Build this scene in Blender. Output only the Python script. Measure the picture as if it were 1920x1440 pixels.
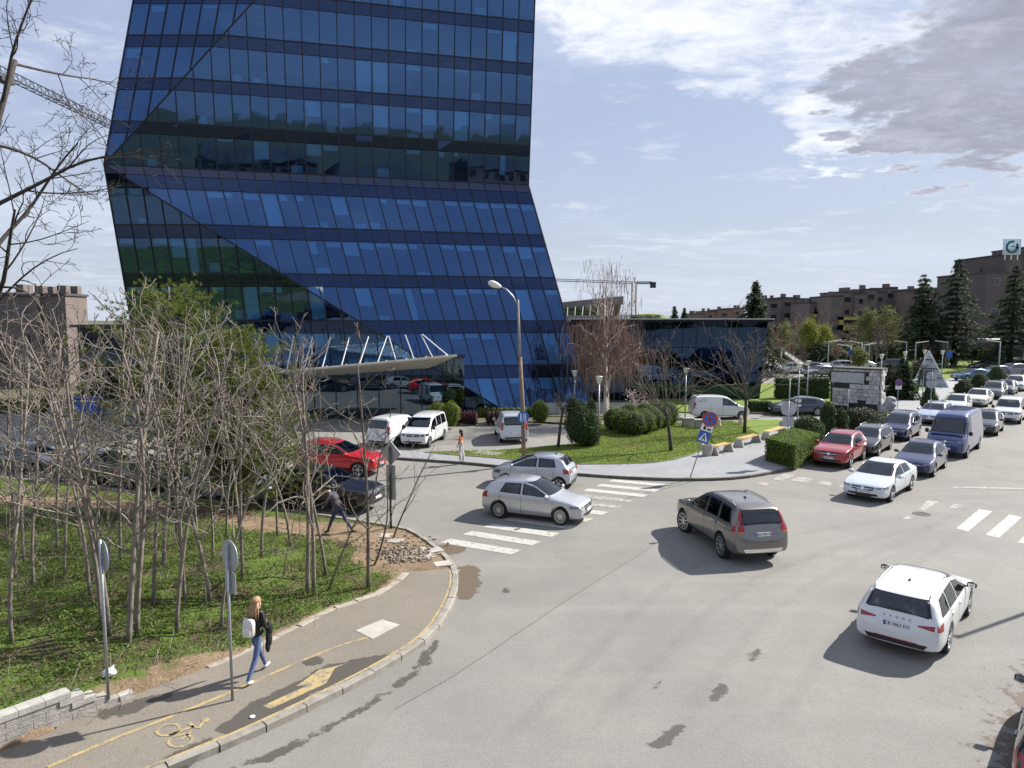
import bpy, bmesh, math, random
import numpy as np
from mathutils import Vector, Matrix
from mathutils.bvhtree import BVHTree

for o in list(bpy.data.objects): bpy.data.objects.remove(o)
S = bpy.context.scene
COL = S.collection
R = math.radians
rnd = random.Random(7)
nrg = np.random.default_rng(7)

# ------------------------------------------------------------------ camera
FPX = 1331.0; CAM_H = 7.6; PITCH = math.atan(123 / 1331.0)
cd = bpy.data.cameras.new('camera'); cam = bpy.data.objects.new('camera', cd); COL.objects.link(cam)
cd.sensor_width = 36; cd.lens = FPX / 1920 * 36; cd.clip_end = 6000; cd.clip_start = 0.1
cam.location = (0, 0, CAM_H); cam.rotation_euler = (math.pi / 2 - PITCH, 0, 0)
S.camera = cam

# ------------------------------------------------------------------ light
SUN_AZ = R(62)      # clockwise from +Y (view direction) towards +X
SUN_EL = R(40)
sun_dir = Vector((math.sin(SUN_AZ) * math.cos(SUN_EL), math.cos(SUN_AZ) * math.cos(SUN_EL), math.sin(SUN_EL)))
ld = bpy.data.lights.new('sun', 'SUN'); ld.energy = 5.0; ld.angle = R(0.6); ld.color = (1, 0.955, 0.88)
lo = bpy.data.objects.new('sun', ld); COL.objects.link(lo)
lo.rotation_euler = (-sun_dir).to_track_quat('-Z', 'Y').to_euler()

W = bpy.data.worlds.new('World'); S.world = W; W.use_nodes = True
def world():
    nt = W.node_tree; N = nt.nodes; L = nt.links; N.clear()
    def nd(t, **k):
        n = N.new(t)
        for a, b in k.items(): setattr(n, a, b)
        return n
    def mth(op, a, b=None, c=None, clamp=False):
        n = nd('ShaderNodeMath', operation=op); n.use_clamp = clamp
        for i, v in enumerate((a, b, c)):
            if v is None: continue
            if isinstance(v, (int, float)): n.inputs[i].default_value = v
            else: L.new(v, n.inputs[i])
        return n.outputs[0]
    def mixc(fac, a, b, bt='MIX'):
        n = nd('ShaderNodeMix', data_type='RGBA', blend_type=bt)
        if isinstance(fac, (int, float)): n.inputs[0].default_value = fac
        else: L.new(fac, n.inputs[0])
        for i, v in ((6, a), (7, b)):
            if isinstance(v, tuple): n.inputs[i].default_value = (*v, 1)
            else: L.new(v, n.inputs[i])
        return n.outputs[2]
    def ramp(v, a, b, lo_=0.0, hi_=1.0):
        n = nd('ShaderNodeMapRange', interpolation_type='SMOOTHSTEP')
        L.new(v, n.inputs[0])
        for i, x in ((1, a), (2, b), (3, lo_), (4, hi_)): n.inputs[i].default_value = x
        return n.outputs[0]
    sky = nd('ShaderNodeTexSky', sky_type='NISHITA'); sky.sun_disc = False
    sky.sun_elevation = SUN_EL; sky.sun_rotation = SUN_AZ; sky.altitude = 500
    sky.air_density = 1.0; sky.dust_density = 2.2; sky.ozone_density = 1.5
    tc = nd('ShaderNodeTexCoord'); g = tc.outputs['Generated']
    sep = nd('ShaderNodeSeparateXYZ'); L.new(g, sep.inputs[0])
    el = sep.outputs[2]
    # project the direction on a flat cloud deck
    zz = mth('MAXIMUM', mth('ADD', el, 0.09), 0.02)
    cx = mth('DIVIDE', sep.outputs[0], zz); cy = mth('DIVIDE', sep.outputs[1], zz)
    cb = nd('ShaderNodeCombineXYZ'); L.new(cx, cb.inputs[0]); L.new(cy, cb.inputs[1])
    def noise(scale, det, rough, off, dist=0.0, sx=1, sy=1):
        m = nd('ShaderNodeMapping'); L.new(cb.outputs[0], m.inputs[0])
        m.inputs['Location'].default_value = off; m.inputs['Scale'].default_value = (sx, sy, 1)
        n = nd('ShaderNodeTexNoise'); L.new(m.outputs[0], n.inputs[0])
        n.inputs['Scale'].default_value = scale; n.inputs['Detail'].default_value = det
        n.inputs['Roughness'].default_value = rough; n.inputs['Distortion'].default_value = dist
        return n.outputs[0]
    big = noise(1.15, 7, 0.66, (3.1, 7.7, 0), 0.5)
    veil = noise(0.23, 6, 0.6, (11.3, 2.2, 4), 0.6, 1.0, 1.6)
    wn = nd('ShaderNodeTexNoise'); L.new(cb.outputs[0], wn.inputs[0]); wn.inputs['Scale'].default_value = 2.6; wn.inputs['Detail'].default_value = 6; wn.inputs['Roughness'].default_value = 0.62
    w1 = nd('ShaderNodeVectorMath', operation='SUBTRACT'); L.new(wn.outputs[1], w1.inputs[0]); w1.inputs[1].default_value = (0.5, 0.5, 0.5)
    w2 = nd('ShaderNodeVectorMath', operation='SCALE'); L.new(w1.outputs[0], w2.inputs[0]); w2.inputs['Scale'].default_value = 0.26
    w3 = nd('ShaderNodeVectorMath', operation='ADD'); L.new(g, w3.inputs[0]); L.new(w2.outputs[0], w3.inputs[1])
    w4 = nd('ShaderNodeVectorMath', operation='NORMALIZE'); L.new(w3.outputs[0], w4.inputs[0]); gw = w4.outputs[0]
    def blob(u, v, rad):            # closeness to the direction of a cloud seen in the photograph
        d = ray(u, v).normalized()
        n = nd('ShaderNodeVectorMath', operation='DOT_PRODUCT'); L.new(gw, n.inputs[0]); n.inputs[1].default_value = d
        return ramp(n.outputs['Value'], math.cos(R(rad * 1.25)), 1.0)
    def mx(*a):
        r = a[0]
        for x in a[1:]: r = mth('MAXIMUM', r, x)
        return r
    C1 = [(1185, 25, 5), (1255, 50, 5), (1325, 75, 5), (1390, 45, 4.5), (1415, 95, 3.5), (1290, 110, 3.5), (1100, 5, 4)]
    C2 = [(1600, 155, 2.4), (1655, 140, 3.2), (1720, 118, 3.8), (1790, 85, 4.2), (1870, 45, 5), (1950, 60, 5), (1900, 130, 4), (1820, 150, 3.6), (1730, 165, 3), (1655, 268, 2), (1720, 255, 2.4), (1790, 240, 2.6), (1860, 236, 2.4), (1930, 215, 3)]
    C3 = [(1530, 90, 4.5), (1590, 30, 4.5), (1515, 165, 3.5), (1570, 215, 3), (1560, 120, 3.5), (1640, 70, 4), (1720, 45, 4.5), (1800, 200, 3), (1900, 185, 3), (1700, 225, 3), (1600, 255, 2.4), (1540, 265, 2), (1780, 15, 4)]
    fine = noise(3.4, 6, 0.66, (5.5, 1.7, 2), 0.3, 1.0, 1.5)
    nzs = mth('ADD', mth('MULTIPLY', mth('SUBTRACT', big, 0.5), 1.7), mth('MULTIPLY', mth('SUBTRACT', fine, 0.5), 1.5))
    c1 = mx(*[blob(*t) for t in C1]); c2 = mx(*[blob(*t) for t in C2]); c3 = mx(*[blob(*t) for t in C3])
    den = mth('ADD', nzs, mth('MULTIPLY', mx(c1, c2, c3), 0.58))
    cloud = ramp(den, 0.08, 0.86)
    dark = mth('MULTIPLY', ramp(mth('ADD', mth('MULTIPLY', nzs, 0.85), mth('MULTIPLY', c2, 0.72)), 0.20, 0.74), 0.97)
    base = mixc(0.62, sky.outputs[0], (7.0, 8.0, 10.9))
    # brighter thin veil, more of it low on the horizon
    vf = mth('MULTIPLY', ramp(mth('ADD', mth('MULTIPLY', veil, 0.75), mth('MULTIPLY', fine, 0.25)), 0.40, 0.62), 0.75)
    base = mixc(vf, base, (8.6, 9.6, 11.9))
    hz = ramp(el, -0.02, 0.30, 0.55, 0.0)
    base = mixc(hz, base, (7.4, 8.0, 8.7))
    col = mixc(mth('MULTIPLY', cloud, 0.85), base, (12.6, 12.9, 13.4))
    shade = mixc(ramp(mth('ADD', mth('MULTIPLY', fine, 0.6), mth('MULTIPLY', big, 0.4)), 0.40, 0.64), (3.7, 3.9, 5.0), (6.2, 6.5, 7.8))
    col = mixc(dark, col, shade)
    # below the horizon: plain ground tone
    gr = ramp(el, -0.03, 0.0)
    col = mixc(gr, (1.6, 1.6, 1.5), col)
    bg = nd('ShaderNodeBackground'); L.new(col, bg.inputs[0]); bg.inputs[1].default_value = 0.05
    out = nd('ShaderNodeOutputWorld'); L.new(bg.outputs[0], out.inputs[0])

CT, ST = math.cos(PITCH), math.sin(PITCH)
def ray(u, v):
    x = (u - 960) / FPX; y = -(v - 720) / FPX
    return Vector((x, CT + y * ST, -ST + y * CT))
def G(u, v, z=0.0):
    d = ray(u, v); t = (z - CAM_H) / d.z
    return Vector((d.x * t, d.y * t, z))
def PD(u, v, dep):
    d = ray(u, v); t = dep / d.y
    return Vector((d.x * t, dep, CAM_H + d.z * t))
def PP(u, v, p0, n):
    d = ray(u, v); o = Vector((0, 0, CAM_H)); t = (p0 - o).dot(n) / d.dot(n)
    return o + d * t
def proj(p):
    q = p - Vector((0, 0, CAM_H)); fw = q.y * CT - q.z * ST; up = q.y * ST + q.z * CT
    return 960 + FPX * q.x / fw, 720 - FPX * up / fw
world()
S.view_settings.view_transform = 'Standard'; S.view_settings.look = 'None'
S.view_settings.exposure = 0.80; S.view_settings.gamma = 1; S.view_settings.use_curve_mapping = False
S.cycles.use_denoising = True
S.cycles.max_bounces = 5; S.cycles.diffuse_bounces = 2; S.cycles.glossy_bounces = 3; S.cycles.transparent_max_bounces = 12
W.cycles.sampling_method = 'MANUAL'; W.cycles.sample_map_resolution = 256

# ------------------------------------------------------------------ materials
MATS = {}
def mat(name, col, rough=0.6, metal=0.0, spec=0.5, noise=None, bump=None, coat=0.0, alpha=None, emis=None, col2=None, obj=True, subs=0):
    """noise=(scale, amount) mottles the colour; col2 mixes a second colour; bump=(scale,strength)"""
    if name in MATS: return MATS[name]
    m = bpy.data.materials.new(name); m.use_nodes = True
    nt = m.node_tree; N = nt.nodes; L = nt.links; b = N['Principled BSDF']
    b.inputs['Base Color'].default_value = (*col, 1); b.inputs['Roughness'].default_value = rough
    b.inputs['Metallic'].default_value = metal; b.inputs['Specular IOR Level'].default_value = spec
    b.inputs['Coat Weight'].default_value = coat; b.inputs['Coat Roughness'].default_value = 0.04
    if emis: b.inputs['Emission Color'].default_value = (*emis[0], 1); b.inputs['Emission Strength'].default_value = emis[1]
    if noise or bump:
        tc = N.new('ShaderNodeTexCoord'); src = tc.outputs['Object']
    if noise:
        n = N.new('ShaderNodeTexNoise'); L.new(src, n.inputs[0]); n.inputs['Scale'].default_value = noise[0]
        n.inputs['Detail'].default_value = 6; n.inputs['Roughness'].default_value = 0.62
        r = N.new('ShaderNodeValToRGB'); L.new(n.outputs[0], r.inputs[0])
        a = noise[1]; c2 = col2 if col2 else tuple(min(1, x * (1 + a)) for x in col)
        c1 = col if col2 else tuple(x * (1 - a) for x in col)
        r.color_ramp.elements[0].position = 0.32; r.color_ramp.elements[1].position = 0.68
        r.color_ramp.elements[0].color = (*c1, 1); r.color_ramp.elements[1].color = (*c2, 1)
        L.new(r.outputs[0], b.inputs['Base Color'])
    if bump:
        n2 = N.new('ShaderNodeTexNoise'); L.new(src, n2.inputs[0]); n2.inputs['Scale'].default_value = bump[0]; n2.inputs['Detail'].default_value = 4
        bp = N.new('ShaderNodeBump'); bp.inputs['Strength'].default_value = bump[1]; bp.inputs['Distance'].default_value = bump[2] if len(bump) > 2 else 0.02
        L.new(n2.outputs[0], bp.inputs['Height']); L.new(bp.outputs[0], b.inputs['Normal'])
    MATS[name] = m
    return m

def glass(name, tint, refl, f0=0.35, f1=0.95, rough=0.01):
    """coated facade glass: coloured mirror over tinted see-through"""
    m = bpy.data.materials.new(name); m.use_nodes = True
    nt = m.node_tree; N = nt.nodes; L = nt.links; N.clear()
    tr = N.new('ShaderNodeBsdfTransparent'); tr.inputs[0].default_value = (*tint, 1)
    gl = N.new('ShaderNodeBsdfGlossy'); gl.inputs[0].default_value = (*refl, 1); gl.inputs['Roughness'].default_value = rough
    lw = N.new('ShaderNodeLayerWeight'); lw.inputs[0].default_value = 0.35
    mr = N.new('ShaderNodeMapRange'); L.new(lw.outputs['Fresnel'], mr.inputs[0])
    mr.inputs[1].default_value = 0; mr.inputs[2].default_value = 1; mr.inputs[3].default_value = f0; mr.inputs[4].default_value = f1
    mx = N.new('ShaderNodeMixShader'); L.new(mr.outputs[0], mx.inputs[0]); L.new(tr.outputs[0], mx.inputs[1]); L.new(gl.outputs[0], mx.inputs[2])
    # panes are never quite flat
    tc = N.new('ShaderNodeTexCoord'); n = N.new('ShaderNodeTexNoise'); L.new(tc.outputs['Object'], n.inputs[0]); n.inputs['Scale'].default_value = 0.35; n.inputs['Detail'].default_value = 1
    bp = N.new('ShaderNodeBump'); bp.inputs['Strength'].default_value = 0.10; bp.inputs['Distance'].default_value = 0.10; L.new(n.outputs[0], bp.inputs['Height'])
    L.new(bp.outputs[0], gl.inputs['Normal'])
    o = N.new('ShaderNodeOutputMaterial'); L.new(mx.outputs[0], o.inputs[0])
    MATS[name] = m
    return m

# ------------------------------------------------------------------ mesh helpers
class MB:
    def __init__(s): s.v = []; s.f = []; s.m = []
    def add(s, vs, fs, mi=0):
        k = len(s.v); s.v += [tuple(v) for v in vs]; s.f += [tuple(i + k for i in f) for f in fs]; s.m += [mi] * len(fs)
        return s
    def box(s, c, d, rz=0.0, mi=0, M=None):
        x, y, z = d[0] / 2, d[1] / 2, d[2] / 2
        pts = [Vector((a * x, b * y, e * z)) for e in (-1, 1) for a, b in ((-1, -1), (1, -1), (1, 1), (-1, 1))]
        q = (M if M is not None else Matrix.Rotation(rz, 3, 'Z'))
        c = Vector(c)
        return s.add([q @ p + c for p in pts], [(3, 2, 1, 0), (4, 5, 6, 7), (0, 1, 5, 4), (1, 2, 6, 5), (2, 3, 7, 6), (3, 0, 4, 7)], mi)
    def tube(s, pts, rad, n=6, mi=0, cap=True):
        pts = [Vector(p) for p in pts]; k = len(pts)
        if not isinstance(rad, (list, tuple)): rad = [rad] * k
        vs = []; fs = []
        t0 = (pts[1] - pts[0]).normalized()
        ref = Vector((0, 0, 1)) if abs(t0.z) < 0.9 else Vector((1, 0, 0))
        a = t0.cross(ref).normalized()
        for i, p in enumerate(pts):
            t = (pts[min(i + 1, k - 1)] - pts[max(i - 1, 0)])
            t = t.normalized() if t.length > 1e-9 else t0
            a = (a - t * a.dot(t)); a = a.normalized() if a.length > 1e-6 else t.orthogonal().normalized()
            b = t.cross(a)
            for j in range(n):
                w = 2 * math.pi * j / n
                vs.append(p + (a * math.cos(w) + b * math.sin(w)) * rad[i])
        for i in range(k - 1):
            for j in range(n):
                fs.append((i * n + j, i * n + (j + 1) % n, (i + 1) * n + (j + 1) % n, (i + 1) * n + j))
        if cap: fs.append(tuple(range(n - 1, -1, -1))); fs.append(tuple((k - 1) * n + j for j in range(n)))
        return s.add(vs, fs, mi)
    def lathe(s, prof, n=16, c=(0, 0, 0), M=None, mi=0):
        c = Vector(c); vs = []; fs = []; k = len(prof)
        for j in range(n):
            w = 2 * math.pi * j / n
            for r, z in prof:
                p = Vector((r * math.cos(w), r * math.sin(w), z)); vs.append((M @ p if M is not None else p) + c)
        for j in range(n):
            for i in range(k - 1):
                fs.append((j * k + i, ((j + 1) % n) * k + i, ((j + 1) % n) * k + i + 1, j * k + i + 1))
        return s.add(vs, fs, mi)
    def prism(s, poly, z0, z1, mi=0):
        """poly: list of (x,y); z0,z1 numbers"""
        poly = [(p[0], p[1]) for p in poly]
        if sum(poly[i][0] * poly[(i + 1) % len(poly)][1] - poly[(i + 1) % len(poly)][0] * poly[i][1] for i in range(len(poly))) < 0: poly = poly[::-1]
        n = len(poly)
        return s.add([(x, y, z0) for x, y in poly] + [(x, y, z1) for x, y in poly],
                     [tuple(range(n - 1, -1, -1)), tuple(range(n, 2 * n))] + [(i, (i + 1) % n, n + (i + 1) % n, n + i) for i in range(n)], mi)
    def sheet(s, poly, z, mi=0):
        poly = [(p[0], p[1]) for p in poly]
        if sum(poly[i][0] * poly[(i + 1) % len(poly)][1] - poly[(i + 1) % len(poly)][0] * poly[i][1] for i in range(len(poly))) < 0: poly = poly[::-1]
        return s.add([(x, y, z) for x, y in poly], [tuple(range(len(poly)))], mi)
    def mesh(s, name, smooth=False, tri=False):
        me = bpy.data.meshes.new(name); me.from_pydata(s.v, [], s.f)
        me.polygons.foreach_set('material_index', s.m)
        if smooth: me.polygons.foreach_set('use_smooth', [True] * len(s.f))
        me.update()
        return me
    def build(s, name, mats, parent=None, smooth=False, loc=None, sharp=None):
        me = s.mesh(name, smooth)
        if sharp: me.set_sharp_from_angle(angle=R(sharp))
        return ob(name, me, mats, parent, loc)
def ob(name, me, mats, parent=None, loc=None):
    o = bpy.data.objects.new(name, me); COL.objects.link(o)
    if mats is not None:
        if not isinstance(mats, (list, tuple)): mats = [mats]
        if len(me.materials) == 0:
            for m in mats: me.materials.append(MATS[m] if isinstance(m, str) else m)
    if parent: o.parent = parent
    if loc is not None: o.location = loc
    return o
def tag(o, label=None, cat=None, group=None, kind=None):
    if label: o['label'] = label
    if cat: o['category'] = cat
    if group: o['group'] = group
    if kind: o['kind'] = kind
    return o
def thing(name, label, cat, loc=(0, 0, 0), rz=0.0, group=None, sc=1.0):
    o = bpy.data.objects.new(name, None); COL.objects.link(o); o.empty_display_size = 0.2
    o.location = loc; o.rotation_euler = (0, 0, rz); o.scale = (sc, sc, sc) if not isinstance(sc, tuple) else sc
    return tag(o, label, cat, group)
def copy_tree(o, parent=None):
    c = o.copy(); COL.objects.link(c); c.parent = parent
    for ch in o.children: copy_tree(ch, c)
    return c
def arrmesh(name, V, F, smooth=False, mi=None):
    """V (n,3) floats, F (m,k) ints"""
    V = np.asarray(V, np.float32); F = np.asarray(F, np.int32); k = F.shape[1]
    me = bpy.data.meshes.new(name); me.vertices.add(len(V)); me.vertices.foreach_set('co', V.ravel())
    me.loops.add(F.size); me.loops.foreach_set('vertex_index', F.ravel())
    me.polygons.add(len(F)); me.polygons.foreach_set('loop_start', np.arange(0, F.size, k, dtype=np.int32))
    if mi is not None: me.polygons.foreach_set('material_index', np.asarray(mi, np.int32))
    me.update(calc_edges=True); me.validate()
    return me
def spline(pts, n=6):
    """Catmull-Rom through 2D/3D points"""
    P = [Vector(p) for p in pts]; out = []
    for i in range(len(P) - 1):
        a = P[max(i - 1, 0)]; b = P[i]; c = P[i + 1]; d = P[min(i + 2, len(P) - 1)]
        for k in range(n):
            t = k / n
            out.append(0.5 * ((2 * b) + (c - a) * t + (2 * a - 5 * b + 4 * c - d) * t * t + (-a + 3 * b - 3 * c + d) * t ** 3))
    out.append(P[-1]); return out
def offset(line, d):
    """offset an open XY polyline to its left by d"""
    out = []
    for i in range(len(line)):
        a = line[max(i - 1, 0)]; b = line[min(i + 1, len(line) - 1)]
        t = (Vector((b[0], b[1])) - Vector((a[0], a[1]))).normalized()
        out.append(Vector((line[i][0] - t.y * d, line[i][1] + t.x * d)))
    return out
def resample(line, step):
    P = [Vector((p[0], p[1])) for p in line]; out = [P[0].copy()]; acc = 0.0
    for a, b in zip(P, P[1:]):
        l = (b - a).length; t = step - acc
        while t <= l:
            out.append(a + (b - a) * (t / l)); t += step
        acc = (acc + l) % step if l > 0 else acc
    return out
def text_mesh(txt, size, name='lettering', ext=0.0015):
    c = bpy.data.curves.new(name, 'FONT'); c.body = txt; c.size = size; c.extrude = ext; c.align_x = 'CENTER'; c.align_y = 'CENTER'; c.resolution_u = 3
    o = bpy.data.objects.new(name, c); COL.objects.link(o)
    dg = bpy.context.evaluated_depsgraph_get(); me = bpy.data.meshes.new_from_object(o.evaluated_get(dg))
    bpy.data.objects.remove(o); return me
def inpoly(x, y, poly):
    """vectorised point in polygon"""
    x = np.asarray(x); y = np.asarray(y); r = np.zeros(x.shape, bool); n = len(poly); j = n - 1
    for i in range(n):
        xi, yi = poly[i][0], poly[i][1]; xj, yj = poly[j][0], poly[j][1]
        c = ((yi > y) != (yj > y)) & (x < (xj - xi) * (y - yi) / ((yj - yi) if yj != yi else 1e-9) + xi)
        r ^= c; j = i
    return r
def dpoly(x, y, line):
    """distance of points to polyline"""
    x = np.asarray(x, float); y = np.asarray(y, float); best = np.full(x.shape, 1e9)
    for a, b in zip(line, line[1:]):
        ax, ay = a[0], a[1]; dx, dy = b[0] - ax, b[1] - ay; l = dx * dx + dy * dy + 1e-12
        t = np.clip(((x - ax) * dx + (y - ay) * dy) / l, 0, 1)
        best = np.minimum(best, np.hypot(x - ax - t * dx, y - ay - t * dy))
    return best
def sstep(x, a, b):
    t = np.clip((x - a) / (b - a), 0, 1); return t * t * (3 - 2 * t)
# ================================================================== GROUND, ROADS, PAVEMENTS
def nodes_mat(name):
    m = bpy.data.materials.new(name); m.use_nodes = True; MATS[name] = m
    return m, m.node_tree.nodes, m.node_tree.links, m.node_tree.nodes['Principled BSDF']
def nz(N, L, src, scale, det=6, rough=0.6, dist=0.0):
    n = N.new('ShaderNodeTexNoise'); L.new(src, n.inputs[0]); n.inputs['Scale'].default_value = scale
    n.inputs['Detail'].default_value = det; n.inputs['Roughness'].default_value = rough; n.inputs['Distortion'].default_value = dist
    return n.outputs[0]
def rmp(N, L, v, a, b, c=0.0, d=1.0):
    n = N.new('ShaderNodeMapRange'); n.interpolation_type = 'SMOOTHSTEP'; L.new(v, n.inputs[0])
    for i, x in ((1, a), (2, b), (3, c), (4, d)): n.inputs[i].default_value = x
    return n.outputs[0]
def mixn(N, L, fac, a, b, bt='MIX'):
    n = N.new('ShaderNodeMix'); n.data_type = 'RGBA'; n.blend_type = bt
    if isinstance(fac, (int, float)): n.inputs[0].default_value = fac
    else: L.new(fac, n.inputs[0])
    for i, v in ((6, a), (7, b)):
        if isinstance(v, tuple): n.inputs[i].default_value = (*v, 1)
        else: L.new(v, n.inputs[i])
    return n.outputs[2]
def asphalt(name, base, warm, crack=True, grain=1.0):
    m, N, L, b = nodes_mat(name); tc = N.new('ShaderNodeTexCoord'); s = tc.outputs['Object']
    c = mixn(N, L, rmp(N, L, nz(N, L, s, 0.22, 5, 0.6), 0.38, 0.62), tuple(x * .93 for x in base), tuple(x * 1.04 for x in warm))
    c = mixn(N, L, rmp(N, L, nz(N, L, s, 1.1, 8, 0.7), 0.3, 0.75, 0.0, 0.42), c, tuple(x * 0.72 for x in base))
    # stretched wear of the wheels
    mp = N.new('ShaderNodeMapping'); L.new(s, mp.inputs[0]); mp.inputs['Rotation'].default_value = (0, 0, R(20)); mp.inputs['Scale'].default_value = (0.12, 1.0, 1)
    c = mixn(N, L, rmp(N, L, nz(N, L, mp.outputs[0], 0.9, 4, 0.55), 0.50, 0.72, 0.0, 0.30), c, tuple(min(1, x * 1.28) for x in warm))
    c = mixn(N, L, rmp(N, L, nz(N, L, s, 7.0, 6, 0.75), 0.38, 0.66, 0.0, 0.30), c, tuple(x * 0.70 for x in base))
    # aggregate speckle
    c = mixn(N, L, rmp(N, L, nz(N, L, s, 38, 3, 0.7), 0.40, 0.62, 0.0, 0.6 * grain), c, tuple(x * 1.42 for x in base))
    c = mixn(N, L, rmp(N, L, nz(N, L, s, 85, 2, 0.7), 0.52, 0.70, 0.0, 0.45 * grain), c, tuple(x * 0.45 for x in base))
    if crack:
        v = N.new('ShaderNodeTexVoronoi'); v.feature = 'DISTANCE_TO_EDGE'; v.inputs['Scale'].default_value = 0.22
        wv = N.new('ShaderNodeVectorMath'); wv.operation = 'ADD'; L.new(s, wv.inputs[0])
        n3 = N.new('ShaderNodeTexNoise'); n3.inputs['Scale'].default_value = 0.9; n3.inputs['Detail'].default_value = 6; L.new(s, n3.inputs[0])
        L.new(n3.outputs[1], wv.inputs[1]); L.new(wv.outputs[0], v.inputs[0])
        line = rmp(N, L, v.outputs['Distance'], 0.0, 0.006, 1.0, 0.0)
        mm = N.new('ShaderNodeMath'); mm.operation = 'MULTIPLY'; L.new(line, mm.inputs[0]); L.new(rmp(N, L, nz(N, L, s, 0.13, 3), 0.52, 0.64, 0, 0.35), mm.inputs[1])
        c = mixn(N, L, mm.outputs[0], c, tuple(x * 0.3 for x in base))
        # oil spots
        c = mixn(N, L, rmp(N, L, nz(N, L, s, 0.55, 7, 0.72, 0.4), 0.69, 0.75, 0.0, 0.35), c, tuple(x * 0.45 for x in base))
    L.new(c, b.inputs['Base Color']); b.inputs['Roughness'].default_value = 0.85; b.inputs['Specular IOR Level'].default_value = 0.3
    bp = N.new('ShaderNodeBump'); bp.inputs['Strength'].default_value = 0.6; bp.inputs['Distance'].default_value = 0.02
    L.new(nz(N, L, s, 42, 4, 0.7), bp.inputs['Height']); L.new(bp.outputs[0], b.inputs['Normal'])
asphalt('asphalt', (0.196, 0.189, 0.173), (0.232, 0.220, 0.194))
asphalt('asphalt_new', (0.214, 0.207, 0.191), (0.240, 0.230, 0.208), False, 0.8)
asphalt('asphalt_path', (0.186, 0.165, 0.137), (0.215, 0.191, 0.158), False)
mat('concrete', (0.265, 0.245, 0.21), 0.85, noise=(3.0, 0.28), bump=(40, 0.3))
mat('concrete_pale', (0.37, 0.35, 0.31), 0.85, noise=(2.0, 0.18), bump=(30, 0.2))
mat('granite_kerb', (0.105, 0.092, 0.080), 0.8, noise=(4.0, 0.35), bump=(50, 0.2))
mat('edging', (0.32, 0.285, 0.235), 0.9, noise=(5.0, 0.25), bump=(40, 0.3))
def paint(name, col, under, wear):
    m, N, L, b = nodes_mat(name); tc = N.new('ShaderNodeTexCoord'); s = tc.outputs['Object']
    f = rmp(N, L, nz(N, L, s, 5.0, 9, 0.75, 0.4), wear - 0.06, wear + 0.07)
    c = mixn(N, L, rmp(N, L, nz(N, L, s, 30, 3), 0.35, 0.7), col, tuple(x * 0.78 for x in col))
    c = mixn(N, L, f, c, under)
    L.new(c, b.inputs['Base Color']); b.inputs['Roughness'].default_value = 0.75
paint('paint_white', (0.47, 0.455, 0.41), (0.21, 0.20, 0.18), 0.57)
paint('paint_white_worn', (0.42, 0.40, 0.36), (0.21, 0.20, 0.18), 0.48)
paint('paint_yellow', (0.42, 0.32, 0.14), (0.19, 0.17, 0.14), 0.53)
def tiles_mat(name, c1, c2, mortar, sx, sy, rot, msize=0.02):
    m, N, L, b = nodes_mat(name); tc = N.new('ShaderNodeTexCoord'); mp = N.new('ShaderNodeMapping'); L.new(tc.outputs['Object'], mp.inputs[0]); mp.inputs['Rotation'].default_value = (0, 0, rot)
    br = N.new('ShaderNodeTexBrick'); L.new(mp.outputs[0], br.inputs[0]); br.inputs['Scale'].default_value = 1.0
    br.inputs['Brick Width'].default_value = sx; br.inputs['Row Height'].default_value = sy; br.inputs['Mortar Size'].default_value = msize; br.inputs['Bias'].default_value = 0
    br.inputs['Color1'].default_value = (*c1, 1); br.inputs['Color2'].default_value = (*c2, 1); br.inputs['Mortar'].default_value = (*mortar, 1)
    c = mixn(N, L, rmp(N, L, nz(N, L, tc.outputs['Object'], 0.5, 6), 0.35, 0.7, 0, 0.35), br.outputs[0], tuple(x * 0.7 for x in c1))
    L.new(c, b.inputs['Base Color']); b.inputs['Roughness'].default_value = 0.8
tiles_mat('walk_tiles', (0.245, 0.25, 0.262), (0.27, 0.275, 0.285), (0.19, 0.19, 0.195), 0.6, 0.6, R(49), 0.012)
tiles_mat('plaza_pavers', (0.255, 0.24, 0.215), (0.22, 0.21, 0.19), (0.15, 0.145, 0.13), 0.35, 0.22, R(14), 0.02)
def grass_mat(name, g1, g2, dry, dryamt=0.55):
    m, N, L, b = nodes_mat(name); tc = N.new('ShaderNodeTexCoord'); s = tc.outputs['Object']
    c = mixn(N, L, rmp(N, L, nz(N, L, s, 6, 8, 0.7), 0.3, 0.7), g1, g2)
    c = mixn(N, L, rmp(N, L, nz(N, L, s, 0.35, 7, 0.65), dryamt, dryamt + 0.16), c, dry)
    c = mixn(N, L, rmp(N, L, nz(N, L, s, 45, 3, 0.7), 0.45, 0.75, 0, 0.6), c, tuple(x * 0.45 for x in g1))
    L.new(c, b.inputs['Base Color']); b.inputs['Roughness'].default_value = 0.9; b.inputs['Specular IOR Level'].default_value = 0.2
    bp = N.new('ShaderNodeBump'); bp.inputs['Strength'].default_value = 0.7; bp.inputs['Distance'].default_value = 0.05
    L.new(nz(N, L, s, 25, 4), bp.inputs['Height']); L.new(bp.outputs[0], b.inputs['Normal'])
grass_mat('lawn_grass', (0.125, 0.185, 0.030), (0.185, 0.245, 0.048), (0.235, 0.20, 0.095))
grass_mat('field', (0.075, 0.085, 0.040), (0.11, 0.115, 0.055), (0.14, 0.12, 0.085), 0.42)
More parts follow.
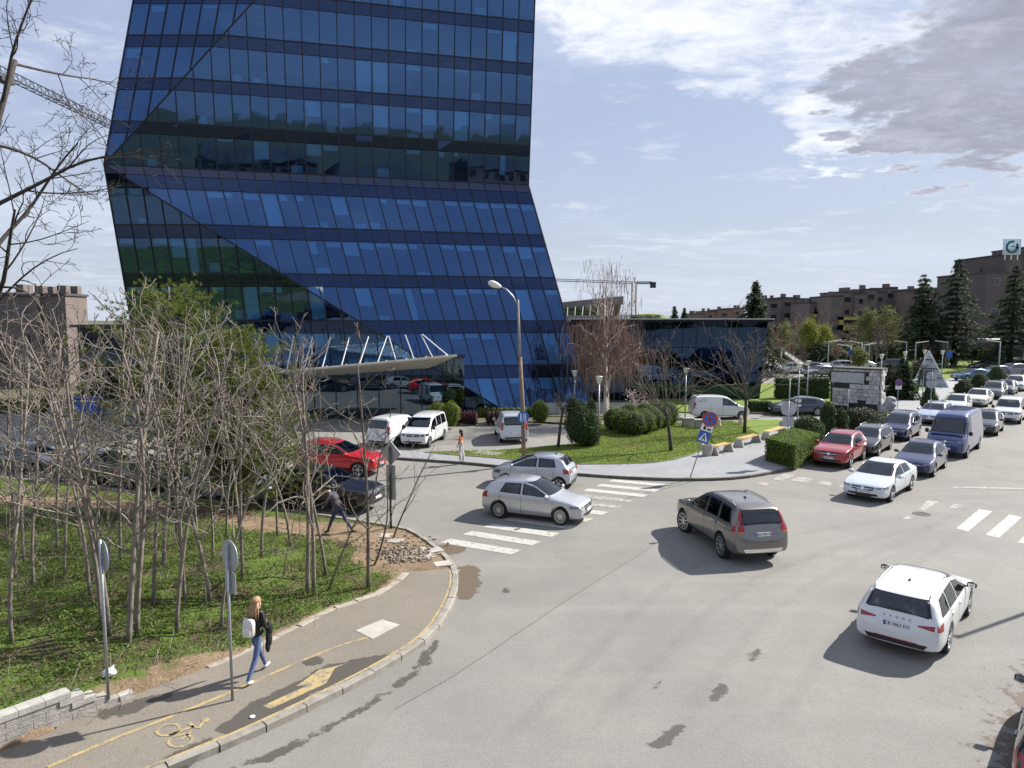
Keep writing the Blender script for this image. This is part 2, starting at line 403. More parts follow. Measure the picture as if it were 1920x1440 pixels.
def bank_mat():
    m, N, L, b = nodes_mat('bank_soil'); tc = N.new('ShaderNodeTexCoord'); s = tc.outputs['Object']
    at = N.new('ShaderNodeAttribute'); at.attribute_name = 'dirt'
    soil = mixn(N, L, rmp(N, L, nz(N, L, s, 3, 8, 0.7), 0.3, 0.7), (0.125, 0.095, 0.06), (0.075, 0.058, 0.037))
    soil = mixn(N, L, rmp(N, L, nz(N, L, s, 1.1, 6, 0.65), 0.40, 0.58), soil, (0.10, 0.15, 0.032))
    dirt = mixn(N, L, rmp(N, L, nz(N, L, s, 2.2, 9, 0.72), 0.3, 0.72), (0.24, 0.175, 0.115), (0.17, 0.115, 0.07))
    dirt = mixn(N, L, rmp(N, L, nz(N, L, s, 22, 5, 0.7), 0.52, 0.66, 0, 0.7), dirt, (0.33, 0.265, 0.19))
    ad = N.new('ShaderNodeMath'); ad.operation = 'ADD'; L.new(at.outputs['Fac'], ad.inputs[0])
    sb = N.new('ShaderNodeMath'); sb.operation = 'SUBTRACT'; L.new(nz(N, L, s, 2.0, 6, 0.7), sb.inputs[0]); sb.inputs[1].default_value = 0.5; L.new(sb.outputs[0], ad.inputs[1])
    c = mixn(N, L, rmp(N, L, ad.outputs[0], 0.40, 0.60), soil, dirt)
    L.new(c, b.inputs['Base Color']); b.inputs['Roughness'].default_value = 0.95; b.inputs['Specular IOR Level'].default_value = 0.15
    bp = N.new('ShaderNodeBump'); bp.inputs['Strength'].default_value = 0.8; bp.inputs['Distance'].default_value = 0.05
    L.new(nz(N, L, s, 14, 6, 0.7), bp.inputs['Height']); L.new(bp.outputs[0], b.inputs['Normal'])
bank_mat()
def stain_mat(name, col, thr, amt):
    m, N, L, b = nodes_mat(name); tc = N.new('ShaderNodeTexCoord'); s = tc.outputs['Object']
    b.inputs['Base Color'].default_value = (*col, 1); b.inputs['Roughness'].default_value = 0.7
    at = N.new('ShaderNodeAttribute'); at.attribute_name = 'edge'
    a = N.new('ShaderNodeMath'); a.operation = 'ADD'; L.new(at.outputs['Fac'], a.inputs[0]); L.new(nz(N, L, s, 2.6, 9, 0.7), a.inputs[1])
    L.new(rmp(N, L, a.outputs[0], thr, thr + 0.13, 0, amt), b.inputs['Alpha'])
stain_mat('wet_stain', (0.085, 0.076, 0.063), 1.0, 0.8)
stain_mat('oil_stain', (0.075, 0.07, 0.062), 1.04, 0.6)
stain_mat('mud_stain', (0.135, 0.098, 0.066), 1.02, 0.8)

def g2(u, v): p = G(u, v); return Vector((p.x, p.y))
def gl2(pts): return [g2(*p) for p in pts]
def extend(line, d, end=True):
    a, b = (line[-2], line[-1]) if end else (line[1], line[0])
    return b + (b - a).normalized() * d

# ground reaching the horizon
b = MB()
nx = [-2500, -400, -120, 0, 120, 400, 2500]
for i in range(len(nx) - 1):
    for j in range(len(nx) - 1):
        b.add([(nx[i], nx[j], -0.03), (nx[i + 1], nx[j], -0.03), (nx[i + 1], nx[j + 1], -0.03), (nx[i], nx[j + 1], -0.03)], [(0, 1, 2, 3)])
tag(b.build('ground', 'field'), kind='structure')
b = MB(); b.sheet([(-90, -14), (75, -14), (170, 150), (60, 150), (40, 90), (10, 62), (-90, 62)], 0.0)
road = tag(b.build('road', 'asphalt'), kind='structure')
# newer asphalt layer with its seam
seam = spline(gl2([(740, 1330), (850, 1268), (960, 1195), (1080, 1115), (1200, 1040), (1330, 958), (1480, 935), (1620, 950)]), 5)
poly = [Vector((p.x, p.y)) for p in seam] + [Vector((40, 34)), Vector((40, 4)), Vector((-4.0, 4))]
b = MB(); b.sheet(poly, 0.004); b.build('asphalt_layer', 'asphalt_new', road)
mat('tar', (0.07, 0.068, 0.062), 0.8, noise=(9, .5))

# ---- left island: kerb line (outer edge), from lower left round the corner to the far left
K = gl2([(330, 1446), (470, 1387), (620, 1314), (745, 1245), (812, 1195), (848, 1138), (860, 1095), (852, 1064), (826, 1034), (792, 1010), (760, 995), (700, 984), (610, 971), (525, 959), (350, 938), (200, 920), (100, 908), (0, 898)])
KE = (K[0] - K[1]).normalized()
K = [K[0] + KE * 7] + K + [extend(K, 25)]
K = [Vector((p.x, p.y)) for p in spline(K, 7)]
IN = gl2([(0, 1422), (120, 1368), (249, 1316), (320, 1288), (390, 1262), (455, 1236), (520, 1205), (570, 1180), (622, 1152), (660, 1140), (700, 1128), (745, 1100), (766, 1080)])
IN = [IN[0] + KE * 7] + IN
IN = [Vector((p.x, p.y)) for p in spline(IN, 5)]
far_left = [Vector((-55, K[-1].y)), Vector((-55, K[0].y))]
b = MB(); b.prism(offset(K, 0.08) + far_left, -0.02, 0.05); island = tag(b.build('pavement_island', 'bank_soil'), kind='structure')
# pavement (asphalt path with cycle lane)
KI = offset(K, 0.17)
ci = min(range(len(KI)), key=lambda i: (KI[i] - g2(842, 1074)).length)
b = MB(); b.prism(KI[:ci + 1] + IN[::-1], 0.0, 0.125); pave = tag(b.build('pavement', 'asphalt_path'), kind='structure')
def kerbs(line, step, wid, h, name, material, parent, jit=0.012, gap=0.012):
    pts = resample(line, step)
    for i in range(len(pts) - 1):
        a, c = pts[i], pts[i + 1]
        t = (c - a).normalized(); n = Vector((-t.y, t.x)); a2 = a + t * gap; c2 = c - t * gap
        dz = rnd.uniform(-jit, jit); hh = h + dz; o = rnd.uniform(-jit, jit)
        q = [a2 + n * o, c2 + n * o, c2 + n * (wid + o), a2 + n * (wid + o)]
        m = MB(); bev = 0.02; top = [q[0] + n * bev, q[1] + n * bev, q[2] - n * 0.005, q[3] - n * 0.005]
        m.add([(p.x, p.y, -0.01) for p in q] + [(p.x, p.y, hh - bev) for p in q] + [(p.x, p.y, hh) for p in top],
              [(0, 1, 5, 4), (1, 2, 6, 5), (2, 3, 7, 6), (3, 0, 4, 7), (4, 5, 9, 8), (5, 6, 10, 9), (6, 7, 11, 10), (7, 4, 8, 11), (8, 9, 10, 11)])
        m.build(name, material, parent)
kerbs([p for p in K if p.x > -36], 0.86, 0.17, 0.145, 'kerb_stone', 'concrete', pave)
# edging slabs along the inner side
w0 = min(range(len(IN)), key=lambda i: (IN[i] - g2(395, 1260)).length)
kerbs(offset(IN[w0:], -0.05), 0.62, 0.20, 0.145, 'edging_slab', 'edging', pave, 0.02)
# slabs of the broken end
for (u, v, a) in ((800, 1052, 30), (815, 1040, 30), (790, 1040, 55), (830, 1066, 20), (742, 1022, -10), (722, 1012, -12)):
    p = g2(u, v); m = MB(); m.box((p.x, p.y, 0.13), (0.5, 0.42, 0.07), R(a)); m.build('paving_slab', 'concrete_pale', pave)
def ribbon(line, w, z, name, material, parent):
    A = offset(line, w / 2); B = offset(line, -w / 2); m = MB()
    m.add([(p.x, p.y, z) for p in A] + [(p.x, p.y, z) for p in B], [(len(A) + i, len(A) + i + 1, i + 1, i) for i in range(len(A) - 1)])
    return m.build(name, material, parent)
ribbon(offset(K, 0.23)[:ci], 0.07, 0.131, 'yellow_edge_line', 'paint_yellow', pave)
ribbon([Vector((p.x, p.y)) for p in spline(gl2([(90, 1452), (200, 1404), (330, 1352), (440, 1306), (560, 1252), (640, 1220), (690, 1205)]), 5)], 0.09, 0.131, 'lane_line', 'paint_yellow', pave)
# service cover slab
b = MB(); b.prism(gl2([(667, 1192), (716, 1171), (750, 1181), (699, 1208)]), 0.10, 0.134); b.build('service_slab', 'concrete_pale', pave)
# yellow arrow and cyclist pictogram
b = MB(); b.sheet(gl2([(492, 1336), (508, 1341), (612, 1293), (628, 1264), (652, 1254), (622, 1262), (600, 1266), (556, 1298), (578, 1296)]), 0.1325); b.build('direction_arrow', 'paint_yellow', pave)
m = MB()
def pring(cu, cv, ru, rv, w, rot=0.0):
    n = 26; o = []; i_ = []
    for k in range(n):
        a = 2 * math.pi * k / n; x, y = math.cos(a), math.sin(a)
        for lst, s_ in ((o, 1.0), (i_, 1 - w)):
            xx, yy = x * ru * s_, y * rv * s_
            lst.append(g2(cu + xx * math.cos(rot) - yy * math.sin(rot), cv + xx * math.sin(rot) + yy * math.cos(rot)))
    m.add([(p.x, p.y, 0.1325) for p in o + i_], [(k, (k + 1) % n, n + (k + 1) % n, n + k) for k in range(n)])
pring(316, 1381, 25, 12, 0.26, R(-12)); pring(339, 1402, 26, 13, 0.26, R(-12))
def pstroke(pts, w):
    P_ = gl2(pts); A = offset(P_, w / 2); B = offset(P_, -w / 2); n_ = len(A)
    m.add([(p.x, p.y, 0.1325) for p in A + B], [(n_ + i, n_ + i + 1, i + 1, i) for i in range(n_ - 1)])
pstroke([(318, 1392), (340, 1383), (364, 1374)], .075); pstroke([(356, 1368), (362, 1375), (374, 1377), (381, 1366)], .07); pstroke([(340, 1400), (352, 1390), (366, 1380)], .06)
n = 12; m.sheet([g2(385 + 8.5 * math.cos(2 * math.pi * k / n), 1362 + 4.5 * math.sin(2 * math.pi * k / n)) for k in range(n)], 0.1325)
m.build('cyclist_pictogram', 'paint_yellow', pave)

def stain(parent, pts, z, material, soft=0.35):
    """irregular patch, attribute edge = 0 at the rim, 1 inside"""
    P = [Vector((p.x, p.y)) for p in spline(gl2(pts + [pts[0]]), 4)][:-1]
    xs = [p.x for p in P]; ys = [p.y for p in P]; st = max(max(xs) - min(xs), max(ys) - min(ys)) / 34
    gx = np.arange(min(xs) - st, max(xs) + st, st); gy = np.arange(min(ys) - st, max(ys) + st, st)
    X, Y = np.meshgrid(gx, gy); ins = inpoly(X, Y, P); D = dpoly(X, Y, P + [P[0]]); D = np.where(ins, D, -D)
    val = np.clip(0.5 + D / soft * 0.5, 0, 1)
    V = np.stack([X.ravel(), Y.ravel(), np.full(X.size, z)], 1); w = len(gx); F = []
    for j in range(len(gy) - 1):
        for i in range(w - 1):
            if val[j:j + 2, i:i + 2].max() > 0.02: F.append((j * w + i, j * w + i + 1, (j + 1) * w + i + 1, (j + 1) * w + i))
    me = arrmesh('stain', V, F); a = me.attributes.new('edge', 'FLOAT', 'POINT'); a.data.foreach_set('value', val.ravel().astype(np.float32))
    return ob('stain', me, material, parent)
stain(pave, [(395, 1385), (470, 1330), (560, 1285), (600, 1262), (690, 1240), (740, 1238), (725, 1250), (640, 1290), (540, 1340), (450, 1390)], 0.129, 'wet_stain', 0.3)
stain(pave, [(300, 1440), (360, 1405), (400, 1395), (380, 1430), (320, 1460)], 0.129, 'wet_stain', 0.3)
stain(pave, [(180, 1345), (260, 1320), (330, 1305), (300, 1330), (200, 1365)], 0.129, 'wet_stain', 0.4)
stain(pave, [(560, 1250), (600, 1240), (606, 1252), (575, 1262)], 0.129, 'wet_stain', 0.3)
stain(road, [(430, 1440), (560, 1385), (690, 1315), (760, 1265), (800, 1215), (822, 1200), (800, 1250), (740, 1300), (600, 1380), (500, 1432)], 0.0085, 'wet_stain', 0.35)
stain(road, [(850, 1110), (862, 1060), (895, 1062), (902, 1100), (890, 1120), (860, 1125)], 0.0085, 'mud_stain', 0.35)
stain(road, [(800, 1025), (850, 1018), (880, 1026), (860, 1040), (820, 1040)], 0.0085, 'mud_stain', 0.5)
for pts in ([(1322, 1302), (1345, 1282), (1366, 1286), (1360, 1308), (1336, 1316)], [(1400, 1240), (1408, 1218), (1432, 1218), (1424, 1240)], [(1215, 1395), (1262, 1358), (1288, 1366), (1262, 1394), (1226, 1408)], [(1222, 1290), (1236, 1272), (1246, 1276), (1236, 1292)], [(1170, 1425), (1184, 1412), (1196, 1416), (1182, 1430)], [(935, 1105), (950, 1099), (960, 1108), (944, 1112)]):
    stain(road, pts, 0.0085, 'oil_stain', 0.3)
stain(road, [(1820, 1400), (1880, 1280), (1960, 1240), (1960, 1460), (1850, 1460)], 0.0085, 'mud_stain', 2.2)

# ---- bank: height field
WALL0, WALL1 = g2(-130, 1470), g2(247, 1318)
PATHD = [Vector((p.x, p.y)) for p in spline(gl2([(-200, 955), (0, 958), (200, 962), (330, 975), (450, 992), (560, 1004), (650, 1010), (740, 1022), (780, 1045), (800, 1066)]), 5)]
BACK = [p for p in K if p.y > 22 or p.x < -4.0 and p.y > 20]
bank_poly = KI[ci:] + far_left + IN
ICUT = IN
def bank_h(x, y):
    x = np.asarray(x, float); y = np.asarray(y, float)
    ins = inpoly(x, y, bank_poly); di = dpoly(x, y, ICUT); dk = dpoly(x, y, KI[ci:])
    dw = dpoly(x, y, [WALL0, WALL1])
    h = 0.06 * sstep(di, 0, 0.5) * sstep(dk, 0, 0.5) + 0.50 * sstep(di, 0.2, 4.5) * sstep(dk, 0.5, 6) * sstep(-x, 1.0, 8.0)
    h = np.maximum(h, 0.34 * (1 - sstep(dw, 0.8, 3.2)) * sstep(di, 0.06, 0.22))
    nzv = 0.05 * np.sin(x * 2.1 + 1.3 * np.sin(y * 1.7)) * np.cos(y * 2.3 + x * 0.7) + 0.03 * np.sin(x * 5.3 + y * 3.1) * np.sin(y * 6.1 - x * 2.0)
    h = h + nzv * sstep(di, 0.2, 1.2) * sstep(dk, 0.2, 1.2)
    return np.where(ins, 0.10 + h, 0.06)
def dirt_mask(x, y):
    x = np.asarray(x, float); y = np.asarray(y, float)
    a = 1 - sstep(dpoly(x, y, PATHD), 0.7, 1.7)
    c = g2(775, 1045); a2 = 1 - sstep(np.hypot(x - c.x, (y - c.y)), 1.3, 2.6)
    e = 1 - sstep(dpoly(x, y, IN), 0.15, 0.55)
    return np.maximum(np.maximum(a, a2), e * 0.62)
def grid_patch(x0, x1, y0, y1, st, test):
    gx = np.arange(x0, x1, st); gy = np.arange(y0, y1, st); X, Y = np.meshgrid(gx, gy)
    Z = bank_h(X, Y); ok = test(X, Y); w = len(gx)
    c = ok[:-1, :-1] | ok[1:, :-1] | ok[:-1, 1:] | ok[1:, 1:]
    jj, ii = np.nonzero(c)
    F = np.stack([jj * w + ii, jj * w + ii + 1, (jj + 1) * w + ii + 1, (jj + 1) * w + ii], 1)
    return np.stack([X.ravel(), Y.ravel(), Z.ravel()], 1), F, dirt_mask(X, Y).ravel()
def bank_test(X, Y): return inpoly(X, Y, bank_poly)
V, F, dm = grid_patch(-48, 0.5, 8.0, 40, 0.17, bank_test)
me = arrmesh('bank', V, F); a = me.attributes.new('dirt', 'FLOAT', 'POINT'); a.data.foreach_set('value', dm.astype(np.float32))
me.polygons.foreach_set('use_smooth', [True] * len(me.polygons))
bank = tag(ob('bank', me, 'bank_soil'), kind='structure')

# ---- right island with lawn and walkway
D49 = Vector((math.cos(R(49.5)), math.sin(R(49.5))))
RK = gl2([(640, 850), (690, 856), (740, 861), (870, 870), (980, 881), (1080, 891), (1200, 899), (1290, 901), (1380, 898), (1450, 887), (1490, 877), (1530, 865)])
RK = [Vector((p.x, p.y)) for p in spline(RK, 6)]
e1_ = RK[-1] + D49 * 17.5
ISL = RK + [e1_] + gl2([(1566, 786), (1500, 787), (1420, 789), (1300, 794), (1140, 797), (1062, 800), (1076, 834), (930, 847), (800, 851), (690, 849), (640, 846)])
b = MB(); b.prism(ISL, 0.0, 0.125); walk = tag(b.build('footway', 'walk_tiles'), kind='structure')
kerbs([p for p in offset(RK, -0.14)], 0.98, 0.14, 0.135, 'kerb_stone', 'granite_kerb', walk, 0.006)
LAWN = gl2([(796, 852), (870, 859), (930, 863), (980, 869), (1040, 874), (1100, 875), (1180, 874), (1250, 869), (1310, 852), (1400, 827), (1470, 806), (1512, 790), (1420, 791), (1300, 796), (1140, 799), (1066, 803), (1080, 836), (930, 849)])
b = MB(); b.prism(LAWN, 0.10, 0.16); lawn = tag(b.build('lawn', 'lawn_grass'), kind='structure')
kerbs(offset([Vector((p.x, p.y)) for p in spline(LAWN[0:9], 3)], -0.11), 1.2, 0.10, 0.15, 'lawn_edging', 'granite_kerb', walk, 0.004)
kerbs(offset([LAWN[9 + k] for k in range(3)], 0.0), 1.2, 0.08, 0.165, 'lawn_edging', 'concrete', walk, 0.004)
kerbs(gl2([(1420, 790), (1300, 795), (1140, 798), (1064, 802), (1079, 836), (930, 848)]), 1.3, 0.14, 0.17, 'lawn_kerb', 'concrete_pale', walk, 0.004)
b = MB(); b.sheet(gl2([(884, 855), (902, 849), (944, 854), (930, 860)]), 0.164); b.build('paving_patch', 'concrete_pale', walk)
# ---- island beyond the side road: park, wide walkway
Q0 = RK[-1] + D49 * 22.5
PARK = gl2([(1240, 774), (1440, 777), (1560, 779), (1625, 780)]) + [Q0 + Vector((-1.5, .2)), Q0, Q0 + D49 * 95, Vector((85, 150)), Vector((60, 150)), Vector((36, 88)), Vector((22, 75)), Vector((13, 66))]
b = MB(); b.prism(PARK, 0.0, 0.12); park = tag(b.build('park_ground', 'lawn_grass'), kind='structure')
kerbs(gl2([(1300, 776), (1440, 777), (1560, 779), (1625, 780)]) + [Q0 + Vector((-1.5, .2)), Q0], 1.0, 0.14, 0.14, 'kerb_stone', 'granite_kerb', park, 0.006)
kerbs([Q0, Q0 + D49 * 60], 1.6, 0.14, 0.14, 'kerb_stone', 'granite_kerb', park, 0.006)
wl = gl2([(1585, 779), (1625, 770), (1700, 741), (1790, 707), (1850, 684)])
wr = [Q0 + D49 * 60 + Vector((-3.2, 1.5)), Q0 + D49 * 30 + Vector((-3.0, 1.4)), Q0 + D49 * 3 + Vector((-2.6, 1.2)), Q0 + Vector((-1.6, 0.6))]
b = MB(); b.sheet(gl2([(1600, 781), (1625, 772), (1700, 744), (1765, 718), (1835, 690), (1885, 690), (1840, 708), (1800, 728), (1772, 748), (1738, 768), (1712, 783)]), 0.126); b.build('walkway', 'walk_tiles', park)
# car park and lane behind
b = MB(); b.sheet([(20, 75), (33, 84), (42, 92), (58, 118), (120, 150), (120, 200), (10, 200), (10, 75)], 0.13); lot = tag(b.build('car_park', 'asphalt'), kind='structure')
b = MB(); b.sheet([(-200, 140), (300, 140), (300, 420), (-200, 420)], 0.14); tag(b.build('hillside', 'field'), kind='structure')
# plaza before the tower
b = MB(); b.sheet(gl2([(640, 845), (800, 849), (930, 845), (1074, 833), (1060, 800), (1000, 791), (820, 792), (300, 792), (60, 800), (0, 840), (300, 850)]), 0.006); tag(b.build('plaza', 'plaza_pavers'), kind='structure')
BED = gl2([(838, 800), (905, 795), (1000, 793), (1064, 797), (1120, 792), (1160, 780), (1120, 768), (960, 768), (845, 772), (828, 786)])
b = MB(); b.prism(BED, 0.0, 0.14); bed = tag(b.build('planting_bed', 'field'), kind='structure')
kerbs(gl2([(828, 786), (838, 800), (905, 795), (1000, 793), (1064, 797)])[::1], 1.2, 0.15, 0.17, 'kerb_stone', 'concrete_pale', bed, 0.004)

# ---- crossings
def stripe(q, material='paint_white', z=0.0088):
    m = MB(); m.sheet(q, z); return m.build('crossing_stripe', material, road)
L0, R0 = g2(835, 1014), g2(968, 1036); L1, R1 = g2(1146, 901), g2(1254, 911)
ns = 11; hw = 0.27
dirs = ((L1 - L0).normalized(), (R1 - R0).normalized())
for k in range(ns):
    t = k / (ns - 1); a = L0.lerp(L1, t); c = R0.lerp(R1, t); dv = dirs[0].lerp(dirs[1], 0.5)
    stripe([a - dv * hw, c - dv * hw, c + dv * hw, a + dv * hw], 'paint_white_worn' if k in (6, 7) else 'paint_white')
for q in ([(1793, 991), (1815, 997), (1861, 959), (1836, 955)], [(1848, 1003), (1873, 1009), (1916, 970), (1893, 965)], [(1908, 1017), (1934, 1022), (1972, 982), (1950, 978)]):
    stripe(gl2(q))
for q in ([(1722, 956), (1733, 958), (1760, 941), (1740, 938)], [(1780, 952), (1792, 954), (1804, 948), (1788, 945)], [(1692, 972), (1704, 974), (1712, 970), (1700, 967)], [(1418, 908), (1436, 911), (1446, 907), (1430, 904)], [(1448, 899), (1468, 902), (1492, 891), (1472, 888)], [(1480, 902), (1512, 905), (1526, 897), (1496, 894)], [(1532, 908), (1556, 911), (1562, 905), (1540, 902)], [(1572, 913), (1590, 916), (1596, 911), (1580, 908)]):
    stripe(gl2(q), 'paint_white_worn')
ribbon([Vector((p.x, p.y)) for p in gl2([(1785, 914), (1850, 915), (1930, 917)])], 0.28, 0.0088, 'stop_line', 'paint_white_worn', road)
mat('iron', (0.06, 0.055, 0.05), 0.6, 0.6, noise=(20, 0.4), bump=(30, 0.5))
def manhole(u, v, r=0.34):
    p = G(u, v); m = MB(); m.lathe([(0, 0.0005), (r * 0.8, 0.0005), (r * 0.82, 0.006), (r * 0.95, 0.006), (r, 0.0)], 20, (p.x, p.y, 0.0062)); m.build('manhole_cover', 'iron', road)
manhole(1728, 964)

ribbon([Vector((p.x + .01 * math.sin(i * 1.7), p.y)) for i, p in enumerate(seam)], 0.018, 0.0075, 'joint_line', 'tar', road)
for q in ([(1175, 935), (1290, 905), (1320, 898)],):
    ribbon([Vector((p.x, p.y)) for p in spline(gl2(q), 6)], 0.035, 0.0075, 'tar_joint', 'tar', road)

# wheel-polished and rubbered tracks through the junction
def track(pts, w, z, material):
    P_ = [Vector((p.x, p.y)) for p in spline(gl2(pts), 10)]; n_ = len(P_); V = []; val = []; F = []
    for k, o_ in enumerate((-.5, -.25, 0, .25, .5)):
        for i, q in enumerate(offset(P_, o_ * w)):
            V.append((q.x, q.y, z)); e_ = min(1, i / 6, (n_ - 1 - i) / 6); val.append((1 - (abs(o_) * 2) ** 2) * e_)
    for k in range(4):
        for i in range(n_ - 1): F.append((k * n_ + i, k * n_ + i + 1, (k + 1) * n_ + i + 1, (k + 1) * n_ + i))
    me = arrmesh('wheel_track', V, F); a = me.attributes.new('edge', 'FLOAT', 'POINT'); a.data.foreach_set('value', np.array(val, np.float32)); ob('wheel_track', me, material, road)
def track_mat(name, col, amt):
    m, N, L, b = nodes_mat(name); tc = N.new('ShaderNodeTexCoord'); s = tc.outputs['Object']; b.inputs['Base Color'].default_value = (*col, 1); b.inputs['Roughness'].default_value = .7
    at = N.new('ShaderNodeAttribute'); at.attribute_name = 'edge'; mm = N.new('ShaderNodeMath'); mm.operation = 'MULTIPLY'; L.new(at.outputs['Fac'], mm.inputs[0]); L.new(rmp(N, L, nz(N, L, s, 1.5, 7, .7), .25, .75, .15 * amt, amt), mm.inputs[1]); L.new(mm.outputs[0], b.inputs['Alpha'])
track_mat('track_dark', (.15, .145, .132), .10); track_mat('track_pale', (.34, .325, .29), .22)
for pts, w, mt in (([(900, 1440), (1060, 1280), (1200, 1140), (1330, 1050), (1560, 990), (1800, 960)], .5, 'track_dark'), ([(1040, 1440), (1200, 1270), (1340, 1140), (1480, 1060), (1680, 1000), (1900, 960)], .5, 'track_dark'), ([(1240, 1440), (1360, 1240), (1500, 1110), (1700, 1010), (1860, 930)], .45, 'track_dark'), ([(1420, 1440), (1520, 1260), (1640, 1120), (1800, 1000), (1910, 930)], .45, 'track_dark'),
                   ([(980, 1440), (1130, 1280), (1280, 1140), (1400, 1080), (1600, 1020)], .8, 'track_pale'), ([(1330, 1440), (1440, 1250), (1580, 1110), (1760, 1000)], .8, 'track_pale'), ([(1560, 1440), (1640, 1280), (1760, 1140), (1880, 1040)], .8, 'track_pale')):
    track(pts, w, 0.0068, mt)
# ================================================================== TOWER
glass('tower_glass', (0.58, 0.80, 0.94), (0.27, 0.45, 0.80), 0.13, 1.0)
glass('spandrel_glass', (0.03, 0.045, 0.10), (0.18, 0.27, 0.54), 0.16, 1.0)
glass('lobby_glass', (0.42, 0.60, 0.66), (0.45, 0.55, 0.65), 0.18, 0.9)
mat('tower_spandrel', (0.016, 0.028, 0.085), 0.14, 0.0, 0.6, noise=(0.6, 0.2))
mat('tower_spandrel_dark', (0.012, 0.020, 0.05), 0.14, 0.0, 0.6, noise=(0.6, 0.2))
mat('mullion', (0.008, 0.011, 0.02), 0.45, 0.2)
mat('blind', (0.80, 0.83, 0.84), 0.8)
mat('slab', (0.30, 0.31, 0.34), 0.9)
mat('core_wall', (0.08, 0.09, 0.12), 0.9, noise=(0.4, 0.5))
mat('office_white', (0.75, 0.76, 0.77), 0.6)
mat('cream_metal', (0.60, 0.57, 0.48), 0.5, noise=(1.5, 0.12))
mat('white_metal', (0.68, 0.68, 0.66), 0.45)
ANG = R(14.5)
E1 = Vector((math.cos(ANG), math.sin(ANG), 0)); NN = Vector((math.sin(ANG), -math.cos(ANG), 0)); UP = Vector((0, 0, 1))
TC = G(1113, 778)
T2 = R(12); N2 = NN * math.cos(T2) + UP * math.sin(T2)
TA = PP(195, 308, TC, N2); TB = PP(991, 347, TC, N2)
ZW = (TA.z + TB.z) / 2
TA = TA + (TB - TA).normalized() * 0; TA.z = ZW; TB.z = ZW
TD = PP(948, 772, TC, N2); TD = TD + (TA - TD) * ((0 - TD.z) / (TA.z - TD.z))
T1 = R(7.5); N1 = NN * math.cos(T1) - UP * math.sin(T1)
TQ = PP(478, 0, TA, N1)
TBt = PP(1003, 0, TB, N1)
TL = PD(250, 0, TQ.y); TL.z = TQ.z
TE = Vector((PD(276, 770, TD.y).x, TD.y, 0))
HF = 3.42; HFU = 3.0; ZTOP = ZW + HFU * 6.6
def perz(a, b_): return (b_ - a) / (b_.z - a.z)
m1, m2, m3, m4, dg1, dg3 = perz(TB, TBt), perz(TB, TC), perz(TA, TE), perz(TA, TL), perz(TA, TQ), perz(TA, TD)
XH = Vector((1, 0, 0))
tower = thing('office_tower', 'tall faceted office tower of blue mirror glass with slanting lower storeys', 'tower', (TC.x, TC.y, 0))
TI = Matrix.Translation(-Vector(tower.location))
def tl(p): return p - Vector(tower.location)
def clip(poly, a, b_, c):
    """keep a*x+b*y+c>=0"""
    out = []
    for i in range(len(poly)):
        p, q = poly[i], poly[(i + 1) % len(poly)]; fp = a * p[0] + b_ * p[1] + c; fq = a * q[0] + b_ * q[1] + c
        if fp >= 0: out.append(p)
        if (fp >= 0) != (fq >= 0):
            t = fp / (fp - fq); out.append((p[0] + (q[0] - p[0]) * t, p[1] + (q[1] - p[1]) * t))
    return out
def clip_convex(poly, reg):
    ar = sum(reg[i][0] * reg[(i + 1) % len(reg)][1] - reg[(i + 1) % len(reg)][0] * reg[i][1] for i in range(len(reg)))
    if ar < 0: reg = reg[::-1]
    for i in range(len(reg)):
        p, q = reg[i], reg[(i + 1) % len(reg)]; a = -(q[1] - p[1]); b_ = q[0] - p[0]; c = -(a * p[0] + b_ * p[1])
        poly = clip(poly, a, b_, c)
        if len(poly) < 3: return []
    return poly
panes, spans, blinds, desks = [], [], [], MB()
class Facet:
    def __init__(s, O, h, m, N, corners, pw, tag_):
        s.O, s.h, s.m, s.N, s.pw, s.tag = O, h, m, N, pw, tag_
        s.reg = [s.sk(c) for c in corners]
    def sk(s, p):
        q = p - s.O; return ((q - s.m * q.z).dot(s.h), q.z)
    def pt(s, sv, z, off=0.0): return s.O + s.h * sv + s.m * z + s.N * off
def solid(fc, poly, o1, o0, tilt=0):
    P = [fc.pt(a, b_, o1 + (rnd.uniform(-tilt, tilt) if tilt else 0)) for a, b_ in poly]; Q = [fc.pt(a, b_, o0) for a, b_ in poly]
    n = len(P); area = Vector()
    for i in range(1, n - 1): area += (P[i] - P[0]).cross(P[i + 1] - P[0])
    if area.dot(fc.N) < 0: P = P[::-1]; Q = Q[::-1]
    return [tl(p) for p in P + Q], [tuple(range(n)), tuple(range(2 * n - 1, n - 1, -1))] + [(i, n + i, n + (i + 1) % n, (i + 1) % n) for i in range(n)], area.length / 2
ztr = tl  # keep name
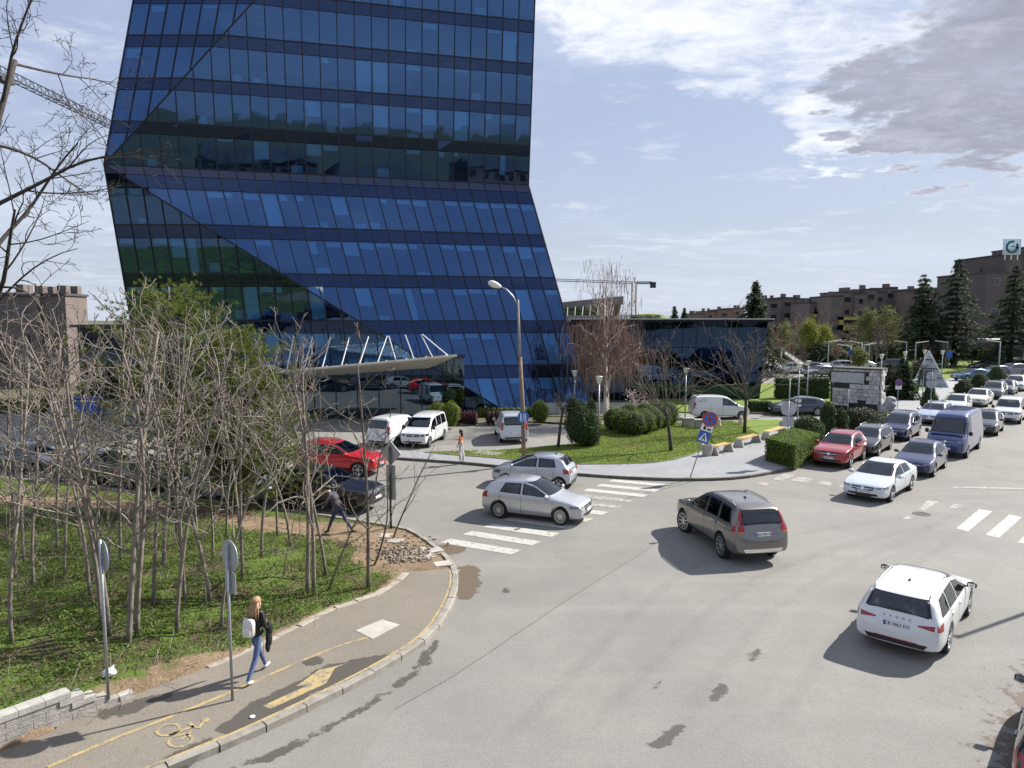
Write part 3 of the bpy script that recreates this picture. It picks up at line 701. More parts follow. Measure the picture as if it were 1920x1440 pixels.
def do_facet(fc, z0s, HF):
    smin = min(p[0] for p in fc.reg); smax = max(p[0] for p in fc.reg); zmin = min(p[1] for p in fc.reg); zmax = max(p[1] for p in fc.reg)
    k0 = math.floor(smin / fc.pw); k1 = math.ceil(smax / fc.pw)
    for z0 in z0s:
        for kind, za, zb in (('pane', z0, z0 + HF * 0.73), ('span', z0 + HF * 0.73, z0 + HF)):
            za, zb = max(za, zmin), min(zb, zmax)
            if zb - za < 0.05: continue
            for k in range(k0, k1):
                pol = clip_convex([(k * fc.pw + 0.03, za + 0.02), ((k + 1) * fc.pw - 0.03, za + 0.02), ((k + 1) * fc.pw - 0.03, zb - 0.02), (k * fc.pw + 0.03, zb - 0.02)], fc.reg)
                if len(pol) < 3: continue
                jt = rnd.uniform(-0.006, 0.006)
                vs, fs, ar = solid(fc, pol, jt, jt - 0.03, 0.006 if len(pol) == 4 else 0)
                if ar < 0.05: continue
                (panes if kind == 'pane' else spans).append((ar, vs, fs, fc.tag))
                if kind == 'pane' and len(pol) == 4 and ar > 2:
                    r = rnd.random(); full = zb - za
                    band = rnd.random() < 0.75
                    drop = 0
                    if fc.tag in ('F2', 'F3'):
                        if r < 0.10: drop = full * 0.97
                        elif r < 0.22: drop = full * rnd.uniform(0.35, 0.7)
                        elif r < 0.75: drop = full * rnd.uniform(0.12, 0.2)
                    else:
                        if r < 0.06: drop = full * 0.97
                        elif r < 0.13: drop = full * rnd.uniform(0.3, 0.7)
                        elif r < 0.35: drop = full * rnd.uniform(0.08, 0.2)
                    if drop:
                        w0, w1 = 0.10, fc.pw - 0.10
                        if rnd.random() < 0.18: w1 = fc.pw * rnd.uniform(0.3, 0.6)
                        p2 = [(k * fc.pw + w0, zb - drop), (k * fc.pw + w1, zb - drop), (k * fc.pw + w1, zb - 0.05), (k * fc.pw + w0, zb - 0.05)]
                        v2, f2, a2 = solid(fc, p2, -0.22, -0.24); blinds.append((a2, v2, f2, ''))
                    if rnd.random() < 0.14:
                        s0 = k * fc.pw + rnd.uniform(0.1, 0.4); s1 = s0 + rnd.uniform(0.5, 1.0); zt = za + rnd.uniform(0.3, 0.75)
                        v2, f2, a2 = solid(fc, [(s0, za + 0.06), (s1, za + 0.06), (s1, zt), (s0, zt)], -0.5, -0.75); desks.add(v2, f2)
    # mullions and transoms
    for k in range(k0, k1 + 1):
        pol = clip_convex([(k * fc.pw - 0.035, zmin - 1), (k * fc.pw + 0.035, zmin - 1), (k * fc.pw + 0.035, zmax + 1), (k * fc.pw - 0.035, zmax + 1)], fc.reg)
        if len(pol) >= 3:
            vs, fs, ar = solid(fc, pol, 0.05, -0.10)
            if ar > 0.02: MB().add(vs, fs).build('mullion', 'mullion', tower)
    for z0 in z0s:
        pol = clip_convex([(smin - 1, z0 - 0.05), (smax + 1, z0 - 0.05), (smax + 1, z0 + 0.05), (smin - 1, z0 + 0.05)], fc.reg)
        if len(pol) >= 3:
            vs, fs, ar = solid(fc, pol, 0.03, -0.10)
            if ar > 0.02: MB().add(vs, fs).build('transom', 'mullion', tower)
def edge_bar(p, q, r=0.06):
    MB().tube([tl(p), tl(q)], r, 6).build('corner_bar', 'mullion', tower)
def at_z(p, m, z): return p + m * (z - p.z)
TBx, TQx, TLx = at_z(TB, m1, ZTOP), at_z(TA, dg1, ZTOP), at_z(TA, m4, ZTOP)
nrm = lambda a, b_, c: (b_ - a).cross(c - a).normalized()
N3 = nrm(TA, TE, TD); N3 = N3 if N3.y < 0 else -N3
N4 = nrm(TA, TQ, TL); N4 = N4 if N4.y < 0 else -N4
wq = (TB - TA).length; PWID = wq / 25
F1 = Facet(TB, (TB - TA).normalized(), m1, N1, [TA, TB, TBx, TQx], PWID, 'F1')
F2 = Facet(TB, (TB - TA).normalized(), m2, N2, [TA, TB, TC, TD], PWID, 'F2')
F3 = Facet(TA, XH, m3, N3, [TA, TD, TE], PWID * 0.98, 'F3')
F4 = Facet(TA, XH, m4, N4, [TA, TQx, TLx], PWID * 0.98, 'F4')
zup = [k * HFU for k in range(0, 8)]
zlow = [-(k + 1) * HF - 0.62 for k in range(0, 6)]
do_facet(F1, zup, HFU); do_facet(F4, zup, HFU)
do_facet(F2, zlow, HF); do_facet(F3, zlow, HF)
# band under the waist
for fc in (F2, F3):
    smin = min(p[0] for p in fc.reg) - 1; smax = max(p[0] for p in fc.reg) + 1
    pol = clip_convex([(smin, -0.60), (smax, -0.60), (smax, 0), (smin, 0)], fc.reg)
    if len(pol) >= 3:
        vs, fs, ar = solid(fc, pol, 0.0, -0.03); MB().add(vs, fs).build('waist_band', 'tower_spandrel', tower)
def emit(lst, name, materialf, limit=300):
    lst.sort(key=lambda t: -t[0])
    for ar, vs, fs, tg in lst[:limit]: MB().add(vs, fs).build(name, materialf(tg), tower)
    rest = {}
    for ar, vs, fs, tg in lst[limit:]: rest.setdefault(materialf(tg), MB()).add(vs, fs)
    if rest:
        ms = list(rest); tot = MB()
        for i, k in enumerate(ms): tot.add(rest[k].v, rest[k].f, i)
        tag(tot.build('remaining_' + name + 's', ms, tower), kind='stuff')
emit(panes, 'pane', lambda t: 'tower_glass')
emit(spans, 'spandrel_panel', lambda t: 'spandrel_glass')
emit(blinds, 'blind', lambda t: 'blind')
tag(desks.build('office_desks', 'office_white', tower), kind='stuff')
edge_bar(TA, TB, 0.05); edge_bar(TB, TC); edge_bar(TB, TBx); edge_bar(TA, TD); edge_bar(TA, TE); edge_bar(TA, TQx); edge_bar(TA, TLx)
# floors, core and hidden sides
BK = -NN * 17
def outline(z, inset):
    if z <= ZW: pts = [at_z(TA, m3, z), at_z(TA, dg3, z), at_z(TB, m2, z)]
    else: pts = [at_z(TA, m4, z), at_z(TA, dg1, z), at_z(TB, m1, z)]
    pts = [p - NN * inset for p in pts]; pts[0] = pts[0] + E1 * inset; pts[2] = pts[2] - E1 * inset
    return pts + [pts[2] + BK, pts[0] + BK]
fl = [ZW + z for z in zup] + [ZW + z for z in zlow[:-1]]
for z in fl:
    p0 = outline(z, 0.32); b = MB(); n = len(p0)
    b.add([tl(Vector((p.x, p.y, z - 0.34))) for p in p0] + [tl(Vector((p.x, p.y, z + 0.02))) for p in p0], [tuple(range(n)), tuple(range(2 * n - 1, n - 1, -1))] + [(i, (i + 1) % n, n + (i + 1) % n, n + i) for i in range(n)])
    b.build('floor_slab', 'slab', tower)
for za, zb in ((0, ZW), (ZW, ZTOP)):
    A, B_ = outline(za + (0.0 if za == 0 else 0.001), 6.5), outline(zb, 6.5); b = MB()
    b.add([tl(p) for p in A] + [tl(p) for p in B_], [(i, (i + 1) % 5, 5 + (i + 1) % 5, 5 + i) for i in range(5)]); b.build('core', 'core_wall', tower)
    A, B_ = outline(za + (0.0 if za == 0 else 0.001), 0.05), outline(zb, 0.05); b = MB()
    b.add([tl(p) for p in A] + [tl(p) for p in B_], [(i, (i + 1) % 5, 5 + (i + 1) % 5, 5 + i) for i in (2, 3, 4)]); b.build('side_wall', 'tower_spandrel_dark', tower)
b = MB(); pr = outline(ZTOP, 0.0); b.add([tl(p) for p in pr], [tuple(range(5))]); b.build('roof', 'slab', tower)
for k in range(14):   # pale columns behind the glass
    pass
# ---- entrance: lobby glazing below the canopy and the canopy itself
LB0, LB1 = PD(470, 770, TD.y - 0.6), PD(872, 775, TD.y - 0.6)
lob = MB(); LZ = 4.6
for i in range(10):
    x0 = LB0.x + (LB1.x - LB0.x) * i / 10; x1 = LB0.x + (LB1.x - LB0.x) * (i + 1) / 10
    for za, zb in ((0.05, 2.5), (2.56, LZ)):
        q = MB(); q.box(tl(Vector(((x0 + x1) / 2, LB0.y, (za + zb) / 2))), (x1 - x0 - 0.07, 0.04, zb - za)); q.build('lobby_pane', 'lobby_glass', tower)
    q = MB(); q.box(tl(Vector((x0, LB0.y, LZ / 2))), (0.07, 0.12, LZ)); q.build('lobby_post', 'mullion', tower)
q = MB(); q.box(tl(Vector(((LB0.x + LB1.x) / 2, LB0.y + 0.5, LZ + 0.15))), (LB1.x - LB0.x, 1.2, 0.28)); q.build('lobby_lintel', 'tower_spandrel_dark', tower)
q = MB(); q.box(tl(Vector(((LB0.x + LB1.x) / 2, LB0.y + 4.5, 2.2))), (LB1.x - LB0.x, 0.3, 4.4)); q.build('lobby_back_wall', 'core_wall', tower)
for (u, w_) in ((735, 2.0), (690, 2.2)):
    c = PD(u, 735, TD.y + 1.6); q = MB(); q.box(tl(Vector((c.x, c.y, 2.35))), (w_, 0.1, 0.9)); q.build('lobby_sign', 'blind', tower)
cy = TD.y - 4.2
c0, c1 = PD(519, 699, cy), PD(856, 668, cy)       # front top edge
c2, c3 = PD(805, 690, cy + 3.0), PD(560, 708, cy + 3.0)
canopy = MB(); up_ = Vector((0, 0, 0.10))
P = [c0, c1, c2, c3]
canopy.add([tl(p) for p in P] + [tl(p + up_) for p in P], [(3, 2, 1, 0), (4, 5, 6, 7), (0, 1, 5, 4), (1, 2, 6, 5), (2, 3, 7, 6), (3, 0, 4, 7)])
can = canopy.build('entrance_canopy', 'cream_metal', tower)
for k in range(9):
    t = (k + 0.5) / 9; a = c0.lerp(c1, t); d = c3.lerp(c2, t)
    q = MB(); q.tube([tl(a + Vector((0, 0, 0.14))), tl(d + Vector((0, 0, 0.14)))], 0.07, 4); q.build('canopy_rib', 'white_metal', can)
q = MB(); q.tube([tl(c0 + Vector((0, -0.05, 0.05))), tl(c1 + Vector((0, -0.05, 0.05)))], 0.09, 6); q.build('canopy_edge', 'cream_metal', can)
for (u0, v0, u1, v1) in ((537, 695, 551, 630), (570, 692, 586, 632), (604, 690, 620, 632), (640, 684, 655, 632), (674, 681, 691, 631), (708, 679, 726, 630), (742, 676, 729, 630), (776, 672, 760, 628), (811, 669, 790, 628), (840, 667, 792, 627)):
    f = (u0 - 519) / (856 - 519); pa = c0.lerp(c1, f) + Vector((0, 0.1, 0.1)); pb = PD(u1, v1, cy + 1.6)
    q = MB(); q.tube([tl(pa), tl(pb)], 0.042, 5); q.build('canopy_strut', 'white_metal', can)
# ================================================================== VEHICLES
def paintmat(name, col, metal=0.0, rough=0.3):
    m = mat(name, col, rough, metal, 0.5, coat=1.0); return m
for nm, c, mt in (('p_silver', (0.50, 0.51, 0.53), 0.55), ('p_silver_cool', (0.44, 0.47, 0.52), 0.5), ('p_taupe', (0.19, 0.18, 0.165), 0.6), ('p_white', (0.64, 0.655, 0.66), 0.0), ('p_white_cool', (0.56, 0.60, 0.635), 0.1),
                  ('p_red', (0.33, 0.022, 0.028), 0.25), ('p_bright_red', (0.52, 0.012, 0.016), 0.15), ('p_black', (0.012, 0.013, 0.016), 0.2), ('p_navy', (0.018, 0.024, 0.085), 0.35), ('p_blue', (0.045, 0.060, 0.19), 0.35),
                  ('p_slate', (0.05, 0.06, 0.085), 0.4), ('p_grey', (0.10, 0.105, 0.115), 0.4), ('p_ivory', (0.58, 0.57, 0.50), 0.0), ('p_teal', (0.02, 0.10, 0.17), 0.35), ('p_pale_blue', (0.46, 0.53, 0.62), 0.35)):
    paintmat(nm, c, mt)
glass('car_glass', (0.50, 0.56, 0.57), (0.85, 0.9, 0.95), 0.05, 0.95)
glass('car_glass_tint', (0.22, 0.25, 0.26), (0.85, 0.9, 0.95), 0.05, 0.95)
mat('frit', (0.008, 0.008, 0.009), 0.25, 0, 0.5)
mat('seat_cloth', (0.035, 0.035, 0.038), 0.9); mat('dash', (0.02, 0.02, 0.021), 0.7)
mat('rubber', (0.014, 0.014, 0.014), 0.85)
mat('black_trim', (0.018, 0.018, 0.019), 0.5)
mat('rim_metal', (0.52, 0.53, 0.54), 0.3, 0.85)
mat('rim_dark', (0.03, 0.03, 0.032), 0.4, 0.5)
mat('chrome', (0.75, 0.76, 0.78), 0.12, 1.0)
mat('lamp_clear', (0.20, 0.21, 0.22), 0.08, 0.5, 0.9)
mat('lamp_dark', (0.05, 0.055, 0.06), 0.06, 0.2, 0.9)
mat('lamp_red', (0.30, 0.012, 0.014), 0.12, 0, 0.7)
mat('lamp_amber', (0.55, 0.16, 0.02), 0.15)
mat('plate_white', (0.72, 0.73, 0.73), 0.4)
mat('plate_blue', (0.03, 0.06, 0.35), 0.4)
mat('letter_black', (0.012, 0.012, 0.014), 0.6)
mat('seam', (0.02, 0.02, 0.022), 0.7)
def interp(T, x):
    """T sorted by decreasing x"""
    if x >= T[0][0]: return T[0][1]
    for (a, za), (b_, zb) in zip(T, T[1:]):
        if x >= b_: return za + (zb - za) * ((a - x) / (a - b_ + 1e-9))
    return T[-1][1]
SPEC = {
 'hatch': dict(W=1.79, wb=2.60, r=0.325, zb=0.20, belt=(0.87, 0.98), roofw=0.73, T=[(2.18, .60), (2.10, .73), (1.75, .84), (1.15, .95), (.95, .99), (.15, 1.39), (-.25, 1.475), (-.8, 1.48), (-1.4, 1.42), (-1.75, 1.34), (-2.03, 1.02), (-2.12, .9), (-2.15, .62)],
    win=[(.86, .12, -.30, -.30), (-.38, -.38, -1.08, -1.28)], ws=(1.01, 1.40), rw=(1.05, 1.34), seams=(.98, -.34, -1.3)),
 'small_hatch': dict(W=1.70, wb=2.46, r=0.30, zb=0.20, belt=(0.92, 1.0), roofw=0.73, T=[(1.98, .62), (1.90, .78), (1.6, .90), (1.2, 1.02), (.25, 1.44), (-.2, 1.52), (-.8, 1.52), (-1.3, 1.45), (-1.55, 1.1), (-1.71, .95), (-1.77, .6)],
    win=[(1.0, .25, -.20, -.20), (-.28, -.28, -.98, -1.1)], ws=(1.06, 1.45), rw=(1.10, 1.42), seams=(1.0, -.24, -1.05)),
 'liftback': dict(W=1.82, wb=2.76, r=0.33, zb=0.19, belt=(0.86, 0.97), roofw=0.72, T=[(2.35, .58), (2.26, .73), (1.9, .83), (1.25, .94), (1.08, .97), (.2, 1.36), (-.3, 1.455), (-.8, 1.45), (-1.3, 1.38), (-1.95, 1.10), (-2.2, 1.02), (-2.40, .98), (-2.48, .66)],
    win=[(.95, .18, -.28, -.28), (-.36, -.36, -1.06, -1.22)], ws=(.99, 1.37), rw=(1.10, 1.36), seams=(1.05, -.32, -1.3)),
 'wagon': dict(W=1.83, wb=2.68, r=0.335, zb=0.20, belt=(0.87, 0.98), roofw=0.73, T=[(2.25, .58), (2.16, .73), (1.8, .84), (1.2, .95), (1.0, .99), (.2, 1.38), (-.3, 1.465), (-1.0, 1.47), (-1.7, 1.44), (-2.08, 1.38), (-2.32, 1.02), (-2.40, .92), (-2.44, .60)],
    win=[(.88, .15, -.28, -.28), (-.36, -.36, -1.12, -1.18), (-1.26, -1.20, -1.72, -1.98)], ws=(1.01, 1.39), rw=(1.03, 1.35), seams=(1.0, -.32, -1.22)),
 'suv_big': dict(W=1.95, wb=2.98, r=0.385, zb=0.29, belt=(1.06, 1.14), roofw=0.74, T=[(2.38, .74), (2.30, .98), (1.9, 1.07), (1.3, 1.14), (1.08, 1.18), (.35, 1.62), (-.1, 1.74), (-.9, 1.76), (-1.8, 1.71), (-2.2, 1.64), (-2.40, 1.20), (-2.52, 1.05), (-2.57, .72)],
    win=[(1.0, .32, -.22, -.22), (-.30, -.30, -1.10, -1.16), (-1.24, -1.18, -1.78, -2.02)], ws=(1.20, 1.65), rw=(1.22, 1.60), seams=(1.1, -.26, -1.2), clad=True),
 'suv': dict(W=1.83, wb=2.66, r=0.355, zb=0.27, belt=(1.0, 1.10), roofw=0.73, T=[(2.20, .70), (2.12, .90), (1.75, 1.0), (1.1, 1.07), (.95, 1.1), (.2, 1.5), (-.2, 1.62), (-.9, 1.64), (-1.6, 1.58), (-1.85, 1.50), (-2.06, 1.14), (-2.16, 1.0), (-2.20, .72)],
    win=[(.86, .18, -.28, -.28), (-.36, -.36, -1.06, -1.26)], ws=(1.13, 1.53), rw=(1.17, 1.48), seams=(1.0, -.32, -1.25), clad=True),
 'mpv': dict(W=1.80, wb=2.68, r=0.325, zb=0.20, belt=(0.95, 1.03), roofw=0.76, T=[(2.15, .58), (2.08, .78), (1.8, .88), (1.35, 1.0), (.35, 1.50), (-.05, 1.63), (-.9, 1.65), (-1.7, 1.60), (-2.0, 1.52), (-2.18, 1.1), (-2.25, .95), (-2.28, .6)],
    win=[(1.1, .35, -.22, -.22), (-.30, -.30, -1.06, -1.12), (-1.20, -1.16, -1.70, -1.90)], ws=(1.05, 1.51), rw=(1.12, 1.50), seams=(1.1, -.26, -1.16)),
 'small_van': dict(W=1.76, wb=2.81, r=0.315, zb=0.21, belt=(1.02, 1.06), roofw=0.82, T=[(2.05, .62), (1.98, .88), (1.7, .98), (1.25, 1.1), (.55, 1.62), (.2, 1.76), (-.5, 1.82), (-1.6, 1.81), (-2.06, 1.76), (-2.20, 1.2), (-2.26, .9), (-2.30, .55)],
    win=[(1.08, .52, -.05, -.05), (-.14, -.14, -.95, -.95), (-1.04, -1.04, -1.80, -1.92)], ws=(1.16, 1.64), rw=(1.12, 1.66), seams=(1.15, -.10, -1.0)),
 'panel_van': dict(W=1.76, wb=2.81, r=0.315, zb=0.21, belt=(1.02, 1.06), roofw=0.82, T=[(2.05, .62), (1.98, .88), (1.7, .98), (1.25, 1.1), (.55, 1.62), (.2, 1.76), (-.5, 1.82), (-1.6, 1.81), (-2.06, 1.76), (-2.20, 1.2), (-2.26, .9), (-2.30, .55)],
    win=[(1.08, .52, -.05, -.05)], ws=(1.16, 1.64), rw=(1.18, 1.62), seams=(1.15, -.10, -1.0)),
 'big_van': dict(W=1.98, wb=3.66, r=0.345, zb=0.26, belt=(1.26, 1.32), roofw=0.84, T=[(2.75, .70), (2.68, 1.0), (2.45, 1.16), (2.1, 1.30), (1.55, 2.02), (1.25, 2.30), (.6, 2.40), (-1.5, 2.41), (-2.9, 2.37), (-3.08, 2.25), (-3.14, 1.2), (-3.17, .5)],
    win=[(2.0, 1.55, .75, .75)], ws=(1.36, 2.10), rw=(1.4, 2.1), seams=(2.05, .70, -.7)),
}
def wheel_meshes(r, spokes, key, dark=False):
    w = 0.21; M = Matrix.Rotation(-math.pi / 2, 3, 'X')    # axis along +y (outer face)
    t = MB(); t.lathe([(r * 0.62, -w / 2), (r * 0.93, -w / 2), (r, -w / 2 + 0.035), (r, w / 2 - 0.035), (r * 0.94, w / 2), (r * 0.74, w / 2), (r * 0.70, w / 2 - 0.02), (r * 0.70, 0.0)], 28, M=M)
    tm = t.mesh('wheel', True); tm.materials.append(MATS['rubber'])
    g = MB(); g.lathe([(0.0, 0.02), (r * 0.70, 0.02)], 20, M=M, mi=1)
    g.lathe([(r * 0.70, w / 2 - 0.03), (r * 0.72, w / 2 + 0.004), (r * 0.66, w / 2 + 0.002), (r * 0.645, w / 2 - 0.04)], 28, M=M)
    g.lathe([(0, w / 2 - 0.012), (r * 0.16, w / 2 - 0.012), (r * 0.18, w / 2 - 0.06)], 12, M=M)
    for k in range(spokes):
        a = 2 * math.pi * k / spokes; Q = Matrix.Rotation(a, 3, 'Y')
        g.add([Q @ Vector(p) for p in ((r * .12, w / 2 - .02, -r * .055), (r * .67, w / 2 - .008, -r * .045), (r * .67, w / 2 - .008, r * .045), (r * .12, w / 2 - .02, r * .055), (r * .12, w / 2 - .07, -r * .055), (r * .67, w / 2 - .05, -r * .045), (r * .67, w / 2 - .05, r * .045), (r * .12, w / 2 - .07, r * .055))],
              [(3, 2, 1, 0), (0, 1, 5, 4), (2, 3, 7, 6), (1, 2, 6, 5)])
    gm = g.mesh('rim', False)
    for m_ in ('rim_metal' if not dark else 'rim_dark', 'rim_dark'): gm.materials.append(MATS[m_])
    return tm, gm
PAINTED = ('body', 'mirror', 'door_handle', 'spoiler', 'fuel_flap')
def make_car(kind, rails=False, spokes=10, front='plain', rear='plain', dark_rim=False, plate=None, mirror_dark=False, detail=True, lettering=None):
    s = SPEC[kind]; T = s['T']; Wd = s['W']; wb = s['wb']; r = s['r']; hw = Wd / 2; xf, xr = T[0][0], T[-1][0]; Hm = max(z for _, z in T); zb0 = s['zb']
    van = kind in ('big_van', 'small_van', 'panel_van')
    def belt(x): return s['belt'][0] + (s['belt'][1] - s['belt'][0]) * (xf - x) / (xf - xr)
    xs = sorted({xf, xf - 0.10, xf - 0.28, xf - 0.55, 0.55 * (T[3][0]) + .2} | {t[0] for t in T[2:]} | {xr + 0.30, xr + 0.12, xr} | {-.55 * wb, .3}, reverse=True)
    ys = [xs[0]]
    for x in xs[1:]:
        if ys[-1] - x > 0.055: ys.append(x)
    if ys[-1] != xr: ys[-1] = xr
    xs = ys
    ringsV = []
    for x in xs:
        zt = interp(T, x); df = xf - x; dr = x - xr
        pl = min(1.0, 0.80 + 0.20 * math.sqrt(min(1, df / 0.62))) * min(1.0, (0.86 if not van else .95) + (0.14 if not van else .05) * math.sqrt(min(1, dr / 0.5)))
        w = hw * pl
        zb = zb0 + 0.10 * max(0, 1 - df / 0.3) + 0.12 * max(0, 1 - dr / 0.35)
        zl = min(belt(x), zt - 0.035); c = max(0.0, min(1.0, (zt - zl - 0.05) / (Hm - s['belt'][0] - 0.1)))
        we = w * (0.84 + (s['roofw'] - 0.84) * c)
        dz = zl - zb
        ring = [(0, zb), (.86 * w, zb), (.975 * w, zb + .10 * min(1, dz / .5)), (1.0 * w, zb + .48 * dz), (.975 * w, zl - .06 * min(1, dz / .5)), ((.94 - .02 * c) * w, zl + .015 * c), (we, zt - (.035 + .055 * c)), (we * .78, zt - .008), (0, zt)]
        ringsV.append([(x, y, z) for y, z in ring] + [(x, -y, z) for y, z in ring[-2:0:-1]])
    b = MB(); n = len(ringsV[0]); vs = [p for rg in ringsV for p in rg]; fs = []
    for i in range(len(xs) - 1):
        for j in range(n): fs.append((i * n + j, i * n + (j + 1) % n, (i + 1) * n + (j + 1) % n, (i + 1) * n + j))
    b.add(vs, fs)
    # end caps as strips of quads between mirrored points
    for base, flip in ((0, False), ((len(xs) - 1) * n, True)):
        for j in range(0, 8):
            q = (base + j, base + j + 1, base + (n - j - 1) % n, base + (n - j) % n)
            if j == 0: q = (base, base + 1, base + n - 1)
            if j == 7: q = (base + 7, base + 8, base + 9)
            b.f.append(q if flip else q[::-1]); b.m.append(0)
    me0 = b.mesh('cage'); o0 = bpy.data.objects.new('cage', me0); COL.objects.link(o0)
    md = o0.modifiers.new('s', 'SUBSURF'); md.levels = 3; md.render_levels = 3
    dg = bpy.context.evaluated_depsgraph_get(); sm = bpy.data.meshes.new_from_object(o0.evaluated_get(dg))
    bm = bmesh.new(); bm.from_mesh(sm); bmesh.ops.recalc_face_normals(bm, faces=bm.faces); bm.to_mesh(sm); bvh = BVHTree.FromBMesh(bm); bm.free()
    o0.modifiers.clear(); o0.data = sm
    # wheel wells
    cutter = MB()
    for x in (wb / 2, -wb / 2):
        for sd in (1, -1):
            cutter.lathe([(0, -0.2), (r + 0.055, -0.2), (r + 0.055, 0.2), (0, 0.2)], 26, (x, sd * (hw - 0.06), r + 0.01), Matrix.Rotation(math.pi / 2, 3, 'X'))
    bmc = bmesh.new(); cm = cutter.mesh('cut'); bmc.from_mesh(cm); bmesh.ops.remove_doubles(bmc, verts=bmc.verts, dist=1e-5); bmesh.ops.recalc_face_normals(bmc, faces=bmc.faces); bmc.to_mesh(cm); bmc.free()
    co = bpy.data.objects.new('cut', cm); COL.objects.link(co)
    bo = o0.modifiers.new('b', 'BOOLEAN'); bo.operation = 'DIFFERENCE'; bo.object = co; bo.solver = 'EXACT'
    dg = bpy.context.evaluated_depsgraph_get(); body = bpy.data.meshes.new_from_object(o0.evaluated_get(dg)); body.name = 'body'
    bpy.data.objects.remove(o0); bpy.data.objects.remove(co)
    holes = []
    body.polygons.foreach_set('use_smooth', [True] * len(body.polygons)); body.set_sharp_from_angle(angle=R(38))
    body.materials.clear(); body.materials.append(MATS['p_silver'])
    root = thing(kind, kind, 'car')
    ob('body', body, None, root)
    def cast(p, d, off):
        p = Vector(p); d = Vector(d).normalized()
        h = bvh.ray_cast(p - d * 6, d)
        if h[0] is None: h = bvh.find_nearest(p)
        nn = h[1]
        if nn.dot(d) > 0: nn = -nn
        return h[0] + nn * off, nn
    def warp(i, n, us):   # thin outer ring
        e = us or .055
        return 0.0 if i == 0 else 1.0 if i == n else e + (1 - 2 * e) * (i - 1) / (n - 2)
    def patch(quad, d, name, material, parent=root, nu=6, nv=5, off=0.006, thick=0.012, hole=False, us=None):
        q = [Vector(p) for p in quad]; m = MB(); top = []; bot = []
        for j in range(nv + 1):
            for i in range(nu + 1):
                u, v = i / nu, j / nv
                if hole: u, v = warp(i, nu, us), warp(j, nv, us)
                p = (q[0] * (1 - u) + q[1] * u) * (1 - v) + (q[3] * (1 - u) + q[2] * u) * v
                h, nn = cast(p, d, off); top.append(h); bot.append(h - nn * thick)
        N_ = len(top); fs = []
        for j in range(nv):
            for i in range(nu):
                k = j * (nu + 1) + i; fs.append((k, k + 1, k + nu + 2, k + nu + 1))
        rim = [i for i in range(nu + 1)] + [j * (nu + 1) + nu for j in range(1, nv + 1)] + [nv * (nu + 1) + i for i in range(nu - 1, -1, -1)] + [j * (nu + 1) for j in range(nv - 1, 0, -1)]
        for a, c in zip(rim, rim[1:] + rim[:1]): fs.append((a, a + N_, c + N_, c))
        # orientation
        f0 = fs[0]; nn = (top[f0[1]] - top[f0[0]]).cross(top[f0[3]] - top[f0[0]])
        if nn.dot(Vector(d)) > 0: fs = [f[::-1] for f in fs]
        m.add(top + bot, fs)
        if hole:
            for j in range(nv):
                for i in range(nu):
                    if 0 < i < nu - 1 and 0 < j < nv - 1: m.m[j * nu + i] = 1; holes.append([top[k] for k in (j * (nu + 1) + i, j * (nu + 1) + i + 1, (j + 1) * (nu + 1) + i + 1, (j + 1) * (nu + 1) + i)])
            m.f = [f for f, mi in zip(m.f, m.m) if not (mi == 1 and len(f) == 4 and False)]
            material = ['frit', material]
        me = m.mesh(name, True); me.set_sharp_from_angle(angle=R(40))
        return ob(name, me, material, parent)
    # glazing
    zw0, zw1 = s['ws']; a0, a1 = 0.80 * hw, (s['roofw'] - 0.07) * hw
    patch([(0, -a0, zw0), (0, a0, zw0), (0, a1, zw1), (0, -a1, zw1)], (-1, 0, 0), 'windscreen', 'car_glass', nu=12, nv=9, hole=True)
    zr0, zr1 = s['rw']; c0, c1 = (0.74 if not van else .70) * hw, (s['roofw'] - 0.10) * hw
    if kind != 'panel_van' or rear == 'glazed':
        rwin = patch([(0, -c0, zr0), (0, c0, zr0), (0, c1, zr1), (0, -c1, zr1)], (1, 0, 0), 'rear_window', 'car_glass_tint', nu=12, nv=8, hole=True)
        if detail: patch([(0, -.3 * hw, zr0 + .02), (0, .28 * hw, zr0 + .03), (0, .28 * hw, zr0 + .055), (0, -.3 * hw, zr0 + .045)], (1, 0, 0), 'wiper', 'black_trim', rwin, 4, 1, 0.02)
    for sd in (1, -1):
        for qd in s['win']:
            zt = lambda x: interp(T, x) - 0.135 - (0.02 if van else 0)
            q = [(qd[0], 0, belt(qd[0]) + .035), (qd[3], 0, belt(qd[3]) + .035), (qd[2], 0, zt(qd[2])), (qd[1], 0, zt(qd[1]))]
            patch([(p[0], sd * hw, p[2]) for p in q], (0, -sd, 0), 'side_window', 'car_glass_tint', nu=9, nv=7, hole=True, us=.075)
    # lamps, grille, bumpers
    zn = interp(T, xf - 0.15)
    hl0, hl1 = zn - .17, zn - .03
    for sd in (1, -1):
        big = kind in ('big_van', 'small_van', 'panel_van', 'mpv', 'small_hatch')
        zl0 = hl0 - (.06 if big else 0)
        patch([(xf - .1, sd * .50 * hw, zl0 + .03), (xf - .45, sd * .97 * hw, zl0 + .05), (xf - .5, sd * .96 * hw, hl1 - .0), (xf - .15, sd * .52 * hw, hl1 - .05)], (-.82, -sd * .5, -.12), 'headlight', 'lamp_dark' if front in ('modern', 'kidney') else 'lamp_clear', nu=6, nv=3)
    gz1 = zn - .07; gz0 = gz1 - (.13 if front != 'modern' else .15)
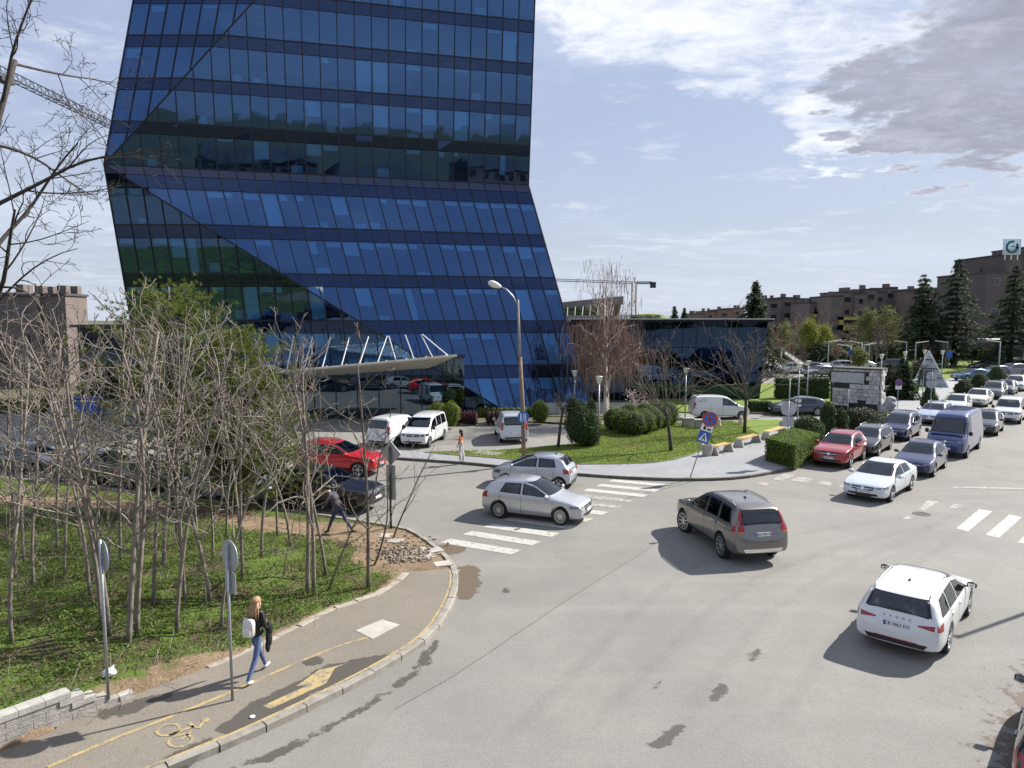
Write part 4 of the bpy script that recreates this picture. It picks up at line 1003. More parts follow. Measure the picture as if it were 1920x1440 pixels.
    if front == 'kidney':
        for sd in (1, -1):
            g = patch([(0, sd * .04, gz0 - .06), (0, sd * .30, gz0 - .05), (0, sd * .31, gz1 - .01), (0, sd * .05, gz1)], (-1, 0, 0), 'grille', 'chrome', nu=4, nv=3)
            patch([(0, sd * .07, gz0 - .03), (0, sd * .27, gz0 - .02), (0, sd * .28, gz1 - .04), (0, sd * .08, gz1 - .03)], (-1, 0, 0), 'grille_mesh', 'black_trim', g, 4, 3, 0.012)
    else:
        g = patch([(0, -.44 * hw, gz0), (0, .44 * hw, gz0), (0, .50 * hw, gz1), (0, -.50 * hw, gz1)], (-1, 0, 0), 'grille', 'black_trim', nu=6, nv=2)
        if detail:
            patch([(0, -.45 * hw, gz0 + .055), (0, .45 * hw, gz0 + .055), (0, .45 * hw, gz0 + .075), (0, -.45 * hw, gz0 + .075)], (-1, 0, 0), 'chrome_bar', 'chrome', g, 6, 1, 0.013)
            patch([(0, -.055, gz0 + .015), (0, .055, gz0 + .015), (0, .055, gz0 + .115), (0, -.055, gz0 + .115)], (-1, 0, 0), 'badge', 'chrome', g, 2, 2, 0.018)
    zi = zb0 + .10
    patch([(0, -.68 * hw, zi), (0, .68 * hw, zi), (0, .62 * hw, zi + .13), (0, -.62 * hw, zi + .13)], (-1, 0, 0), 'air_intake', 'black_trim', nu=6, nv=2)
    if front == 'modern': patch([(0, -.72 * hw, zi - .05), (0, .72 * hw, zi - .05), (0, .64 * hw, zi - .01), (0, -.64 * hw, zi - .01)], (-1, 0, 0), 'skid_plate', 'chrome', nu=6, nv=1)
    zt0 = interp(T, xr + .08) - .02
    for sd in (1, -1):
        if rear == 'tall':      # narrow lamps climbing beside the rear glass
            patch([(xr, sd * .70 * hw, 1.02), (xr + .3, sd * .99 * hw, 1.0), (xr + .28, sd * .97 * hw, 1.17), (xr, sd * .74 * hw, 1.17)], (.86, -sd * .5, 0), 'tail_light', 'lamp_red', nu=4, nv=4)
            patch([(xr, sd * .76 * hw, 1.17), (xr + .2, sd * .90 * hw, 1.17), (xr + .3, sd * .76 * hw, 1.62), (xr + .3, sd * .70 * hw, 1.62)], (.86, -sd * .5, 0), 'tail_light', 'lamp_red', nu=2, nv=6)
            patch([(xr, sd * .75 * hw, .98), (xr + .2, sd * .93 * hw, .97), (xr + .2, sd * .93 * hw, 1.03), (xr, sd * .75 * hw, 1.03)], (.86, -sd * .5, 0), 'indicator', 'lamp_amber', nu=3, nv=2)
        elif rear == 'sharp':
            patch([(xr, sd * .50 * hw, zt0 - .13), (xr + .32, sd * .985 * hw, zt0 - .20), (xr + .34, sd * .975 * hw, zt0 - .02), (xr, sd * .52 * hw, zt0 - .10)], (.85, -sd * .5, 0), 'tail_light', 'lamp_red', nu=6, nv=3)
        elif van:
            patch([(xr, sd * .84 * hw, .85), (xr + .12, sd * .99 * hw, .85), (xr + .12, sd * .97 * hw, 1.30 if kind != 'big_van' else 1.2), (xr, sd * .82 * hw, 1.30 if kind != 'big_van' else 1.2)], (.86, -sd * .5, 0), 'tail_light', 'lamp_red', nu=3, nv=4)
        else:
            patch([(xr, sd * .62 * hw, zt0 - .17), (xr + .3, sd * .985 * hw, zt0 - .19), (xr + .3, sd * .965 * hw, zt0 + .03), (xr, sd * .68 * hw, zt0 + .02)], (.85, -sd * .5, 0), 'tail_light', 'lamp_red', nu=5, nv=4)
    patch([(0, -.62 * hw, zb0 + .14), (0, .62 * hw, zb0 + .14), (0, .70 * hw, zb0 + .24), (0, -.70 * hw, zb0 + .24)], (1, 0, 0), 'rear_valance', 'black_trim' if rear != 'tall' else 'chrome', nu=6, nv=1)
    if rear == 'sharp': patch([(0, -.48 * hw, zb0 + .235), (0, .48 * hw, zb0 + .235), (0, .48 * hw, zb0 + .255), (0, -.48 * hw, zb0 + .255)], (1, 0, 0), 'reflector_strip', 'lamp_red', nu=6, nv=1, off=.012)
    # plates
    for fr in (True, False):
        zc = (zi + .20 if fr else (zt0 - .16 if not van else .72))
        if rear in ('sharp',) and not fr: zc = zt0 - .19
        if rear == 'tall' and not fr: zc = 0.94
        sx = 1 if fr else -1
        h, nn = cast((0, 0, zc), (-sx, 0, 0), 0.0)
        P0 = Vector((h.x + sx * 0.012, 0, zc)); m = MB(); m.box(P0, (.014, .52, .112)); pl = ob('licence_plate', m.mesh('licence_plate'), 'plate_white', root)
        m = MB(); m.box(P0 + Vector((sx * .0085, sx * -.235, 0)), (.003, .045, .108)); ob('plate_strip', m.mesh('plate_strip'), 'plate_blue', pl)
        if plate and detail:
            tm = text_mesh(plate, 0.105); tm.transform(Matrix.Scale(0.93, 4, (1, 0, 0)))
            to = ob('plate_number', tm, 'letter_black', pl, P0 + Vector((sx * .010, sx * .02, -.002))); to.rotation_euler = (math.pi / 2, 0, math.pi / 2 * sx)
    if lettering:
        for k, ch in enumerate(lettering):
            yy = (.26 - .13 * k); h, nn = cast((0, yy, zt0 - .045), (1, 0, 0), .004); to = ob('badge_letter', text_mesh(ch, .075), 'letter_black', root, h); to.rotation_euler = (math.pi / 2 - .12, 0, -math.pi / 2)
    # seams, handles, mirrors
    if detail:
        sm_ = MB()
        for sd in (1, -1):
            for i, x in enumerate(s['seams']):
                x2 = x + (0.10 if i == 2 else 0.0); zlo = zb0 + .12 if i != 2 or van else zb0 + .36
                top = []; bot = []
                K_ = 8
                for k in range(K_ + 1):
                    z = zlo + (belt(x) + .02 - zlo) * k / K_; xx = x2 + (x - x2) * k / K_
                    h, nn = cast((xx, sd * hw, z), (0, -sd, 0), 0.0022); top.append((h + Vector((.006, 0, 0)), h - Vector((.006, 0, 0))))
                vs = [v for t in top for v in t]; fs = [(2 * k, 2 * k + 1, 2 * k + 3, 2 * k + 2) if sd > 0 else (2 * k + 2, 2 * k + 3, 2 * k + 1, 2 * k) for k in range(K_)]
                sm_.add(vs, fs)
        ob('door_seams', sm_.mesh('door_seams'), 'seam', root)
        for sd in (1, -1):
            for x in s['seams'][1:3] if not van else s['seams'][1:2]:
                h, nn = cast((x + .16, sd * hw, belt(x) - .10), (0, -sd, 0), 0.012); m = MB(); m.box(h, (.18, .028, .035)); hd = ob('door_handle', m.mesh('door_handle'), None, root); hd.data.materials.append(MATS['p_silver'])
    for sd in (1, -1):
        xm = s['win'][0][0] - .10; zm = belt(xm) + .09; ym = hw * .93 + .13; m = MB()
        prof = [(0.001, -.11), (.06, -.10), (.085, -.03), (.085, .03), (.065, .09), (0.001, .11)]
        vs = MB().lathe(prof, 12, (0, 0, 0), Matrix.Rotation(math.pi / 2, 3, 'X'))
        sc = (0.75, 1.0, 0.95) if not van else (0.8, .9, 1.5)
        m.add([(x_ * sc[0] + xm, y_ * sc[1] + sd * ym, z_ * sc[2] + zm) for x_, y_, z_ in vs.v], vs.f)
        m.box((xm + .01, sd * (hw * .90), zm - .05), (.05, .16, .035))
        mo = ob('mirror', m.mesh('mirror', True), None, root); mo.data.materials.append(MATS['black_trim' if (mirror_dark or van) else 'p_silver'])
        if mirror_dark or van: mo.name = 'dark_mirror'
        m = MB(); m.box((xm - .068 * sc[0] - .004, sd * ym, zm), (.012, .15, .10 * sc[2])); ob('mirror_glass', m.mesh('mirror_glass'), 'chrome', mo)
    if s.get('clad'):
        for sd in (1, -1):
            patch([(wb / 2 - r - .05, sd * hw, zb0 + .02), (-wb / 2 + r + .05, sd * hw, zb0 + .02), (-wb / 2 + r + .05, sd * hw, zb0 + .14), (wb / 2 - r - .05, sd * hw, zb0 + .14)], (0, -sd, 0), 'sill_cladding', 'black_trim', nu=8, nv=2)
    if rails:
        for sd in (1, -1):
            pts = []; x0 = next(t[0] for t in T if t[1] > Hm - .06) + .05; x1 = [t[0] for t in T if t[1] > Hm - .11][-1]
            for k in range(9):
                x = x0 + (x1 - x0) * k / 8; h, nn = cast((x, sd * hw * (s['roofw'] - .11), 2), (0, 0, -1), 0); pts.append(h + Vector((0, 0, .045 if 0 < k < 8 else -.005)))
            m = MB(); m.tube(pts, .017, 5); ob('roof_rail', m.mesh('roof_rail', True), 'chrome' if rails == 'chrome' else 'rim_metal' if rails == 'metal' else 'black_trim', root)
    if not van and detail:
        h, nn = cast((-1.25 if kind != 'small_hatch' else -.9, 0, 3), (0, 0, -1), 0); m = MB()
        m.add([h + Vector(p) for p in ((.09, -.025, 0), (.09, .025, 0), (-.06, .03, -.01), (-.06, -.03, -.01), (-.045, 0, .065))], [(0, 1, 4), (1, 2, 4), (2, 3, 4), (3, 0, 4)]); ob('antenna_fin', m.mesh('antenna_fin'), 'black_trim', root)
    # wheels
    tm, gm = wheel_meshes(r, spokes, kind, dark_rim)
    for x in (wb / 2, -wb / 2):
        for sd in (1, -1):
            w = ob('wheel', tm, None, root, (x, sd * (hw - .125), r)); w.rotation_euler = (0, 0, 0 if sd > 0 else math.pi)
            ob('rim', gm, None, w)
    # open the shell behind the panes and furnish the cabin
    hv = [v for h in holes for v in h]; hb = BVHTree.FromPolygons(hv, [tuple(range(4 * i, 4 * i + 4)) for i in range(len(holes))])
    bmx = bmesh.new(); bmx.from_mesh(body); dead = []
    for f in bmx.faces:
        q = hb.find_nearest(f.calc_center_median(), 0.03)
        if q[0] is not None and abs(q[1].dot(f.normal)) > .5: dead.append(f)
    bmesh.ops.delete(bmx, geom=dead, context='FACES_ONLY'); bmx.to_mesh(body); bmx.free()
    xd = s['win'][0][0] - .05; zd = s['belt'][0] + .02; m = MB(); m.box((xd + .12, 0, zd - .12), (.5, Wd * .76, .22)); ob('dashboard', m.mesh('dashboard'), 'dash', root)
    rows = [xd - .95] + ([xd - 1.80] if not (van and kind != 'small_van') else [])
    for rx in rows:
        for sy in (.36, -.36):
            m = MB(); m.box((rx + .22, sy, zd - .42), (.50, .48, .16)); m.box((rx - .10, sy, zd - .10), (.14, .46, .62), M=Matrix.Rotation(R(-14), 3, 'Y')); m.box((rx - .20, sy, zd + .28), (.09, .25, .19)); ob('seat', m.mesh('seat'), 'seat_cloth', root)
    m = MB(); m.lathe([(.17, -.012), (.19, 0), (.17, .012), (.155, 0), (.17, -.012)], 16, (xd - .22, .36, zd + .02), Matrix.Rotation(R(-65), 3, 'Y')); ob('steering_wheel', m.mesh('steering_wheel'), 'dash', root)
    m = MB(); m.box((xd - 1.2, 0, zd - .55), (2.6, Wd * .80, .06)); ob('cabin_floor', m.mesh('cabin_floor'), 'dash', root)
    if kind in ('panel_van', 'big_van'): m = MB(); m.box((rows[0] - .40, 0, (zd + Hm) / 2 - .1), (.05, Wd * .72, Hm - zd - .12)); ob('bulkhead', m.mesh('bulkhead'), 'dash', root)
    # dark underbody so that light does not shine through
    m = MB(); m.box((0, 0, zb0 + .06), (wb + 1.0, Wd * .62, .10)); ob('underbody', m.mesh('underbody'), 'rubber', root)
    return root
protos = []
def proto(*a, **k):
    p = make_car(*a, **k); protos.append(p); return p
def place_car(p, name, label, px, wheel, heading, paint_, cat='car', group=None, sc=1.0, z=0.0, steer=0):
    """px: pixel where the given wheel (e.g. 'FL') or the centre ('C') meets the ground"""
    kind = p['label']; s = SPEC[kind]
    g = G(px[0], px[1], z); h = R(heading); fw = Vector((math.cos(h), math.sin(h), 0)); lf = Vector((-math.sin(h), math.cos(h), 0)); c = Vector(g)
    if wheel != 'C':
        c -= fw * (s['wb'] / 2 * sc * (1 if wheel[0] == 'F' else -1)); c -= lf * ((s['W'] / 2 - .04) * sc * (1 if wheel[1] == 'L' else -1))
    o = copy_tree(p); o.name = name; o.location = (c.x, c.y, z); o.rotation_euler = (0, 0, h); o.scale = (sc, sc, sc)
    tag(o, label, cat, group)
    if 'group' in o and not group: del o['group']
    if paint_:
        for ch in o.children:
            if ch.name.split('.')[0] in PAINTED and ch.data:
                ch.material_slots[0].link = 'OBJECT'; ch.material_slots[0].material = MATS[paint_]
    if steer:
        for ch in o.children:
            if ch.name.split('.')[0] == 'wheel' and ch.location.x > 0: ch.rotation_euler.z += R(steer)
    return o
P_hatch = proto('hatch', spokes=12); P_small = proto('small_hatch', spokes=6); P_lift = proto('liftback', spokes=7, plate='CA 4727 AM'); P_wagon = proto('wagon', rails='metal', spokes=5, rear='sharp', plate='CB 5862 EO', mirror_dark=True, front='modern', lettering='SKODA')
P_bsuv = proto('suv_big', rails='chrome', spokes=9, rear='tall', plate='CB 6799 TB', front='modern'); P_suv = proto('suv', rails='black', spokes=6, front='modern', plate='CB 4871 XM'); P_ksuv = proto('suv', spokes=6, front='kidney', dark_rim=True)
P_mpv = proto('mpv', spokes=6); P_van = proto('big_van', spokes=6); P_svan = proto('small_van', spokes=7, front='modern', rails='black'); P_pvan = proto('panel_van', spokes=6); P_pvan2 = proto('panel_van', spokes=6, rear='glazed')
P_wag2 = proto('wagon', spokes=9, rails='metal'); P_blackhatch = proto('hatch', spokes=8)
H0 = 229.5
place_car(P_hatch, 'hatchback_car', 'silver five-door hatchback driving over the zebra crossing', (1053, 986), 'FR', -23, 'p_silver').scale = (.95, 1, 1.04)
place_car(P_small, 'small_hatchback', 'small silver hatchback driving past the kerb beside the lamp post', (948, 913), 'FL', 162, 'p_silver_cool')
place_car(P_bsuv, 'large_suv', 'large taupe SUV with chrome roof rails turning across the junction', (1352, 1048), 'RL', 101, 'p_taupe', steer=14).scale = (.94, .98, 1.07)
place_car(P_wagon, 'estate_car', 'white estate car with black mirrors and number plate CB 5862 EO', (1778, 1223), 'RR', 49, 'p_white')
place_car(P_lift, 'liftback_car', 'white saloon-shaped car heading the queue at the junction', (1672, 941), 'FL', 226, 'p_white_cool')
place_car(P_hatch, 'hatchback_car', 'dark navy hatchback waiting behind the white saloon', (1752, 894), 'FL', 229, 'p_navy')
place_car(P_suv, 'compact_suv', 'dark red compact SUV parked beside the clipped box hedge', (1595, 878), 'FL', 231, 'p_red')
place_car(P_wag2, 'estate_car', 'black estate car parked behind the dark red SUV', (1648, 856), 'FL', 230, 'p_black')
place_car(P_mpv, 'people_carrier', 'dark blue people carrier parked behind the black estate', (1706, 827), 'FL', H0, 'p_navy')
place_car(P_van, 'delivery_van', 'large dark blue delivery van with black mirrors in the queue', (1814, 859), 'FL', 228.5, 'p_blue', 'van')
place_car(P_blackhatch, 'hatchback_car', 'black hatchback in the queue behind the blue van', (1871, 817), 'FL', H0, 'p_black')
place_car(P_svan, 'small_van', 'white glazed van at the tail of the queue', (1914, 795), 'FL', H0, 'p_white', 'van')
place_car(P_wag2, 'estate_car', 'pale blue estate car parked behind the blue people carrier', (1772, 797), 'FL', H0, 'p_pale_blue')
place_car(P_small, 'small_hatchback', 'white small hatchback parked behind the pale blue estate', (1812, 778), 'FL', H0, 'p_white')
place_car(P_lift, 'saloon_car', 'ivory saloon car parked beyond the white small hatchback', (1852, 763), 'FL', H0, 'p_ivory')
place_car(P_mpv, 'people_carrier', 'dark grey people carrier parked beyond the ivory saloon', (1881, 749), 'FL', H0, 'p_grey')
place_car(P_blackhatch, 'hatchback_car', 'charcoal hatchback parked beyond the dark grey people carrier', (1902, 742), 'FL', H0, 'p_slate')
place_car(P_mpv, 'people_carrier', 'silver people carrier far up the parked row', (1921, 734), 'FL', H0, 'p_silver')
place_car(P_pvan, 'panel_van', 'white panel van standing on the side road behind the lawn', (1391, 787), 'FR', 1, 'p_white', 'van')
place_car(P_blackhatch, 'hatchback_car', 'dark slate hatchback on the side road by the stone kiosk', (1533, 780), 'RL', 180, 'p_slate')
place_car(P_pvan2, 'panel_van', 'white delivery van parked tail-on by the purple hedge', (987, 828), 'RR', 97, 'p_white_cool', 'van')
place_car(P_svan, 'small_van', 'white van with black roof bars facing out of the plaza', (806, 839), 'FL', 258, 'p_white', 'van')
place_car(P_pvan2, 'panel_van', 'white van parked beside the roof-bar van with its tail to the road', (745, 838), 'RR', 66, 'p_white', 'van')
place_car(P_suv, 'compact_suv', 'bright red SUV driving past behind the leafless saplings', (671, 895), 'FR', -12, 'p_bright_red')
place_car(P_ksuv, 'compact_suv', 'black SUV with twin kidney-shaped grille at the bank edge', (541, 955), 'RR', -17, 'p_black')
place_car(P_lift, 'saloon_car', 'dark saloon car parked by the bank behind the thicket, grass verge before it', (70, 893), 'FR', -14, 'p_slate')
place_car(P_wag2, 'estate_car', 'black estate car parked behind the thicket next to the dark saloon', (212, 914), 'FR', -14, 'p_black')
place_car(P_hatch, 'hatchback_car', 'silver hatchback parked behind the pine and saplings', (465, 946), 'FR', -15, 'p_silver_cool')
place_car(P_blackhatch, 'hatchback_car', 'dark grey hatchback parked behind the densest saplings', (335, 930), 'FR', -15, 'p_grey')
place_car(P_blackhatch, 'hatchback_car', 'black car with a big mirror standing at the mud-stained road edge', (1900, 1478), 'RL', 50, 'p_black')
for i, (u, v, hd, pr, pc, nm, lb) in enumerate([
    (1478, 700, 185, P_small, 'p_white', 'small_hatchback', 'white small hatchback parked before the white tent roof'),
    (1512, 698, 178, P_hatch, 'p_slate', 'hatchback_car', 'dark hatchback next to the white hatchback in the car park'),
    (1534, 706, 200, P_hatch, 'p_grey', 'hatchback_car', 'grey hatchback behind the stone kiosk roof'),
    (1566, 694, 175, P_wag2, 'p_silver', 'estate_car', 'silver estate behind the stone kiosk'),
    (1608, 693, 182, P_lift, 'p_silver', 'saloon_car', 'long silver saloon right above the stone kiosk'),
    (1662, 693, 170, P_suv, 'p_slate', 'compact_suv', 'dark SUV between the kiosk and the glass pyramid'),
    (1821, 713, 190, P_lift, 'p_teal', 'saloon_car', 'teal saloon car beside the glass pyramid'),
    (1862, 706, 195, P_hatch, 'p_navy', 'hatchback_car', 'navy hatchback next to the teal saloon'),
    (1893, 704, 200, P_mpv, 'p_grey', 'people_carrier', 'grey people carrier near the round topiaries'),
    (1846, 693, 188, P_hatch, 'p_black', 'hatchback_car', 'black hatchback in the far row beyond the teal saloon'),
    (1884, 691, 188, P_wag2, 'p_navy', 'estate_car', 'navy estate in the far row beyond the teal saloon'),
    (1918, 695, 188, P_suv, 'p_black', 'compact_suv', 'black SUV at the end of the far row')]):
    place_car(pr, nm, lb, (u, v), 'C', hd, pc, group='cars in the car park', z=0.13)
def kill(o):
    for c in list(o.children): kill(c)
    bpy.data.objects.remove(o)
for p in protos: kill(p)
# ================================================================== VEGETATION
def leafmat(name, c1, c2, c3, rough=0.6, trans=0.25, spec=0.2):
    m, N, L, b = nodes_mat(name)
    g = N.new('ShaderNodeNewGeometry'); tc = N.new('ShaderNodeTexCoord')
    r = N.new('ShaderNodeValToRGB'); L.new(g.outputs['Random Per Island'], r.inputs[0])
    e = r.color_ramp.elements; e[0].color = (*c1, 1); e[1].color = (*c3, 1); e2 = r.color_ramp.elements.new(0.5); e2.color = (*c2, 1)
    c = mixn(N, L, rmp(N, L, nz(N, L, tc.outputs['Object'], 1.3, 3), 0.35, 0.65, 0, 0.45), r.outputs[0], c1)
    L.new(c, b.inputs['Base Color']); b.inputs['Roughness'].default_value = rough; b.inputs['Specular IOR Level'].default_value = spec
    if trans:
        tr = N.new('ShaderNodeBsdfTranslucent'); L.new(c, tr.inputs[0]); mx = N.new('ShaderNodeMixShader'); mx.inputs[0].default_value = trans
        L.new(b.outputs[0], mx.inputs[1]); L.new(tr.outputs[0], mx.inputs[2]); o = N['Material Output']; L.new(mx.outputs[0], o.inputs[0])
leafmat('leaf_weed', (0.075, 0.125, 0.022), (0.12, 0.185, 0.034), (0.17, 0.235, 0.050), trans=.4)
leafmat('leaf_grass', (0.105, 0.155, 0.026), (0.165, 0.22, 0.042), (0.24, 0.245, 0.085))
leafmat('leaf_litter', (0.10, 0.065, 0.035), (0.17, 0.12, 0.07), (0.26, 0.20, 0.13), trans=0)
leafmat('leaf_pine', (0.10, 0.135, 0.028), (0.165, 0.21, 0.042), (0.24, 0.28, 0.065))
leafmat('leaf_fir', (0.034, 0.058, 0.030), (0.060, 0.092, 0.044), (0.095, 0.13, 0.062), trans=0.2, spec=0.03)
leafmat('leaf_box', (0.085, 0.135, 0.018), (0.135, 0.20, 0.028), (0.19, 0.255, 0.042), trans=.4)
leafmat('leaf_thuja', (0.030, 0.058, 0.016), (0.055, 0.090, 0.024), (0.090, 0.130, 0.034), trans=0.15)
leafmat('leaf_golden', (0.11, 0.15, 0.012), (0.17, 0.215, 0.02), (0.23, 0.27, 0.035))
leafmat('leaf_juniper', (0.030, 0.040, 0.016), (0.050, 0.060, 0.024), (0.080, 0.085, 0.035), trans=0.1)
leafmat('leaf_purple', (0.075, 0.022, 0.040), (0.13, 0.038, 0.068), (0.10, 0.055, 0.030), trans=0.1)
leafmat('leaf_willow', (0.19, 0.21, 0.03), (0.26, 0.28, 0.05), (0.33, 0.34, 0.08))
leafmat('leaf_spring', (0.13, 0.15, 0.045), (0.18, 0.20, 0.06), (0.24, 0.25, 0.10))
leafmat('leaf_blossom', (0.50, 0.36, 0.38), (0.62, 0.48, 0.50), (0.72, 0.62, 0.62))
leafmat('leaf_brown', (0.085, 0.045, 0.028), (0.13, 0.07, 0.045), (0.18, 0.10, 0.065), trans=0)
mat('bark_pale', (0.185, 0.158, 0.13), 0.9, noise=(6, 0.35), bump=(30, 0.4))
mat('bark_grey', (0.125, 0.105, 0.085), 0.9, noise=(6, 0.4), bump=(25, 0.5))
mat('bark_dark', (0.05, 0.042, 0.035), 0.9, noise=(6, 0.4), bump=(25, 0.5))
mat('bark_birch', (0.56, 0.51, 0.46), 0.8, noise=(4, 0.3), bump=(25, 0.3))
mat('twig_red', (0.20, 0.125, 0.092), 0.9, noise=(3, 0.3))
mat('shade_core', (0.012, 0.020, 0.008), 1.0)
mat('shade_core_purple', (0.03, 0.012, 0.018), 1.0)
def leaf_quads(C, size, aspect=0.6, normals=None, jitter=0.7, rng=nrg, updir=None):
    """C (n,3): one folded-free quad per point; returns V,F"""
    n = len(C); C = np.asarray(C, float)
    rv = rng.normal(size=(n, 3)); rv /= np.linalg.norm(rv, axis=1, keepdims=True)
    N_ = rv if normals is None else normals + rv * jitter
    N_ /= np.linalg.norm(N_, axis=1, keepdims=True) + 1e-9
    t = rng.normal(size=(n, 3)) if updir is None else np.tile(np.asarray(updir, float), (n, 1)) + rng.normal(size=(n, 3)) * 0.35
    A = t - N_ * np.sum(t * N_, 1, keepdims=True); A /= np.linalg.norm(A, axis=1, keepdims=True) + 1e-9
    B = np.cross(N_, A)
    s = (size * rng.uniform(0.6, 1.35, n))[:, None]
    V = np.stack([C - A * s * .5, C + B * s * aspect * .5, C + A * s * .5, C - B * s * aspect * .5], 1).reshape(-1, 3)
    F = np.arange(n * 4).reshape(n, 4)
    return V, F
def cat_vf(parts):
    V = []; F = []; k = 0
    for v, f in parts: V.append(v); F.append(f + k); k += len(v)
    return np.concatenate(V), np.concatenate(F)
def ellipsoid_pts(n, c, r, shell=0.75, rng=nrg, zmin=None):
    d = rng.normal(size=(n, 3)); d /= np.linalg.norm(d, axis=1, keepdims=True)
    rad = rng.uniform(shell, 1.03, n)[:, None]
    # lumpy surface
    lump = 1 + 0.07 * np.sin(d[:, :1] * 7 + c[0]) * np.cos(d[:, 1:2] * 6 + c[1]) + 0.05 * np.sin(d[:, 2:3] * 9 + d[:, :1] * 5)
    P = np.asarray(c) + d * rad * np.asarray(r) * lump
    nn = d / np.asarray(r); nn /= np.linalg.norm(nn, axis=1, keepdims=True)
    if zmin is not None: k = P[:, 2] > zmin; P = P[k]; nn = nn[k]
    return P, nn
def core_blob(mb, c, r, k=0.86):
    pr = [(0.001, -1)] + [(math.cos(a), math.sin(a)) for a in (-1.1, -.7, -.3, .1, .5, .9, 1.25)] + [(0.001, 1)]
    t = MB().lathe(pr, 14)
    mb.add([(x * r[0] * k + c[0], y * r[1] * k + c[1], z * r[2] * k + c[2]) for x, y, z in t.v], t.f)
def bush(name, label, cat, base, blobs, n, size, lm, group=None, core='shade_core', aspect=0.55, stem=None, updir=None, shell=0.82, jitter=0.8):
    """blobs relative to base: (cx,cy,cz,rx,ry,rz)"""
    t = thing(name, label, cat, base, 0, group); parts = []; cb = MB()
    vol = [bb[3] * bb[4] + bb[4] * bb[5] + bb[3] * bb[5] for bb in blobs]; tot = sum(vol)
    for bb, v in zip(blobs, vol):
        P, nn = ellipsoid_pts(int(n * v / tot), bb[:3], bb[3:], shell, zmin=-0.02); parts.append(leaf_quads(P, size, aspect, nn, jitter, updir=updir)); core_blob(cb, bb[:3], bb[3:])
    V, F = cat_vf(parts); ob('foliage', arrmesh('foliage', V, F), lm, t)
    cb.build('shade_fill', core, t, True)  # solid near-black cores paint the shade behind the leaves
    if stem: m = MB(); m.tube([(0, 0, -.05), (0, 0, stem[0])], [stem[1], stem[1] * .8], 7); m.build('trunk', 'bark_grey', t, True)
    return t
def wander(p, d, length, nseg, curl, up, rg):
    """bent line of nseg segments"""
    pts = [p.copy()]; d = d.normalized(); s = length / nseg; bend = Vector((rg.gauss(0, curl), rg.gauss(0, curl), rg.gauss(0, curl))) * .75
    for k in range(nseg):
        if rg.random() < .22: bend = Vector((rg.gauss(0, curl), rg.gauss(0, curl), rg.gauss(0, curl)))
        d = (d + bend + Vector((rg.gauss(0, curl * .3), rg.gauss(0, curl * .3), up))).normalized(); pts.append(pts[-1] + d * s)
    return pts, d
def branch_tree(rg, height, r0, cfg, tm, bm):
    """recursive leafless tree; trunk into tm, limbs into bm"""
    tips = []
    def limb(p, d, length, rad, lev):
        nseg = cfg['seg'][min(lev, len(cfg['seg']) - 1)]; pts, dd = wander(p, d, length, nseg, cfg['curl'][min(lev, len(cfg['curl']) - 1)], cfg['up'][min(lev, len(cfg['up']) - 1)], rg)
        rmin = cfg['rmin']; rr = [max(rmin, rad * (1 - (k / nseg) * cfg['taper'])) for k in range(nseg + 1)]
        (tm if lev == 0 else bm).tube(pts, rr, 7 if lev == 0 else 5 if lev == 1 else 3, cap=lev == 0)
        if lev >= cfg['levels']: tips.append(pts[-1]); return
        nch = cfg['n'][min(lev, len(cfg['n']) - 1)]; nch = max(1, int(round(nch * rg.uniform(.75, 1.25)))); st = cfg['start'][min(lev, len(cfg['start']) - 1)]
        phi = rg.uniform(0, 6.28)
        for c in range(nch):
            t = st + (1 - st) * ((c + rg.uniform(.1, .9)) / nch); f = t * nseg; i = min(int(f), nseg - 1); q = pts[i].lerp(pts[i + 1], f - i); ax = (pts[i + 1] - pts[i]).normalized()
            phi += 2.4 + rg.uniform(-.5, .5); an = R(rg.uniform(*cfg['ang'][min(lev, len(cfg['ang']) - 1)]))
            o = ax.orthogonal().normalized(); o = Matrix.Rotation(phi, 3, ax) @ o
            nd_ = ax * math.cos(an) + o * math.sin(an)
            ln = length * cfg['len'][min(lev, len(cfg['len']) - 1)] * (1.15 - .55 * t if cfg.get('cone', True) else 1) * rg.uniform(.7, 1.2)
            limb(q, nd_, ln, rr[i] * cfg['rr'], lev + 1)
        tips.append(pts[-1])
    limb(Vector((0, 0, -0.08)), Vector(cfg.get('lean', (0, 0, 1))), height, r0, 0)
    return tips
CFG_SAP = dict(levels=3, seg=(13, 8, 6, 5), curl=(.030, .13, .17, .2), up=(.012, .06, .10, .12), taper=.62, rmin=.010, n=(8.5, 3.0, 1.9), start=(.26, .25, .25), ang=((25, 68), (30, 65), (30, 65)), len=(.40, .55, .52), rr=.58)
CFG_SHRUB = dict(levels=2, seg=(9, 6, 4), curl=(.08, .12, .15), up=(.03, .06, .06), taper=.75, rmin=.005, n=(7, 3), start=(.2, .3), ang=((25, 55), (30, 60)), len=(.5, .5), rr=.6)
CFG_STREET = dict(levels=3, seg=(5, 8, 5, 4), curl=(.03, .05, .08, .1), up=(.0, .02, .03, .03), taper=.45, rmin=.012, n=(15, 5, 2.4), start=(.72, .25, .3), ang=((12, 62), (18, 42), (20, 45)), len=(1.35, .42, .45), rr=.34, cone=False)
CFG_BIG = dict(levels=4, seg=(10, 9, 7, 5, 4), curl=(.05, .09, .14, .18, .22), up=(.01, .02, .04, .04, .03), taper=.7, rmin=.009, n=(16, 7, 5, 4), start=(.28, .25, .25, .2), ang=((35, 70), (25, 60), (25, 65), (25, 70)), len=(.48, .5, .45, .45), rr=.55)
